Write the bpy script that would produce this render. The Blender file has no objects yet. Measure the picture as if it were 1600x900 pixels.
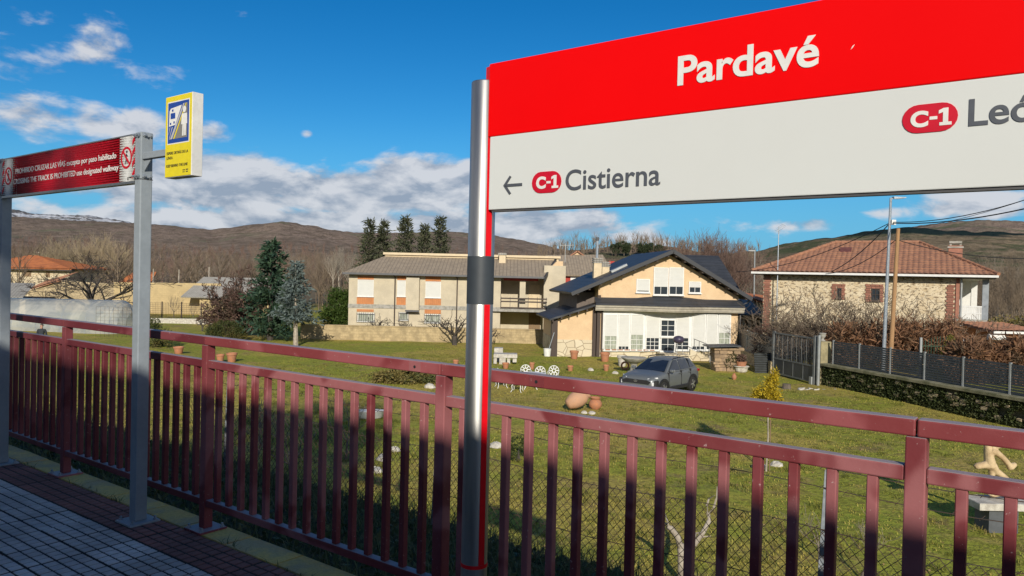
import bpy, bmesh, math, random
import numpy as np
from mathutils import Vector, Matrix
random.seed(7); rng = np.random.default_rng(11)
S = bpy.context.scene
COL = S.collection
R = math.radians
# ------------------------------------------------------------------ camera, world, sun, exposure
EYE = 1.5
PITCH, ROLL = R(0.78), R(1.32)
cd = bpy.data.cameras.new('camera'); cam = bpy.data.objects.new('camera', cd); COL.objects.link(cam)
cd.sensor_width = 36.0; cd.lens = 36.0*1180/1600; cd.clip_start = 0.05; cd.clip_end = 20000
CM = Matrix.Rotation(math.pi/2-PITCH, 3, 'X') @ Matrix.Rotation(ROLL, 3, 'Z')
cam.matrix_world = Matrix.Translation((0, 0, EYE)) @ CM.to_4x4()
S.camera = cam
S.view_settings.view_transform = 'Standard'; S.view_settings.look = 'None'
S.view_settings.exposure = 0.30; S.view_settings.gamma = 1.0
SUN_EL = R(22.6); SUN_AZ = (0.05, -1.0)           # direction towards the sun (x, y)
sd = bpy.data.lights.new('sun', 'SUN'); sd.energy = 3.8; sd.angle = R(0.55); sd.color = (1.0, 0.925, 0.80)
sun = bpy.data.objects.new('sun', sd); COL.objects.link(sun)
_a = Vector((SUN_AZ[0], SUN_AZ[1], 0)).normalized()*math.cos(SUN_EL) + Vector((0, 0, math.sin(SUN_EL)))
sun.rotation_euler = _a.to_track_quat('Z', 'Y').to_euler()
sun.location = (0, -20, 30)

W = bpy.data.worlds.new('World'); S.world = W; W.use_nodes = True
nt = W.node_tree; nt.nodes.clear()
class NB:
    """small node-graph helper"""
    def __init__(s, tree): s.t = tree
    def n(s, typ, **kw):
        nd = s.t.nodes.new(typ)
        for k, v in kw.items(): setattr(nd, k, v)
        return nd
    def link(s, a, b): s.t.links.new(a, b)
    def val(s, sock, v):
        if isinstance(v, bpy.types.NodeSocket): s.link(v, sock)
        else: sock.default_value = v
    def m(s, op, a, b=0.0, c=None, clamp=False):
        nd = s.n('ShaderNodeMath', operation=op, use_clamp=clamp)
        s.val(nd.inputs[0], a); s.val(nd.inputs[1], b)
        if c is not None: s.val(nd.inputs[2], c)
        return nd.outputs[0]
    def mix(s, f, a, b, typ='MIX'):
        nd = s.n('ShaderNodeMix', data_type='RGBA', blend_type=typ)
        s.val(nd.inputs[0], f); s.val(nd.inputs[6], a); s.val(nd.inputs[7], b)
        return nd.outputs[2]
    def ramp(s, f, lo, hi):
        nd = s.n('ShaderNodeMapRange', interpolation_type='SMOOTHSTEP')
        s.val(nd.inputs[0], f); nd.inputs[1].default_value = lo; nd.inputs[2].default_value = hi
        return nd.outputs[0]
    def noise(s, vec, scale, detail=4, rough=0.5, dist=0.0):
        nd = s.n('ShaderNodeTexNoise')
        if vec is not None: s.link(vec, nd.inputs['Vector'])
        nd.inputs['Scale'].default_value = scale; nd.inputs['Detail'].default_value = detail
        nd.inputs['Roughness'].default_value = rough; nd.inputs['Distortion'].default_value = dist
        return nd.outputs['Fac']
def c4(c): return (c[0], c[1], c[2], 1.0)
b = NB(nt)
sky = b.n('ShaderNodeTexSky'); sky.sky_type = 'NISHITA'; sky.sun_disc = False
sky.sun_elevation = SUN_EL; sky.sun_rotation = math.atan2(SUN_AZ[0], SUN_AZ[1]) % (2*math.pi)
sky.altitude = 900; sky.air_density = 1.0; sky.dust_density = 0.2; sky.ozone_density = 2.5
hs = b.n('ShaderNodeHueSaturation'); hs.inputs['Saturation'].default_value = 1.42; hs.inputs['Value'].default_value = 1.0
b.link(sky.outputs[0], hs.inputs['Color'])
tc = b.n('ShaderNodeTexCoord'); sep = b.n('ShaderNodeSeparateXYZ'); b.link(tc.outputs['Generated'], sep.inputs[0])
az = b.m('MULTIPLY', b.m('ARCTAN2', sep.outputs[0], sep.outputs[1]), 57.2958)
el = b.m('MULTIPLY', b.m('ARCSINE', sep.outputs[2]), 57.2958)
def cvec(de=0.0):
    cm = b.n('ShaderNodeCombineXYZ')
    b.link(b.m('MULTIPLY', az, 0.10), cm.inputs[0]); b.link(b.m('MULTIPLY', b.m('ADD', el, de), 0.22), cm.inputs[1])
    return cm.outputs[0]
n0 = b.noise(cvec(), 2.2, 8, 0.56, 0.25)
n1 = b.noise(cvec(0.9), 2.2, 8, 0.56, 0.25)
nl = b.noise(cvec(), 0.55, 2, 0.5)
#        az, el, half-width, half-height, amount   (the clouds in the photograph's part of the sky)
CL = [(-33.3, 9.5, 3.0, 1.9, .62), (-26.6, 9.8, 4.2, 1.5, .60), (-22.5, 9.6, 2.2, .9, .55), (-22, 6.0, 10, 2.3, .92),
      (-12.5, 5.9, 9, 1.8, .92), (-6.5, 7.0, 5.5, 2.1, .92), (-12, 3.3, 22, 1.7, .88), (1.5, 4.0, 7.5, 1.9, .78),
      (-29, 14.0, 4.4, 2.2, .34), (-33, 13.0, 5, 3.6, .34), (20.3, 4.2, 3.6, .65, .56), (26, 5.0, 1.2, .5, .5),
      (32.0, 5.6, 4.6, 1.3, .58), (-15.4, 10, .5, .35, .45), (-37, 5, 6, 1.5, .6), (40, 6, 6, 1.6, .6)]
mask = None
for (a, e, w, h, am) in CL:
    dx = b.m('DIVIDE', b.m('SUBTRACT', az, a), w); dy = b.m('DIVIDE', b.m('SUBTRACT', el, e), h)
    d2 = b.m('ADD', b.m('MULTIPLY', dx, dx), b.m('MULTIPLY', dy, dy))
    g = b.m('MULTIPLY', b.m('EXPONENT', b.m('MULTIPLY', d2, -0.8)), am)
    mask = g if mask is None else b.m('MAXIMUM', mask, g)
# broken cumulus goes on round the unseen horizon, cover raised for whiter fill light
out = b.ramp(b.m('ABSOLUTE', az), 42, 50)
band = b.m('MULTIPLY', b.ramp(el, 1, 4), b.m('SUBTRACT', 1.0, b.ramp(el, 20, 45)))
mask = b.m('MAXIMUM', mask, b.m('MULTIPLY', b.m('MULTIPLY', out, band), b.m('MULTIPLY', nl, 1.35)))
dens = b.ramp(b.m('ADD', mask, b.m('MULTIPLY', b.m('SUBTRACT', n0, 0.5), 1.5)), 0.26, 0.60)
lit = b.m('ADD', b.m('MULTIPLY', b.m('SUBTRACT', n0, n1), 5.0), 0.55, clamp=True)
ccol = b.mix(lit, (2.3, 2.7, 3.4, 1), (4.9, 5.0, 5.3, 1))
tint = b.mix(1.0, hs.outputs[0], (0.38, 0.66, 0.73, 1), 'MULTIPLY')
tint = b.mix(b.m('MULTIPLY', b.m('SUBTRACT', 1.0, b.ramp(el, 1.0, 12.0)), .75), tint, (.62, 2.6, 5.0, 1))
skc = b.mix(b.m('MULTIPLY', dens, 0.93), tint, ccol)
bg = b.n('ShaderNodeBackground'); bg.inputs['Strength'].default_value = 0.11; b.link(skc, bg.inputs['Color'])
wo = b.n('ShaderNodeOutputWorld'); b.link(bg.outputs[0], wo.inputs[0])

# ------------------------------------------------------------------ helpers
def ray(x, y): return CM @ Vector(((x-800)/1180, (450-y)/1180, -1.0))
def at(x, y, Y):                     # photo pixel -> point of the place at depth Y
    d = ray(x, y); t = Y/d.y; return Vector((0, 0, EYE)) + d*t
def onz(x, y, z=-3.5):               # photo pixel -> point on the level z
    d = ray(x, y); t = (z-EYE)/d.z; return Vector((0, 0, EYE)) + d*t
NV = Vector((.6, .8, 0)); UV = Vector((.8, -.6, 0))     # across and along the platform
def sn(s, n, z=0.0): return UV*s + NV*n + Vector((0, 0, z))
def onn(x, y, n):                    # photo pixel -> (s, z) on the vertical plane at distance n
    d = ray(x, y); t = n/d.dot(NV); p = Vector((0, 0, EYE)) + d*t; return p.dot(UV), p.z

class MB:
    def __init__(s): s.v = []; s.f = []; s.mi = []; s.cur = 0
    def add(s, vs, fs):
        o = len(s.v); s.v.extend([tuple(v) for v in vs]); s.f.extend([tuple(i+o for i in f) for f in fs]); s.mi.extend([s.cur]*len(fs)); return s
    def box(s, x0, x1, y0, y1, z0, z1):
        vs = [(x, y, z) for z in (z0, z1) for y in (y0, y1) for x in (x0, x1)]
        return s.add(vs, [(0, 2, 3, 1), (4, 5, 7, 6), (0, 1, 5, 4), (2, 6, 7, 3), (0, 4, 6, 2), (1, 3, 7, 5)])
    def cbox(s, x0, x1, y0, y1, z0, z1, c=.01):      # box with chamfered upper edges
        vs = [(x0, y0, z0), (x1, y0, z0), (x1, y1, z0), (x0, y1, z0), (x0, y0, z1-c), (x1, y0, z1-c), (x1, y1, z1-c), (x0, y1, z1-c),
              (x0+c, y0+c, z1), (x1-c, y0+c, z1), (x1-c, y1-c, z1), (x0+c, y1-c, z1)]
        fs = [(3, 2, 1, 0), (8, 9, 10, 11)]
        for i in range(4):
            j = (i+1) % 4; fs += [(i, j, 4+j, 4+i), (4+i, 4+j, 8+j, 8+i)]
        return s.add(vs, fs)
    def bar(s, p, q, w, h, up=(0, 0, 1)):            # box section from p to q
        p = Vector(p); q = Vector(q); d = (q-p).normalized(); u = Vector(up)
        a = d.cross(u)
        if a.length < 1e-4: a = d.cross(Vector((1, 0, 0)))
        a.normalize(); c = a.cross(d)
        vs = [e + a*(sx*w/2) + c*(sz*h/2) for e in (p, q) for sx, sz in ((-1, -1), (1, -1), (1, 1), (-1, 1))]
        return s.add(vs, [(3, 2, 1, 0), (4, 5, 6, 7)] + [(i, (i+1) % 4, 4+(i+1) % 4, 4+i) for i in range(4)])
    def tube(s, pts, rad, n=6, cap=True):
        pts = [Vector(p) for p in pts]; k = len(pts)
        if not hasattr(rad, '__len__'): rad = [rad]*k
        o = len(s.v); vs = []; fs = []; pa = None
        for i, p in enumerate(pts):
            d = (pts[min(i+1, k-1)]-pts[max(i-1, 0)])
            if d.length < 1e-9: d = Vector((0, 0, 1))
            d.normalize()
            if pa is None:
                a = d.orthogonal().normalized()
            else:
                a = pa - d*pa.dot(d); a = a.normalized() if a.length > 1e-5 else d.orthogonal().normalized()
            pa = a; c = d.cross(a)
            for j in range(n):
                t = 2*math.pi*j/n; vs.append(p + (a*math.cos(t)+c*math.sin(t))*rad[i])
        for i in range(k-1):
            for j in range(n):
                fs.append((i*n+j, i*n+(j+1) % n, (i+1)*n+(j+1) % n, (i+1)*n+j))
        if cap: fs += [tuple(range(n-1, -1, -1)), tuple((k-1)*n+j for j in range(n))]
        return s.add(vs, fs)
    def lathe(s, prof, n=16, c=(0, 0, 0)):
        vs = []; fs = []; k = len(prof)
        for (r, z) in prof:
            for j in range(n):
                t = 2*math.pi*j/n; vs.append((c[0]+r*math.cos(t), c[1]+r*math.sin(t), c[2]+z))
        for i in range(k-1):
            for j in range(n): fs.append((i*n+j, i*n+(j+1) % n, (i+1)*n+(j+1) % n, (i+1)*n+j))
        fs += [tuple(range(n-1, -1, -1)), tuple((k-1)*n+j for j in range(n))]
        return s.add(vs, fs)
    def slab(s, pts, t):                              # polygon given a thickness downwards along its normal
        pts = [Vector(p) for p in pts]; nn = (pts[1]-pts[0]).cross(pts[2]-pts[0]).normalized()
        if nn.z < 0: pts.reverse(); nn = -nn
        k = len(pts); vs = pts + [p-nn*t for p in pts]
        return s.add(vs, [tuple(range(k)), tuple(range(2*k-1, k-1, -1))] + [(k+i, k+(i+1) % k, (i+1) % k, i) for i in range(k)])
    def prism(s, poly, y0, y1):                       # polygon in x,z run from y0 to y1
        k = len(poly); ar = sum(poly[i][0]*poly[(i+1) % k][1]-poly[(i+1) % k][0]*poly[i][1] for i in range(k))
        if ar < 0: poly = poly[::-1]
        vs = [(x, y0, z) for x, z in poly] + [(x, y1, z) for x, z in poly]
        return s.add(vs, [tuple(range(k)), tuple(range(2*k-1, k-1, -1))] + [(k+i, k+(i+1) % k, (i+1) % k, i) for i in range(k)])
    def quad(s, a, b_, c, d): return s.add([a, b_, c, d], [(0, 1, 2, 3)])
    def mesh(s, name, mat, smooth=False):
        me = bpy.data.meshes.new(name); me.from_pydata(s.v, [], s.f)
        for m_ in (mat if isinstance(mat, (list, tuple)) else [mat]): me.materials.append(m_)
        if any(s.mi): me.polygons.foreach_set('material_index', s.mi)
        if smooth: me.polygons.foreach_set('use_smooth', [True]*len(me.polygons))
        me.update(); return me
    def build(s, name, mat, parent=None, smooth=False, bevel=0, label=None):
        o = bpy.data.objects.new(name, s.mesh(name, mat, smooth)); COL.objects.link(o)
        if parent: o.parent = parent
        if bevel:
            bv = o.modifiers.new('bevel', 'BEVEL'); bv.width = bevel; bv.segments = 2; bv.limit_method = 'ANGLE'
        if label: o['label'] = label
        return o
def npmesh(name, V, F, mat, parent=None):            # big triangle/quad soups
    me = bpy.data.meshes.new(name); V = np.asarray(V, np.float32); F = np.asarray(F, np.int32); k = F.shape[1]
    me.vertices.add(len(V)); me.vertices.foreach_set('co', V.ravel())
    me.loops.add(F.size); me.loops.foreach_set('vertex_index', F.ravel())
    me.polygons.add(len(F)); me.polygons.foreach_set('loop_start', np.arange(0, F.size, k, dtype=np.int32))
    me.update(calc_edges=True); me.validate()
    me.materials.append(mat); o = bpy.data.objects.new(name, me); COL.objects.link(o)
    if parent: o.parent = parent
    return o
def tag(o, label, cat, group=None):
    o['label'] = label; o['category'] = cat
    if group: o['group'] = group
    return o
def thing(name, label, cat, loc=(0, 0, 0), rz=0.0, group=None):
    o = bpy.data.objects.new(name, None); COL.objects.link(o); o.location = loc; o.rotation_euler = (0, 0, rz); o.empty_display_size = .2
    return tag(o, label, cat, group)
def inst(src, name, parent=None, loc=(0, 0, 0), rz=0.0, sc=1.0):
    o = bpy.data.objects.new(name, src.data if hasattr(src, 'data') else src); COL.objects.link(o)
    o.location = loc; o.rotation_euler = (0, 0, rz); o.scale = (sc, sc, sc) if not hasattr(sc, '__len__') else sc
    if parent: o.parent = parent
    return o
def copy_tree(o, parent=None):
    c = o.copy(); COL.objects.link(c); c.parent = parent
    for ch in list(o.children): copy_tree(ch, c)
    return c
def structure(o): o['kind'] = 'structure'; return o
def stuff(o): o['kind'] = 'stuff'; return o

# ------------------------------------------------------------------ materials
def mat(name, base, base2=None, rough=.6, metal=0.0, var=.12, scale=3.0, lo=.35, hi=.65, bump=0.0, bscale=40.0, coord='Object', spec=.5, stretch=None, detail=5, rnd=0.0, fines=.22):
    m = bpy.data.materials.new(name); m.use_nodes = True; t = NB(m.node_tree); p = m.node_tree.nodes['Principled BSDF']
    tcn = t.n('ShaderNodeTexCoord'); v = t.n('ShaderNodeNewGeometry').outputs['Position'] if coord == 'World' else tcn.outputs[coord]
    if stretch:
        mp = t.n('ShaderNodeMapping'); mp.inputs['Scale'].default_value = stretch; t.link(v, mp.inputs['Vector']); v = mp.outputs[0]
    nz = t.noise(v, scale, detail, .6)
    f = t.ramp(nz, lo, hi)
    b2 = base2 if base2 else tuple(c*(1-2*var) for c in base)
    col = t.mix(f, c4(b2), c4(base))
    fine = t.noise(v, scale*11, 3, .6)
    col = t.mix(t.m('MULTIPLY', t.ramp(fine, .3, .75), fines), col, c4(tuple(c*.55 for c in base)))
    if rnd:
        oi = t.n('ShaderNodeObjectInfo'); h = t.n('ShaderNodeHueSaturation'); t.link(col, h.inputs['Color'])
        t.link(t.m('ADD', t.m('MULTIPLY', oi.outputs['Random'], rnd), 1-rnd/2), h.inputs['Value']); col = h.outputs[0]
    t.link(col, p.inputs['Base Color'])
    p.inputs['Metallic'].default_value = metal
    t.link(t.m('ADD', t.m('MULTIPLY', nz, .25), rough-.12), p.inputs['Roughness'])
    p.inputs['Specular IOR Level'].default_value = spec
    if bump:
        bn = t.n('ShaderNodeBump'); bn.inputs['Strength'].default_value = bump; bn.inputs['Distance'].default_value = .02
        t.link(t.noise(v, bscale, 4, .6), bn.inputs['Height']); t.link(bn.outputs[0], p.inputs['Normal'])
    return m
def foliage(name, c1, c2, c3=None, transl=.25, scale=1.2):
    m = bpy.data.materials.new(name); m.use_nodes = True; t = NB(m.node_tree); nd = m.node_tree.nodes
    p = nd['Principled BSDF']; out_ = nd['Material Output']
    g = t.n('ShaderNodeNewGeometry'); tcn = t.n('ShaderNodeTexCoord')
    col = t.mix(g.outputs['Random Per Island'], c4(c1), c4(c2))
    if c3: col = t.mix(t.ramp(t.noise(tcn.outputs['Object'], scale, 3, .6), .48, .68), col, c4(c3))
    t.link(col, p.inputs['Base Color']); p.inputs['Roughness'].default_value = .65; p.inputs['Specular IOR Level'].default_value = .25
    tr = t.n('ShaderNodeBsdfTranslucent'); t.link(col, tr.inputs['Color'])
    mx = t.n('ShaderNodeMixShader'); mx.inputs[0].default_value = transl
    t.link(p.outputs[0], mx.inputs[1]); t.link(tr.outputs[0], mx.inputs[2]); t.link(mx.outputs[0], out_.inputs['Surface'])
    return m
def lined(name, base, line, period, width, axis='Z', rough=.7, bump=.4, var=.1, scale=2.0, period2=0, axis2='X', offset2=True):
    """courses / ribs as fine relief on far surfaces (object space)"""
    m = mat(name, base, rough=rough, var=var, scale=scale); t = NB(m.node_tree); p = m.node_tree.nodes['Principled BSDF']
    tcn = t.n('ShaderNodeTexCoord'); sp = t.n('ShaderNodeSeparateXYZ'); t.link(tcn.outputs['Object'], sp.inputs[0])
    A = {'X': 0, 'Y': 1, 'Z': 2}
    q = t.m('DIVIDE', sp.outputs[A[axis]], period); fr = t.m('FRACT', q); l = t.m('LESS_THAN', fr, width/period)
    if period2:
        q2 = t.m('DIVIDE', sp.outputs[A[axis2]], period2)
        if offset2: q2 = t.m('ADD', q2, t.m('MULTIPLY', t.m('FLOOR', q), .5))
        l = t.m('MAXIMUM', l, t.m('LESS_THAN', t.m('FRACT', q2), width/period2))
    old = p.inputs['Base Color'].links[0].from_socket
    t.link(t.mix(l, old, c4(line)), p.inputs['Base Color'])
    bn = t.n('ShaderNodeBump'); bn.inputs['Strength'].default_value = bump; bn.inputs['Distance'].default_value = .03
    t.link(t.m('SUBTRACT', 1.0, l), bn.inputs['Height']); t.link(bn.outputs[0], p.inputs['Normal'])
    return m
def stonework(name, c1, c2, joint, scale=3.0, sq=(1, 1, 1.6), jw=.06, bump=.6, specks=None):
    m = bpy.data.materials.new(name); m.use_nodes = True; t = NB(m.node_tree); p = m.node_tree.nodes['Principled BSDF']
    tcn = t.n('ShaderNodeTexCoord'); mp = t.n('ShaderNodeMapping'); mp.inputs['Scale'].default_value = sq; t.link(tcn.outputs['Object'], mp.inputs[0])
    wn = t.n('ShaderNodeTexNoise'); wn.inputs['Scale'].default_value = scale*1.3; t.link(mp.outputs[0], wn.inputs['Vector'])
    vm = t.n('ShaderNodeMix', data_type='VECTOR'); vm.inputs[0].default_value = .06; t.link(mp.outputs[0], vm.inputs[4]); t.link(wn.outputs['Color'], vm.inputs[5])
    v1 = t.n('ShaderNodeTexVoronoi', feature='F1'); v1.inputs['Scale'].default_value = scale; t.link(vm.outputs[1], v1.inputs['Vector'])
    v2 = t.n('ShaderNodeTexVoronoi', feature='DISTANCE_TO_EDGE'); v2.inputs['Scale'].default_value = scale; t.link(vm.outputs[1], v2.inputs['Vector'])
    sp = t.n('ShaderNodeSeparateColor'); t.link(v1.outputs['Color'], sp.inputs[0])
    col = t.mix(sp.outputs[0], c4(c1), c4(c2))
    col = t.mix(t.m('MULTIPLY', t.noise(tcn.outputs['Object'], 9, 4, .7), .5), col, c4(tuple(x*.6 for x in c1)))
    e = t.ramp(v2.outputs['Distance'], jw*.4, jw)
    col = t.mix(e, c4(joint), col)
    if specks:      # open joints and dark stones
        mp2 = t.n('ShaderNodeMapping'); mp2.inputs['Scale'].default_value = (1.4, 1.4, 3.4); t.link(tcn.outputs['Object'], mp2.inputs[0])
        col = t.mix(t.m('MULTIPLY', t.ramp(t.noise(mp2.outputs[0], 2.9, 4, .65), .52, .585), .8), col, c4(specks))
    t.link(col, p.inputs['Base Color']); p.inputs['Roughness'].default_value = .9
    bn = t.n('ShaderNodeBump'); bn.inputs['Strength'].default_value = bump; bn.inputs['Distance'].default_value = .05
    t.link(e, bn.inputs['Height']); t.link(bn.outputs[0], p.inputs['Normal'])
    return m
def glass_dark(name, col=(.02, .025, .03), rough=.08):
    m = bpy.data.materials.new(name); m.use_nodes = True; p = m.node_tree.nodes['Principled BSDF']; t = NB(m.node_tree)
    tcn = t.n('ShaderNodeTexCoord'); t.link(t.mix(t.noise(tcn.outputs['Object'], 2.5, 3), c4(col), c4(tuple(x*2.2 for x in col))), p.inputs['Base Color'])
    p.inputs['Roughness'].default_value = rough; p.inputs['Specular IOR Level'].default_value = .6
    return m
def paint_worn(name, fresh, chalk, grey):
    """old rail paint: chalky bleached film with darker repainted patches, chips and grime"""
    m = bpy.data.materials.new(name); m.use_nodes = True; t = NB(m.node_tree); p = m.node_tree.nodes['Principled BSDF']
    g = t.n('ShaderNodeNewGeometry'); v = g.outputs['Position']
    patch = t.ramp(t.noise(v, 1.9, 3, .55, .4), .46, .53)
    col = t.mix(patch, c4(chalk), c4(fresh))
    soft = t.noise(v, 6.0, 4, .6); col = t.mix(t.m('MULTIPLY', t.ramp(soft, .40, .72), .45), col, c4(tuple(a*.6+b_*.4 for a, b_ in zip(fresh, chalk))))
    gr = t.ramp(t.noise(v, 55, 4, .75), .645, .70); col = t.mix(t.m('MULTIPLY', gr, .6), col, c4(grey))
    sn_ = t.n('ShaderNodeSeparateXYZ'); t.link(g.outputs['Normal'], sn_.inputs[0])          # sky sheen on upper faces, painted in as pale grey
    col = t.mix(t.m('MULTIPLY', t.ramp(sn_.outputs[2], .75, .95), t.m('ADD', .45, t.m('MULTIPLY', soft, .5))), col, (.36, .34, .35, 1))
    t.link(col, p.inputs['Base Color'])
    t.link(t.m('ADD', .38, t.m('MULTIPLY', soft, .3)), p.inputs['Roughness'])
    p.inputs['Specular IOR Level'].default_value = .28
    bn = t.n('ShaderNodeBump'); bn.inputs['Strength'].default_value = .12; bn.inputs['Distance'].default_value = .004
    t.link(t.noise(v, 90, 4, .6), bn.inputs['Height']); t.link(bn.outputs[0], p.inputs['Normal'])
    return m
M = {}
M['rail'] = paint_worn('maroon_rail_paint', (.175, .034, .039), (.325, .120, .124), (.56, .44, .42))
M['railshade'] = paint_worn('shade_toned_maroon_paint', (.125, .021, .027), (.20, .050, .057), (.45, .30, .30))  # left panels: tree shade put into a darker paint colour
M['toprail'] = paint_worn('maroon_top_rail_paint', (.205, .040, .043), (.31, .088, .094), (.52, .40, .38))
M['post'] = mat('grey_post_paint', (.30, .34, .37), rough=.5, var=.08, scale=2.5, bump=.03, spec=.4)
M['alu'] = mat('brushed_aluminium', (.42, .415, .40), rough=.40, metal=.92, var=.08, scale=8, stretch=(6, 6, .3))
M['band'] = mat('charcoal_band', (.045, .055, .065), rough=.5, var=.08)
M['red'] = mat('sign_red', (.86, .001, .002), (.82, .001, .002), rough=.45, scale=.7, var=.02, spec=.12, fines=.02)
M['redstripe'] = mat('stripe_red', (.78, .004, .012), rough=.4, var=.04, spec=.3)
M['white'] = mat('sign_white', (.65, .675, .655), (.64, .66, .64), rough=.4, scale=.6, spec=.25, fines=.025)
M['text_white'] = mat('lettering_white', (.80, .80, .76), rough=.45, var=.02)
M['text_grey'] = mat('lettering_grey', (.09, .10, .12), rough=.5, var=.04)
M['text_black'] = mat('lettering_black', (.02, .02, .02), rough=.5, var=.04)
M['pill'] = mat('badge_crimson', (.62, .008, .030), rough=.4, var=.03)
M['sign_red2'] = mat('reflective_red', (.56, .006, .022), (.48, .006, .018), rough=.55, scale=2.2, spec=.2)
M['yellow'] = mat('sign_yellow', (.80, .66, .012), rough=.45, var=.03)
M['blue'] = mat('sign_blue', (.006, .055, .32), rough=.4, var=.03)
M['sgrey'] = mat('pictogram_grey', (.23, .22, .20), rough=.5, var=.04)
M['slgrey'] = mat('pictogram_light_grey', (.5, .5, .5), rough=.5, var=.04)
M['steel'] = mat('galvanised_steel', (.42, .46, .50), (.30, .34, .38), rough=.45, metal=.55, scale=14)
M['wire'] = mat('rusty_wire', (.06, .05, .04), (.10, .06, .035), rough=.7, metal=.3, scale=6)
M['tile_w'] = mat('grey_paving', (.66, .63, .57), (.44, .42, .38), rough=.85, scale=2.6, bump=.3, bscale=120, rnd=.22, coord='World', fines=.4)
M['tile_r'] = mat('red_paving', (.30, .12, .095), (.17, .08, .068), rough=.85, scale=2.6, bump=.3, bscale=120, rnd=.25, coord='World', fines=.4)
M['kerb'] = mat('yellow_kerb_paint', (.68, .45, .115), (.44, .32, .15), rough=.8, scale=4, lo=.40, hi=.58, bump=.4, bscale=60, rnd=.2, coord='World', fines=.5)
M['mortar'] = mat('dark_mortar', (.035, .033, .03), rough=.95, bump=.3)
M['concrete'] = mat('concrete', (.40, .38, .34), (.26, .25, .21), rough=.9, scale=4, bump=.3)
M['terracotta'] = mat('terracotta', (.46, .19, .09), (.36, .17, .10), rough=.85, scale=7, bump=.1)
M['whitestone'] = mat('pale_stone', (.58, .55, .48), (.38, .35, .30), rough=.9, scale=6, bump=.2)
M['sandstone'] = mat('sandstone', (.60, .46, .27), (.44, .31, .17), rough=.9, scale=5, bump=.35, bscale=25)
M['darkblock'] = mat('dark_stone', (.10, .11, .12), rough=.8, bump=.2)
M['whitepaint'] = mat('white_paint', (.75, .75, .72), rough=.5, var=.05, scale=5)
M['wood'] = mat('weathered_wood', (.26, .17, .095), (.17, .115, .07), rough=.85, scale=5, stretch=(6, 6, .5), bump=.3)
M['poleswood'] = mat('pole_wood', (.42, .24, .11), (.30, .18, .09), rough=.85, scale=5, stretch=(8, 8, .4), bump=.3)
M['darkwood'] = mat('dark_timber', (.075, .055, .045), rough=.8, scale=5, stretch=(6, 6, .5), bump=.3)
M['bark'] = mat('bark', (.16, .13, .10), (.09, .075, .06), rough=.95, scale=6, bump=.5)
M['bark_dark'] = mat('dark_bark', (.085, .07, .058), (.05, .042, .036), rough=.95, scale=6, bump=.5)
M['bark_pale'] = mat('pale_bark', (.42, .37, .30), (.26, .22, .17), rough=.95, scale=6, bump=.4)
M['twig'] = mat('winter_twigs', (.23, .175, .12), (.16, .12, .085), rough=.95, scale=.8)
M['twig_grey'] = mat('grey_winter_twigs', (.27, .23, .18), (.19, .16, .125), rough=.95, scale=.8)
M['twig_tan'] = mat('tan_winter_twigs', (.40, .32, .20), (.30, .235, .15), rough=.95, scale=.8)
M['twig_red'] = mat('reddish_winter_twigs', (.20, .125, .095), (.14, .09, .07), rough=.95, scale=.8)
M['slatefence'] = mat('anthracite_metal', (.050, .058, .068), rough=.45, var=.08, scale=2)
M['fencepost'] = mat('fence_post_grey', (.36, .38, .38), rough=.5, metal=.3, var=.08)
M['glass'] = glass_dark('window_glass')
M['curtain'] = mat('net_curtain', (.42, .45, .36), (.20, .22, .18), rough=.9, scale=6, stretch=(4, 1, .3))
M['stucco'] = mat('apricot_stucco', (.70, .51, .31), (.63, .45, .27), rough=.9, scale=1.5, bump=.2, bscale=30)
M['cream'] = mat('cream_render', (.56, .49, .36), (.48, .42, .31), rough=.9, scale=1.2, bump=.15, bscale=25)
M['cream2'] = mat('pale_fascia', (.66, .54, .36), rough=.85, var=.06)
M['shutter'] = lined('white_shutter', (.62, .62, .58), (.48, .48, .45), .09, .012, 'Z', rough=.5, bump=.25, var=.03)
M['orange'] = lined('orange_boarding', (.56, .22, .075), (.34, .12, .04), .16, .015, 'X', rough=.7, bump=.3)
M['slate'] = lined('slate_roof', (.045, .050, .060), (.020, .022, .026), .22, .03, 'Z', rough=.55, bump=.5, period2=.35, axis2='Y')
M['slate_d'] = mat('dark_slate_trim', (.04, .042, .048), rough=.6, var=.1)
M['greyroof'] = lined('grey_tile_roof', (.35, .28, .20), (.21, .17, .125), .30, .05, 'X', rough=.85, bump=.6)
M['corrug'] = lined('fibre_cement_sheet', (.38, .36, .32), (.24, .23, .20), .18, .05, 'X', rough=.9, bump=.6)
M['rooftile'] = mat('red_roof_tiles', (.38, .185, .105), (.27, .13, .08), rough=.85, scale=2.2, bump=.15, bscale=20)
M['rooftile_o'] = mat('orange_roof_tiles', (.50, .17, .055), (.36, .12, .045), rough=.85, scale=1.2)
M['brick'] = mat('red_brick', (.34, .15, .10), (.26, .12, .085), rough=.9, scale=6, rnd=.4)
M['redpaint'] = mat('red_wall_paint', (.42, .05, .035), rough=.8, var=.08)
M['rubble'] = stonework('rubble_masonry', (.74, .63, .44), (.56, .44, .27), (.70, .61, .45), 2.6, (1, 1, 1.7), .05, .5, specks=(.13, .085, .05))
M['fieldstone'] = stonework('field_stone_wall', (.50, .40, .25), (.36, .28, .16), (.20, .16, .10), 2.4, (1, 1, 1.8), .05)
M['plinth'] = stonework('stone_plinth', (.68, .60, .44), (.58, .48, .32), (.34, .27, .18), 1.7, (1, 1, 1.2), .035)
M['blockwall'] = lined('cream_block_wall', (.52, .40, .21), (.40, .30, .16), .25, .018, 'Z', rough=.9, bump=.3, period2=.5, axis2='X', scale=.8)
M['lowwall'] = lined('garden_block_wall', (.50, .39, .22), (.36, .27, .15), .22, .02, 'Z', rough=.95, bump=.5, period2=.35, axis2='X', var=.2)
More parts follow.
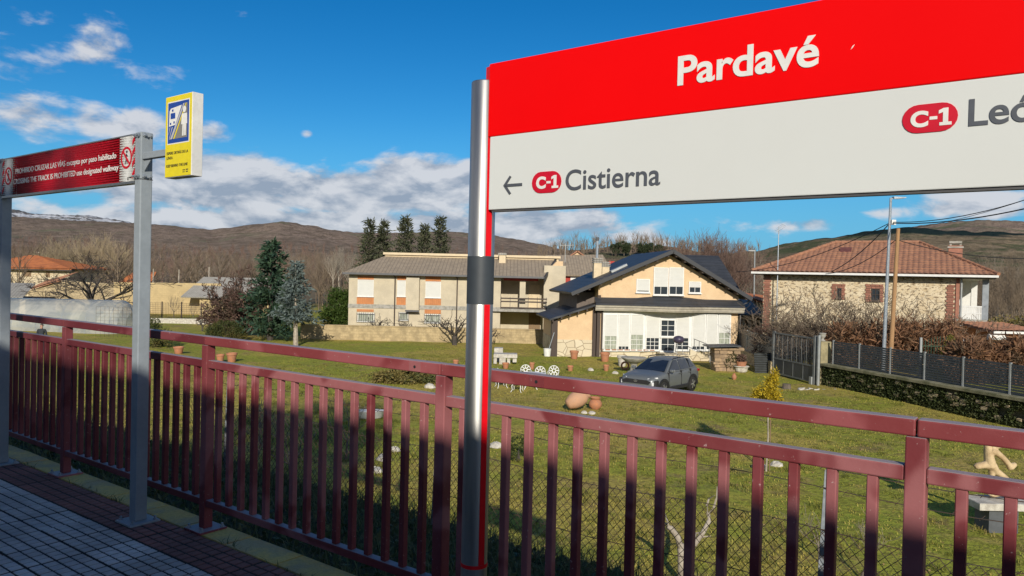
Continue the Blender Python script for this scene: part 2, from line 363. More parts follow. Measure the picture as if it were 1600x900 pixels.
M['gutter'] = mat('dark_gutter', (.10, .10, .105), rough=.5, var=.1)
M['carpaint'] = mat('car_paint_grey', (.165, .178, .182), rough=.36, metal=.25, var=.03, spec=.6)
M['carglass'] = glass_dark('car_glass', (.010, .014, .022), .05)
M['plastic'] = mat('black_plastic', (.022, .022, .024), rough=.6, var=.1)
M['rubber'] = mat('tyre_rubber', (.022, .021, .02), rough=.9, var=.1, bump=.2)
M['rim'] = mat('alloy_rim', (.55, .56, .57), rough=.35, metal=.8, var=.05)
M['lamp'] = mat('lamp_lens', (.75, .76, .78), rough=.15, var=.05)
M['taillight'] = mat('tail_lens', (.30, .01, .012), rough=.2, var=.05)
M['cable'] = mat('black_cable', (.012, .012, .013), rough=.6, var=.05)
M['spruce'] = foliage('blue_spruce_needles', (.085, .118, .112), (.145, .18, .172), (.08, .10, .08), .1)
M['cedar'] = foliage('cedar_needles', (.022, .050, .030), (.055, .095, .050), (.030, .065, .045), .1)
M['darkconifer'] = foliage('dark_conifer_needles', (.050, .060, .034), (.095, .105, .055), (.12, .115, .065), .15)
M['leafy'] = foliage('evergreen_leaves', (.035, .070, .012), (.075, .115, .022), None, .25)
M['shrub'] = foliage('dark_shrub_leaves', (.035, .052, .016), (.075, .085, .024), (.12, .10, .03), .2)
M['goldleaf'] = foliage('golden_foliage', (.34, .25, .015), (.60, .44, .03), (.17, .15, .02), .3, 4)
M['beech'] = foliage('russet_hedge_twigs', (.30, .155, .08), (.16, .09, .055), (.11, .08, .05), .2)
M['redbush'] = foliage('purple_brown_foliage', (.085, .052, .042), (.17, .105, .08), (.06, .055, .035), .15)
M['juniper'] = foliage('bronze_juniper', (.13, .115, .035), (.22, .165, .055), (.09, .10, .035), .2)
M['topiary'] = foliage('yellow_green_topiary', (.14, .15, .025), (.24, .22, .04), None, .2)
M['ivy'] = foliage('embankment_leaves', (.045, .075, .03), (.11, .145, .06), (.14, .14, .06), .2, 3)
M['ivywall'] = foliage('wall_ivy', (.030, .042, .013), (.068, .085, .028), (.10, .11, .045), .15, 2)
M['grass'] = foliage('winter_grass', (.42, .36, .075), (.52, .43, .11), (.30, .35, .05), .35, .35)
M['pine'] = foliage('pine_canopy', (.030, .045, .022), (.055, .07, .03), None, .1)
# ------------------------------------------------------------------ terrain
def vnoise(x, y, seed=0):
    """smooth value noise on numpy arrays"""
    xi = np.floor(x).astype(np.int64); yi = np.floor(y).astype(np.int64); fx = x-xi; fy = y-yi
    fx = fx*fx*(3-2*fx); fy = fy*fy*(3-2*fy)
    def h(a, c):
        q = (a*374761393 + c*668265263 + seed*974711) & 0x7fffffff
        q = ((q ^ (q >> 13))*1274126177) & 0x7fffffff
        return ((q ^ (q >> 16)) & 0xffff)/65535.0
    return (h(xi, yi)*(1-fx)+h(xi+1, yi)*fx)*(1-fy) + (h(xi, yi+1)*(1-fx)+h(xi+1, yi+1)*fx)*fy
def fbm(x, y, seed=0, o=4):
    r = 0; a = .5
    for k in range(o): r = r + a*vnoise(x*2**k, y*2**k, seed+k*17); a *= .5
    return r
PN = np.array([-500, 2.0, 2.585, 2.60, 3.0, 3.7, 4.4, 5.1, 5.8, 7.1, 9.6, 11.6, 12.6, 9000])
PZ = np.array([-1.3, -1.3, -1.3, -.20, -.26, -.42, -.60, -.80, -1.25, -2.05, -3.25, -3.48, -3.5, -3.5])
def wall_x(Y): return 15.7+(38.0-Y)*.2776
def ground_h(X, Y):
    X = np.asarray(X, float); Y = np.asarray(Y, float)
    n = .6*X+.8*Y
    z = np.interp(n, PN, PZ)
    far = np.clip((n-13)/10, 0, 1)
    z = z + far*(fbm(X*.25, Y*.25, 3)-.47)*.22
    near = np.clip((n-2.7)/.6, 0, 1)*(1-far)
    z = z + near*(fbm(X*1.3, Y*1.3, 5)-.47)*.10
    # the lane beyond the low stone wall lies higher and drops to the garden at the gate
    right = np.clip((X-wall_x(np.minimum(Y, 38))-.30)/.12, 0, 1)*(n > 12.5)
    lane = -2.62 - np.clip((Y-38)/6, 0, 1)*.75
    z = z*(1-right) + lane*right
    return z
def gh(x, y): return float(ground_h(x, y))
def grid_axis(a, fine, b_, step, far):
    ax = list(np.arange(a, b_+1e-6, fine))
    s_ = fine
    while ax[-1] < far: s_ *= 1.16; ax.append(ax[-1]+s_)
    s_ = fine; lo = []
    x = a
    while x > -far: s_ *= 1.16; x -= s_; lo.append(x)
    return np.array(lo[::-1]+ax)
# rows follow the platform edge so that the embankment profile stays crisp
nax = np.unique(np.concatenate([[-6000, -2000, -600, -150, -40, -12, -4, 1.5, 2.58, 2.60], np.arange(2.8, 15, .28), np.arange(15, 70, .7), np.geomspace(70, 7000, 34)]))
sax = grid_axis(-48, .6, 30, .6, 6000)
NN, SS = np.meshgrid(nax, sax, indexing='ij'); GX = NN*.6+SS*.8; GY = NN*.8-SS*.6
GZ = ground_h(GX, GY)
V = np.stack([GX, GY, GZ], -1).reshape(-1, 3); a_, c_ = NN.shape
idx = np.arange(a_*c_).reshape(a_, c_)
F = np.stack([idx[:-1, :-1], idx[:-1, 1:], idx[1:, 1:], idx[1:, :-1]], -1).reshape(-1, 4)[:, ::-1]
gm = bpy.data.materials.new('meadow_ground'); gm.use_nodes = True; t = NB(gm.node_tree); p = gm.node_tree.nodes['Principled BSDF']
gp = t.n('ShaderNodeNewGeometry').outputs['Position']
big = t.noise(gp, .16, 5, .6); med = t.noise(gp, .9, 5, .65, .3); fin = t.noise(gp, 9, 4, .7)
col = t.mix(t.ramp(big, .44, .56), (.48, .385, .085, 1), (.33, .35, .045, 1))
col = t.mix(t.m('MULTIPLY', t.ramp(med, .50, .70), .65), col, (.42, .29, .12, 1))
col = t.mix(t.m('MULTIPLY', t.ramp(t.noise(gp, .45, 4, .6), .58, .70), .45), col, (.16, .27, .025, 1))
col = t.mix(t.m('MULTIPLY', t.ramp(t.noise(gp, .33, 6, .75, 1.0), .56, .68), .75), col, (.27, .185, .095, 1))   # bare, worn earth
col = t.mix(t.m('MULTIPLY', t.ramp(t.noise(gp, 3.2, 6, .75, .5), .50, .64), .5), col, (.125, .105, .028, 1))
col = t.mix(t.m('MULTIPLY', t.ramp(fin, .42, .66), .6), col, (.09, .072, .022, 1))
sx = t.n('ShaderNodeSeparateXYZ'); t.link(gp, sx.inputs[0])
nn_ = t.m('ADD', t.m('MULTIPLY', sx.outputs[0], .6), t.m('MULTIPLY', sx.outputs[1], .8))
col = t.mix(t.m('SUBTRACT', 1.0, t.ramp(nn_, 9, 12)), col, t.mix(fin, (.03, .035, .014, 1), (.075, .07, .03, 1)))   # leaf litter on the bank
col = t.mix(t.ramp(nn_, 62, 90), col, t.mix(med, (.15, .115, .075, 1), (.20, .16, .09, 1)))                            # rough scrubland beyond the gardens
t.link(col, p.inputs['Base Color']); p.inputs['Roughness'].default_value = .95; p.inputs['Specular IOR Level'].default_value = .15
bn = t.n('ShaderNodeBump'); bn.inputs['Strength'].default_value = .7; bn.inputs['Distance'].default_value = .08
t.link(t.m('ADD', fin, t.m('MULTIPLY', med, .6)), bn.inputs['Height']); t.link(bn.outputs[0], p.inputs['Normal'])
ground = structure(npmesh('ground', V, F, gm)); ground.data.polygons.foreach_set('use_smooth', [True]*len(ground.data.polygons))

def hill_mat(name, c1, c2, green, gscale, glo, ghi, band=None):
    m = bpy.data.materials.new(name); m.use_nodes = True; t = NB(m.node_tree); p = m.node_tree.nodes['Principled BSDF']
    gp = t.n('ShaderNodeNewGeometry').outputs['Position']
    a = t.noise(gp, .006, 6, .65, .5); f = t.noise(gp, .06, 5, .7)
    col = t.mix(t.ramp(a, .38, .62), c4(c1), c4(c2))
    col = t.mix(t.m('MULTIPLY', t.ramp(f, .40, .66), .75), col, c4(tuple(x*.45 for x in c1)))
    col = t.mix(t.m('MULTIPLY', t.ramp(t.noise(gp, .22, 4, .7), .46, .62), .5), col, c4(tuple(x*.5 for x in c1)))
    mpv = t.n('ShaderNodeMapping'); mpv.inputs['Scale'].default_value = (1, 1, 2.5); t.link(gp, mpv.inputs[0])
    gmask = t.ramp(t.noise(mpv.outputs[0], gscale, 6, .7, .3), glo, ghi)
    col = t.mix(t.m('MULTIPLY', gmask, .85), col, c4(green))
    if band:
        sx = t.n('ShaderNodeSeparateXYZ'); t.link(gp, sx.inputs[0])
        zz = t.m('ADD', sx.outputs[2], t.m('MULTIPLY', t.m('SUBTRACT', t.noise(gp, .02, 5, .7), .5), band[2]))
        col = t.mix(t.ramp(zz, band[0], band[1]), col, c4(band[3]))
    t.link(col, p.inputs['Base Color']); p.inputs['Roughness'].default_value = 1; p.inputs['Specular IOR Level'].default_value = 0
    bn = t.n('ShaderNodeBump'); bn.inputs['Strength'].default_value = .9; bn.inputs['Distance'].default_value = 6
    t.link(t.noise(gp, .08, 5, .75), bn.inputs['Height']); t.link(bn.outputs[0], p.inputs['Normal'])
    return m
def hill(name, D0, D1, sky_px, m, az0=-62, az1=62, rough=6, seed=1, rows=46, pw=1.35):
    pa = []; pe = []
    for x, y in sky_px:
        d = ray(x, y).normalized(); pa.append(math.degrees(math.atan2(d.x, d.y))); pe.append(d.z/math.hypot(d.x, d.y))
    A = np.radians(np.linspace(az0, az1, 1000)); T = np.concatenate([np.linspace(0, 1, rows), [1.06, 1.15, 1.4]])
    e = np.interp(np.degrees(A), pa, pe)
    AA, TT = np.meshgrid(A, T, indexing='ij'); D = D0+(D1-D0)*TT
    X = D*np.sin(AA); Y = D*np.cos(AA)
    D1e = D1*(1+.08*(fbm(AA*9, AA*0, seed)-.5))
    top = e[:, None]*D1+EYE
    prof = np.clip(TT, 0, 1)**pw
    prof = prof*(1-np.clip((TT-1)/.4, 0, 1)*.75)
    hN = (fbm(X*.0035+5, Y*.0035, seed, 5)-.47)*(top+10)*.55*np.sin(np.clip(TT, 0, 1)*math.pi)
    Z = -6+(top+6)*prof+hN+(fbm(X*.05, Y*.05, seed+9, 3)-.45)*rough*np.clip(TT*3, 0, 1)
    V = np.stack([X, Y, Z], -1).reshape(-1, 3); a_, c_ = X.shape; idx = np.arange(a_*c_).reshape(a_, c_)
    F = np.stack([idx[:-1, :-1], idx[:-1, 1:], idx[1:, 1:], idx[1:, :-1]], -1).reshape(-1, 4)
    o = structure(npmesh(name, V, F, m)); o.data.polygons.foreach_set('use_smooth', [True]*len(o.data.polygons))
    return V, F
mh1 = hill_mat('heath_hill', (.255, .20, .155), (.31, .235, .185), (.17, .17, .11), .010, .56, .64)
mh2 = hill_mat('wooded_hill', (.25, .185, .13), (.20, .155, .105), (.085, .10, .055), .016, .52, .60)
mh3 = hill_mat('moorland', (.32, .24, .19), (.24, .20, .15), (.12, .13, .08), .004, .52, .6)
mh4 = hill_mat('snowy_mountain', (.20, .19, .18), (.15, .145, .145), (.62, .64, .68), .0045, .46, .54)
HV, HF = hill('hill', 260, 1500, [(-700, 360), (-200, 345), (0, 339), (20, 338), (100, 343), (180, 347), (260, 352), (330, 359), (400, 351), (440, 346), (480, 352), (520, 360), (560, 365), (620, 364), (700, 362), (760, 366), (830, 378), (880, 389), (950, 398), (1100, 410), (1400, 440), (1900, 440)], mh1, az0=-62, az1=26, seed=3)
mh2b = hill_mat('pine_topped_hill', (.27, .21, .14), (.20, .165, .11), (.075, .095, .05), .016, .48, .57, band=(51, 55, 14, (.020, .034, .034)))
hill('hill', 200, 900, [(1000, 420), (1100, 402), (1180, 392), (1240, 380), (1300, 370), (1385, 357), (1420, 355.5), (1500, 361), (1600, 365), (1900, 380)], mh2b, az0=5, az1=62, seed=8)
hill('hill', 150, 420, [(700, 430), (800, 412), (860, 396), (900, 389), (950, 385), (1000, 384), (1050, 388), (1100, 391), (1160, 396), (1230, 410), (1400, 440)], mh2, az0=-6, az1=30, seed=12, rough=4)
hill('mountain', 1600, 2600, [(1250, 420), (1380, 360), (1440, 352), (1490, 346), (1540, 343.5), (1600, 346), (1800, 352), (2100, 380)], mh3, az0=18, az1=62, seed=21)
hill('mountain', 4000, 6000, [(-900, 360), (-300, 340), (-60, 332), (10, 324), (24, 327), (50, 334), (100, 336), (135, 336), (200, 346), (320, 380)], mh4, az0=-60, az1=-20, seed=31, rough=14)

# ------------------------------------------------------------------ platform: bed, tiles, kerb stones
bed = MB(); 
for (n0_, n1_, z1) in ((-8, 2.372, -.055), (2.372, 2.584, -.06)):
    q = [sn(-40, n0_), sn(20, n0_), sn(20, n1_), sn(-40, n1_)]
    bed.add([(v.x, v.y, z) for z in (-1.5, z1) for v in q], [(3, 2, 1, 0), (4, 5, 6, 7)]+[(i, (i+1) % 4, 4+(i+1) % 4, 4+i) for i in range(4)])
platform = structure(bed.build('platform', M['mortar']))
TP = .27
def tile_mesh(name, mt):
    m = MB(); h = TP/2-.0022
    m.cur = 1; m.cbox(-h, h, -h, h, -.05, -.0035, .001); m.cur = 0      # grimy grooves below the raised squares
    q = TP/4
    for i in range(4):
        for j in range(4):
            cx = -TP/2+q*(i+.5)+(.0022 if i == 0 else -.0022 if i == 3 else 0); cy = -TP/2+q*(j+.5)+(.0022 if j == 0 else -.0022 if j == 3 else 0); e = q/2-.0062
            vs = [(cx-e, cy-e, -.0035), (cx+e, cy-e, -.0035), (cx+e, cy+e, -.0035), (cx-e, cy+e, -.0035)]
            e2 = e-.0018; vs += [(cx-e2, cy-e2, 0), (cx+e2, cy-e2, 0), (cx+e2, cy+e2, 0), (cx-e2, cy+e2, 0)]
            m.add(vs, [(4, 5, 6, 7)]+[(k, (k+1) % 4, 4+(k+1) % 4, 4+k) for k in range(4)])
    return m.mesh(name, [mt, M['mortar']])
tw = tile_mesh('paving_tile', M['tile_w']); tr = tile_mesh('paving_tile', M['tile_r'])
RZ = math.atan2(-.6, .8)
for k in range(-33, 1):
    for r in range(-1, 4):           # r = 0 is the red row along the kerb
        if r < 0: continue
        n_ = 2.372-TP/2-r*TP; s_ = k*TP+.03
        x, y = (UV*s_+NV*n_).xy
        if n_ < 1.1 and s_ < -6: continue
        rr = random.Random(k*31+r)
        o = inst(tr if r == 0 else tw, 'paving_tile', platform, (x, y, rr.uniform(-.0015, .0015)), RZ+rr.uniform(-.004, .004))
        o.rotation_euler.x = rr.uniform(-.004, .004)
km = MB()
prof = [(-.104, -.07), (.104, -.07), (.104, -.030), (.068, 0), (-.104, .002)]
km.prism(prof, -.218, .218)
kme = km.mesh('kerb_stone', M['kerb'])
for k in range(-24, 1):
    s_ = k*.448+.10; x, y = (UV*s_+NV*2.479).xy; rr = random.Random(k)
    o = inst(kme, 'kerb_stone', platform, (x, y, rr.uniform(-.002, .002)), RZ+math.pi/2+rr.uniform(-.008, .008)); o.rotation_euler.y = rr.uniform(-.006, .006)

# the station building that shades the platform stands behind the photographer
st = thing('station_building', 'low rendered station building with flat concrete roof along the shaded platform', 'building', tuple(sn(0, -4.0)), RZ)
w_ = MB(); w_.box(-20, 14, -6, -.45, 0, 4.04); w_.build('wall', M['cream'], st)
w_ = MB(); w_.box(-20.6, 14.6, -6.5, 0.05, 4.043, 4.265); w_.build('roof', M['concrete'], st)
for k in range(6):
    w_ = MB(); w_.box(-17+k*5, -15.8+k*5, -.447, -.41, .9, 2.1); f_ = w_.build('window', M['whitepaint'], st)
    w_ = MB(); w_.box(-16.9+k*5, -15.9+k*5, -.409, -.40, 1.0, 2.0); w_.build('pane', M['glass'], f_)

# ------------------------------------------------------------------ railing
FN = 2.446
def smat(): return RZ
rl = thing('platform_railing', 'maroon metal railing with square balusters along the platform edge', 'railing', tuple(sn(0, FN)), RZ)
PO = [-.36+1.83, -.36, -2.19, -4.02, -5.85, -7.68, -9.51]
RH = 1.122
mp_ = MB(); mp_.box(-.0275, .0275, -.0275, .0275, .012, RH-.0515); post_me = mp_.mesh('post', M['rail']); post_dk = mp_.mesh('post', M['railshade'])
bp = MB(); bp.cbox(-.085, .085, -.085, .085, .001, .012, .002); bp_me = bp.mesh('base_plate', M['rail'])
bo = MB(); bo.lathe([(.012, 0), (.012, .008), (.007, .009), (.007, .022), (.002, .023)], 6); bo_me = bo.mesh('bolt', M['steel'])
ba = MB(); ba.box(-.0152, .0152, -.0158, .0158, .1795, .9395); ba_me = ba.mesh('baluster', M['rail']); ba_dk = ba.mesh('baluster', M['railshade'])
for i, s_ in enumerate(PO):
    RM = M['rail'] if i < 3 else M['railshade']
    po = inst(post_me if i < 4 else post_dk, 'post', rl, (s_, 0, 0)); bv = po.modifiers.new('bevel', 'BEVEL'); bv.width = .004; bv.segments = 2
    inst(bp_me, 'base_plate', po)
    for a, c in ((-.065, -.065), (.065, .065), (-.065, .065), (.065, -.065)): inst(bo_me, 'bolt', po, (a, c, .012))
    if i+1 < len(PO):
        s2 = PO[i+1]; j0 = .0022
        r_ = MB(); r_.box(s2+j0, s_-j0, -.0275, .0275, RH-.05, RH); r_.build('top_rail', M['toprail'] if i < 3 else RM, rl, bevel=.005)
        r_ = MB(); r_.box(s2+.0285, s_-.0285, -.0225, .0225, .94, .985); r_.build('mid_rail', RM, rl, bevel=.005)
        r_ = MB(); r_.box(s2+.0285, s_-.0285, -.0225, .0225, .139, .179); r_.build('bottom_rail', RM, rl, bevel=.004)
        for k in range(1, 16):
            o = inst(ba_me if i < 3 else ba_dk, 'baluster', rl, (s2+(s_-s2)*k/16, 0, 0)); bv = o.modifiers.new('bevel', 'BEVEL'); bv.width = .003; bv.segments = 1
for px_, py_ in ((648, 571), (838, 594)):
    s_, z_ = onn(px_, py_, FN-.03)
    m = MB(); m.box(s_-.035, s_+.035, -.0305, -.0277, RH-.046, RH-.004); cp = m.build('cover_plate', M['rail'], rl, label='bleached cover plate with a screw hole on the rail')
    m = MB(); m.lathe([(.007, 0), (.007, .001)], 10); o = m.build('screw_hole', M['plastic'], cp); o.rotation_euler = (R(90), 0, 0); o.location = (s_, -.0307, RH-.026)

# ------------------------------------------------------------------ lettering
def letters(body, x0, x1, z0, cap, y, m, parent, name='lettering', bold=.0, depth=.0012, cap_glyph=True):
    cu = bpy.data.curves.new(name, 'FONT'); cu.body = body; cu.size = 1; cu.offset = bold; cu.resolution_u = 6; cu.extrude = .006
    o = bpy.data.objects.new(name, cu); COL.objects.link(o)
    cu2 = bpy.data.curves.new('cap', 'FONT'); cu2.body = 'H'; cu2.size = 1; cu2.offset = bold; o2 = bpy.data.objects.new('cap', cu2); COL.objects.link(o2)
    dg = bpy.context.evaluated_depsgraph_get()
    me = bpy.data.meshes.new_from_object(o.evaluated_get(dg)); mc = bpy.data.meshes.new_from_object(o2.evaluated_get(dg))
    ch = max(v.co.y for v in mc.vertices)-min(v.co.y for v in mc.vertices); b0 = min(v.co.y for v in mc.vertices)
    xs = [v.co.x for v in me.vertices]; k = (x1-x0)/(max(xs)-min(xs)); mn = min(xs)
    for v in me.vertices: v.co = (x0+(v.co.x-mn)*k, y-v.co.z*.12, z0+(v.co.y-b0)*cap/ch)
    bpy.data.objects.remove(o); bpy.data.objects.remove(o2); bpy.data.meshes.remove(mc)
    me.materials.clear(); me.materials.append(m); me.name = name
    for p_ in me.polygons: p_.material_index = 0
    ob = bpy.data.objects.new(name, me); COL.objects.link(ob); ob.parent = parent
    return ob
def split_words(ob, gap):
    """one object per word of a printed row"""
    bm = bmesh.new(); bm.from_mesh(ob.data); bm.verts.ensure_lookup_table(); seen = set(); isl = []
    for v in bm.verts:
        if v.index in seen: continue
        st = [v]; seen.add(v.index); part = []
        while st:
            w = st.pop(); part.append(w.index)
            for e in w.link_edges:
                o = e.other_vert(w)
                if o.index not in seen: seen.add(o.index); st.append(o)
        xs = [bm.verts[i].co.x for i in part]; isl.append((min(xs), max(xs), part))
    isl.sort(); words = []; right = -1e9
    for a, c, part in isl:
        if not words or a-right > gap: words.append([])
        words[-1] += part; right = max(right, c)
    bm.free()
    for k in words:
        keep = set(k); b2 = bmesh.new(); b2.from_mesh(ob.data); b2.verts.ensure_lookup_table()
        bmesh.ops.delete(b2, geom=[v for v in b2.verts if v.index not in keep], context='VERTS')
        me = bpy.data.meshes.new('lettering'); b2.to_mesh(me); b2.free(); me.materials.append(ob.data.materials[0])
        o = bpy.data.objects.new('lettering', me); COL.objects.link(o); o.parent = ob.parent
    bpy.data.objects.remove(ob)
def capsule(x0, x1, z0, z1, n=10):
    r = (z1-z0)/2; c = (z0+z1)/2; pts = []
    for k in range(n+1): t = -math.pi/2+math.pi*k/n; pts.append((x1-r+r*math.cos(t), c+r*math.sin(t)))
    for k in range(n+1): t = math.pi/2+math.pi*k/n; pts.append((x0+r+r*math.cos(t), c+r*math.sin(t)))
    return pts
# ------------------------------------------------------------------ station name sign (local: x along the platform, y towards the garden)
SNN = 2.272
sg = thing('station_sign', 'large red and white station name sign on a round aluminium post', 'sign', tuple(sn(0, SNN)), RZ)
for s_ in (-1.868, .215):
    m = MB(); m.lathe([(.0515, 0.02), (.0515, 2.252), (.049, 2.256)], 40); po = m.build('post', M['alu'], sg, smooth=True); po.location = (s_, .012, 0)
    es = po.modifiers.new('edge', 'EDGE_SPLIT'); es.split_angle = R(40)
    m = MB(); m.lathe([(.10, 0.001), (.10, .018), (.096, .02)], 28); m.build('base_flange', M['steel'], po)
    m = MB(); m.lathe([(.0528, 1.395), (.0528, 1.580)], 40); k_ = m.build('sleeve', M['band'], po, smooth=True); k_.modifiers.new('e', 'EDGE_SPLIT').split_angle = R(40)
    sd_ = 1 if s_ < -1 else -1
    for z0, z1 in ((.385, 1.394), (1.581, 2.306)):
        m = MB(); m.box(-.0125, .0125, -.0525, -.028, z0, z1); o = m.build('stripe', M['redstripe'], po); o.rotation_euler = (0, 0, R(72)*sd_)
    m = MB(); m.lathe([(.0530, .370), (.0530, .384)], 40); m.build('ring', M['redstripe'], po)
m = MB(); m.box(-1.812, .160, -.018, .018, 1.757, 2.0355); pw = m.build('panel', M['white'], sg, bevel=.003)
m = MB(); m.box(-1.822, .170, -.019, .019, 2.0362, 2.314); pr = m.build('panel', M['red'], sg, bevel=.003)
m = MB(); m.box(-1.80, .150, -.012, .012, 1.7495, 1.7568); cq = MB(); cq.prism([(-.527, 2.158), (-.522, 2.168), (-.516, 2.172), (-.521, 2.164)], -.0196, -.0188); cq.build('paint_chip', M['text_white'], pr); m.build('edge_trim', M['gutter'], sg)
FY = -.0195
letters('Pardavé', -1.045, -.611, 2.1265, .0935, FY-.001, M['text_white'], pr, bold=.022)
letters('Cistierna', -1.463, -1.097, 1.813, .0715, FY, M['text_grey'], pw, bold=.010)
letters('León', -.237, -.050, 1.9155, .0690, FY, M['text_grey'], pw, bold=.014)
for (x0, x1, z0, z1) in ((-1.609, -1.481, 1.809, 1.886), (-.391, -.261, 1.909, 1.984)):
    m = MB(); m.prism(capsule(x0, x1, z0, z1), -.0205, -.0182); pl_ = m.build('line_badge', M['pill'], sg)
    h = z1-z0
    letters('C', x0+.020, x0+.062, z0+h*.20, h*.57, -.0213, M['text_white'], pl_, bold=.045)
    m = MB(); m.box(x0+.065, x0+.083, -.0216, -.0207, z0+h*.43, z0+h*.54); m.build('lettering', M['text_white'], pl_)
    u0 = x0+.086; m = MB(); m.prism([(u0+.002, z0+h*.20), (u0+.030, z0+h*.20), (u0+.030, z0+h*.31), (u0+.022, z0+h*.31), (u0+.022, z0+h*.80), (u0+.011, z0+h*.80), (u0, z0+h*.73), (u0, z0+h*.61), (u0+.010, z0+h*.66), (u0+.010, z0+h*.31), (u0+.002, z0+h*.31)], -.0216, -.0207); m.build('lettering', M['text_white'], pl_)
def arrow(xt, xr, zc, h, par):
    w = .0105; m = MB(); d = h/2
    m.prism([(xt+.008, zc-w/2), (xr, zc-w/2), (xr, zc+w/2), (xt+.008, zc+w/2)], -.0205, -.0182)
    for sg_ in (1, -1):
        a = (xt, zc); c = (xt+d*.95, zc+sg_*d); nx, nz = -sg_*(d), d*.95; l = math.hypot(nx, nz); nx, nz = nx/l*w/1.6, nz/l*w/1.6*1
        m.prism([(a[0]-abs(nx)*.2, a[1]), (a[0]+.012, a[1]), (c[0]+abs(nx), c[1]-sg_*abs(nz)*.5), (c[0]-abs(nx)*.6, c[1]+sg_*abs(nz)*.6)], -.0207-.0002*sg_, -.0182)
    m.build('arrow', M['text_grey'], par)
arrow(-1.740, -1.654, 1.8455, .066, sg)

# ------------------------------------------------------------------ red warning board on grey posts
wb = thing('warning_board', 'red no-crossing board held between two grey posts on the platform', 'sign', tuple(sn(0, 2.262)), RZ)
for s_, zt in ((-4.437, 2.305), (-6.500, 2.305)):
    m = MB(); m.box(-.036, .036, -.036, .036, .012, zt); po = m.build('post', M['post'], wb, bevel=.006); po.location = (s_, 0, 0)
    m = MB(); m.cbox(-.09, .09, -.09, .09, .001, .012, .002); m.build('base_plate', M['post'], po)
    for a, c in ((-.068, -.068), (.068, -.068), (-.068, .068), (.068, .068)): inst(bo_me, 'bolt', po, (a, c, .012))
    for z in (2.285, 2.045):
        for yy in (-.018, .018):
            o = inst(bo_me, 'bolt', po, (.0365, yy, z)); o.rotation_euler = (0, R(90), 0)
            o = inst(bo_me, 'bolt', po, (yy, -.0365, z)); o.rotation_euler = (R(90), 0, 0)
    m = MB(); m.box(-.0375, .0375, -.0375, .0375, 2.026, 2.031); m.build('clamp', M['gutter'], po)
z0, z1 = 2.022, 2.292
XL, XR, XA, XB = -6.462, -4.476, -6.265, -4.665
def ribbed(x0, x1, name, mt):
    m = MB(); n_ = 18; hh = (z1-z0)/n_
    for k in range(n_):
        a = z0+k*hh
        m.prism([(a+.0006, 0), (a+hh-.0006, 0)], 0, 0) if False else m.add([(x0, -.0317, a+.0003), (x1, -.0317, a+.0003), (x1, -.032, a+hh*.5), (x0, -.032, a+hh*.5), (x0, -.0317, a+hh-.0003), (x1, -.0317, a+hh-.0003), (x0, -.008, a+.0004), (x1, -.008, a+.0004), (x0, -.008, a+hh-.0004), (x1, -.008, a+hh-.0004)],
              [(0, 1, 3, 2), (2, 3, 5, 4), (6, 7, 1, 0), (4, 5, 9, 8), (7, 6, 8, 9), (0, 2, 4, 8, 6), (1, 7, 9, 5, 3)])
    return m.build(name, mt, wb)
ribbed(XL, XA-.0006, 'end_panel', M['whitepaint']); ribbed(XA, XB, 'panel', M['sign_red2']); ribbed(XB+.0006, XR, 'end_panel', M['whitepaint'])
m = MB(); m.box(XL, XR, -.036, .004, z0-.016, z0-.0005); m.build('lower_channel', M['alu'], wb)
m = MB(); m.box(XL, XR, -.034, .004, z1+.0005, z1+.008); m.build('upper_channel', M['alu'], wb)
TY = -.0334
(a, za), (c, zc) = onn(24, 273, 2.228), onn(175, 246, 2.228)
split_words(letters('PROHIBIDO CRUZAR LAS VÍAS excepto por paso habilitado', -6.215, -4.705, 2.172, .036, TY, M['text_white'], wb, bold=.004), .0075)
split_words(letters('CROSSING THE TRACK IS PROHIBITED use designated walkway', -6.250, -4.675, 2.098, .036, TY, M['text_white'], wb, bold=.004), .0075)
def no_walk(cx, cz, r):
    m = MB(); n_ = 32
    for k in range(n_):
        t0, t1 = 2*math.pi*k/n_, 2*math.pi*(k+1)/n_
        P = [(cx+q*math.cos(t), cz+q*math.sin(t)) for t, q in ((t0, r), (t1, r), (t1, r*.80), (t0, r*.80))]
        m.prism(P, TY-.0006, TY+.0012)
    d = r*.86*.707; w = r*.10
    m.prism([(cx-d-w*.7, cz+d-w*.7), (cx-d+w*.7, cz+d+w*.7), (cx+d+w*.7, cz-d+w*.7), (cx+d-w*.7, cz-d-w*.7)], TY-.0012, TY+.0012)
    sgn = m.build('prohibition_ring', M['sign_red2'], wb)
    m = MB(); h = r*.62
    m.prism([(cx+.08*r+.13*r*math.cos(2*math.pi*k/10), cz+h*.86+.13*r*math.sin(2*math.pi*k/10)) for k in range(10)], TY-.0003, TY+.0012)
    for poly in ([(-.14, .55), (.16, .58), (.14, -.05), (-.12, -.05)], [(-.10, .0), (.12, 0), (-.22, -1.0), (-.40, -1.0)], [(-.02, 0), (.14, 0), (.36, -.95), (.20, -1.0)], [(-.14, .5), (-.10, .3), (-.42, .0), (-.50, .08)], [(.14, .52), (.12, .32), (.42, .12), (.46, .22)]):
        m.prism([(cx+px_*h*.95, cz+pz_*h*.95) for px_, pz_ in poly], TY-.0003, TY+.0012)
    m.build('walking_figure', M['text_black'], wb)
no_walk(XB+.085, 2.165, .066); no_walk(XA-.085, 2.165, .066)
for (xa, xb) in ((XR-.034, XR-.002), (XL+.002, XL+.034)):
    m = MB(); k = 0
    for q in range(4):
        za = z0+.012+q*.066
        m.prism([(xa, za), (xb, za+.030), (xb, min(za+.062, z1-.004)), (xa, za+.030)], TY, TY+.002)
    m.build('hazard_stripe', M['sign_red2'], wb)
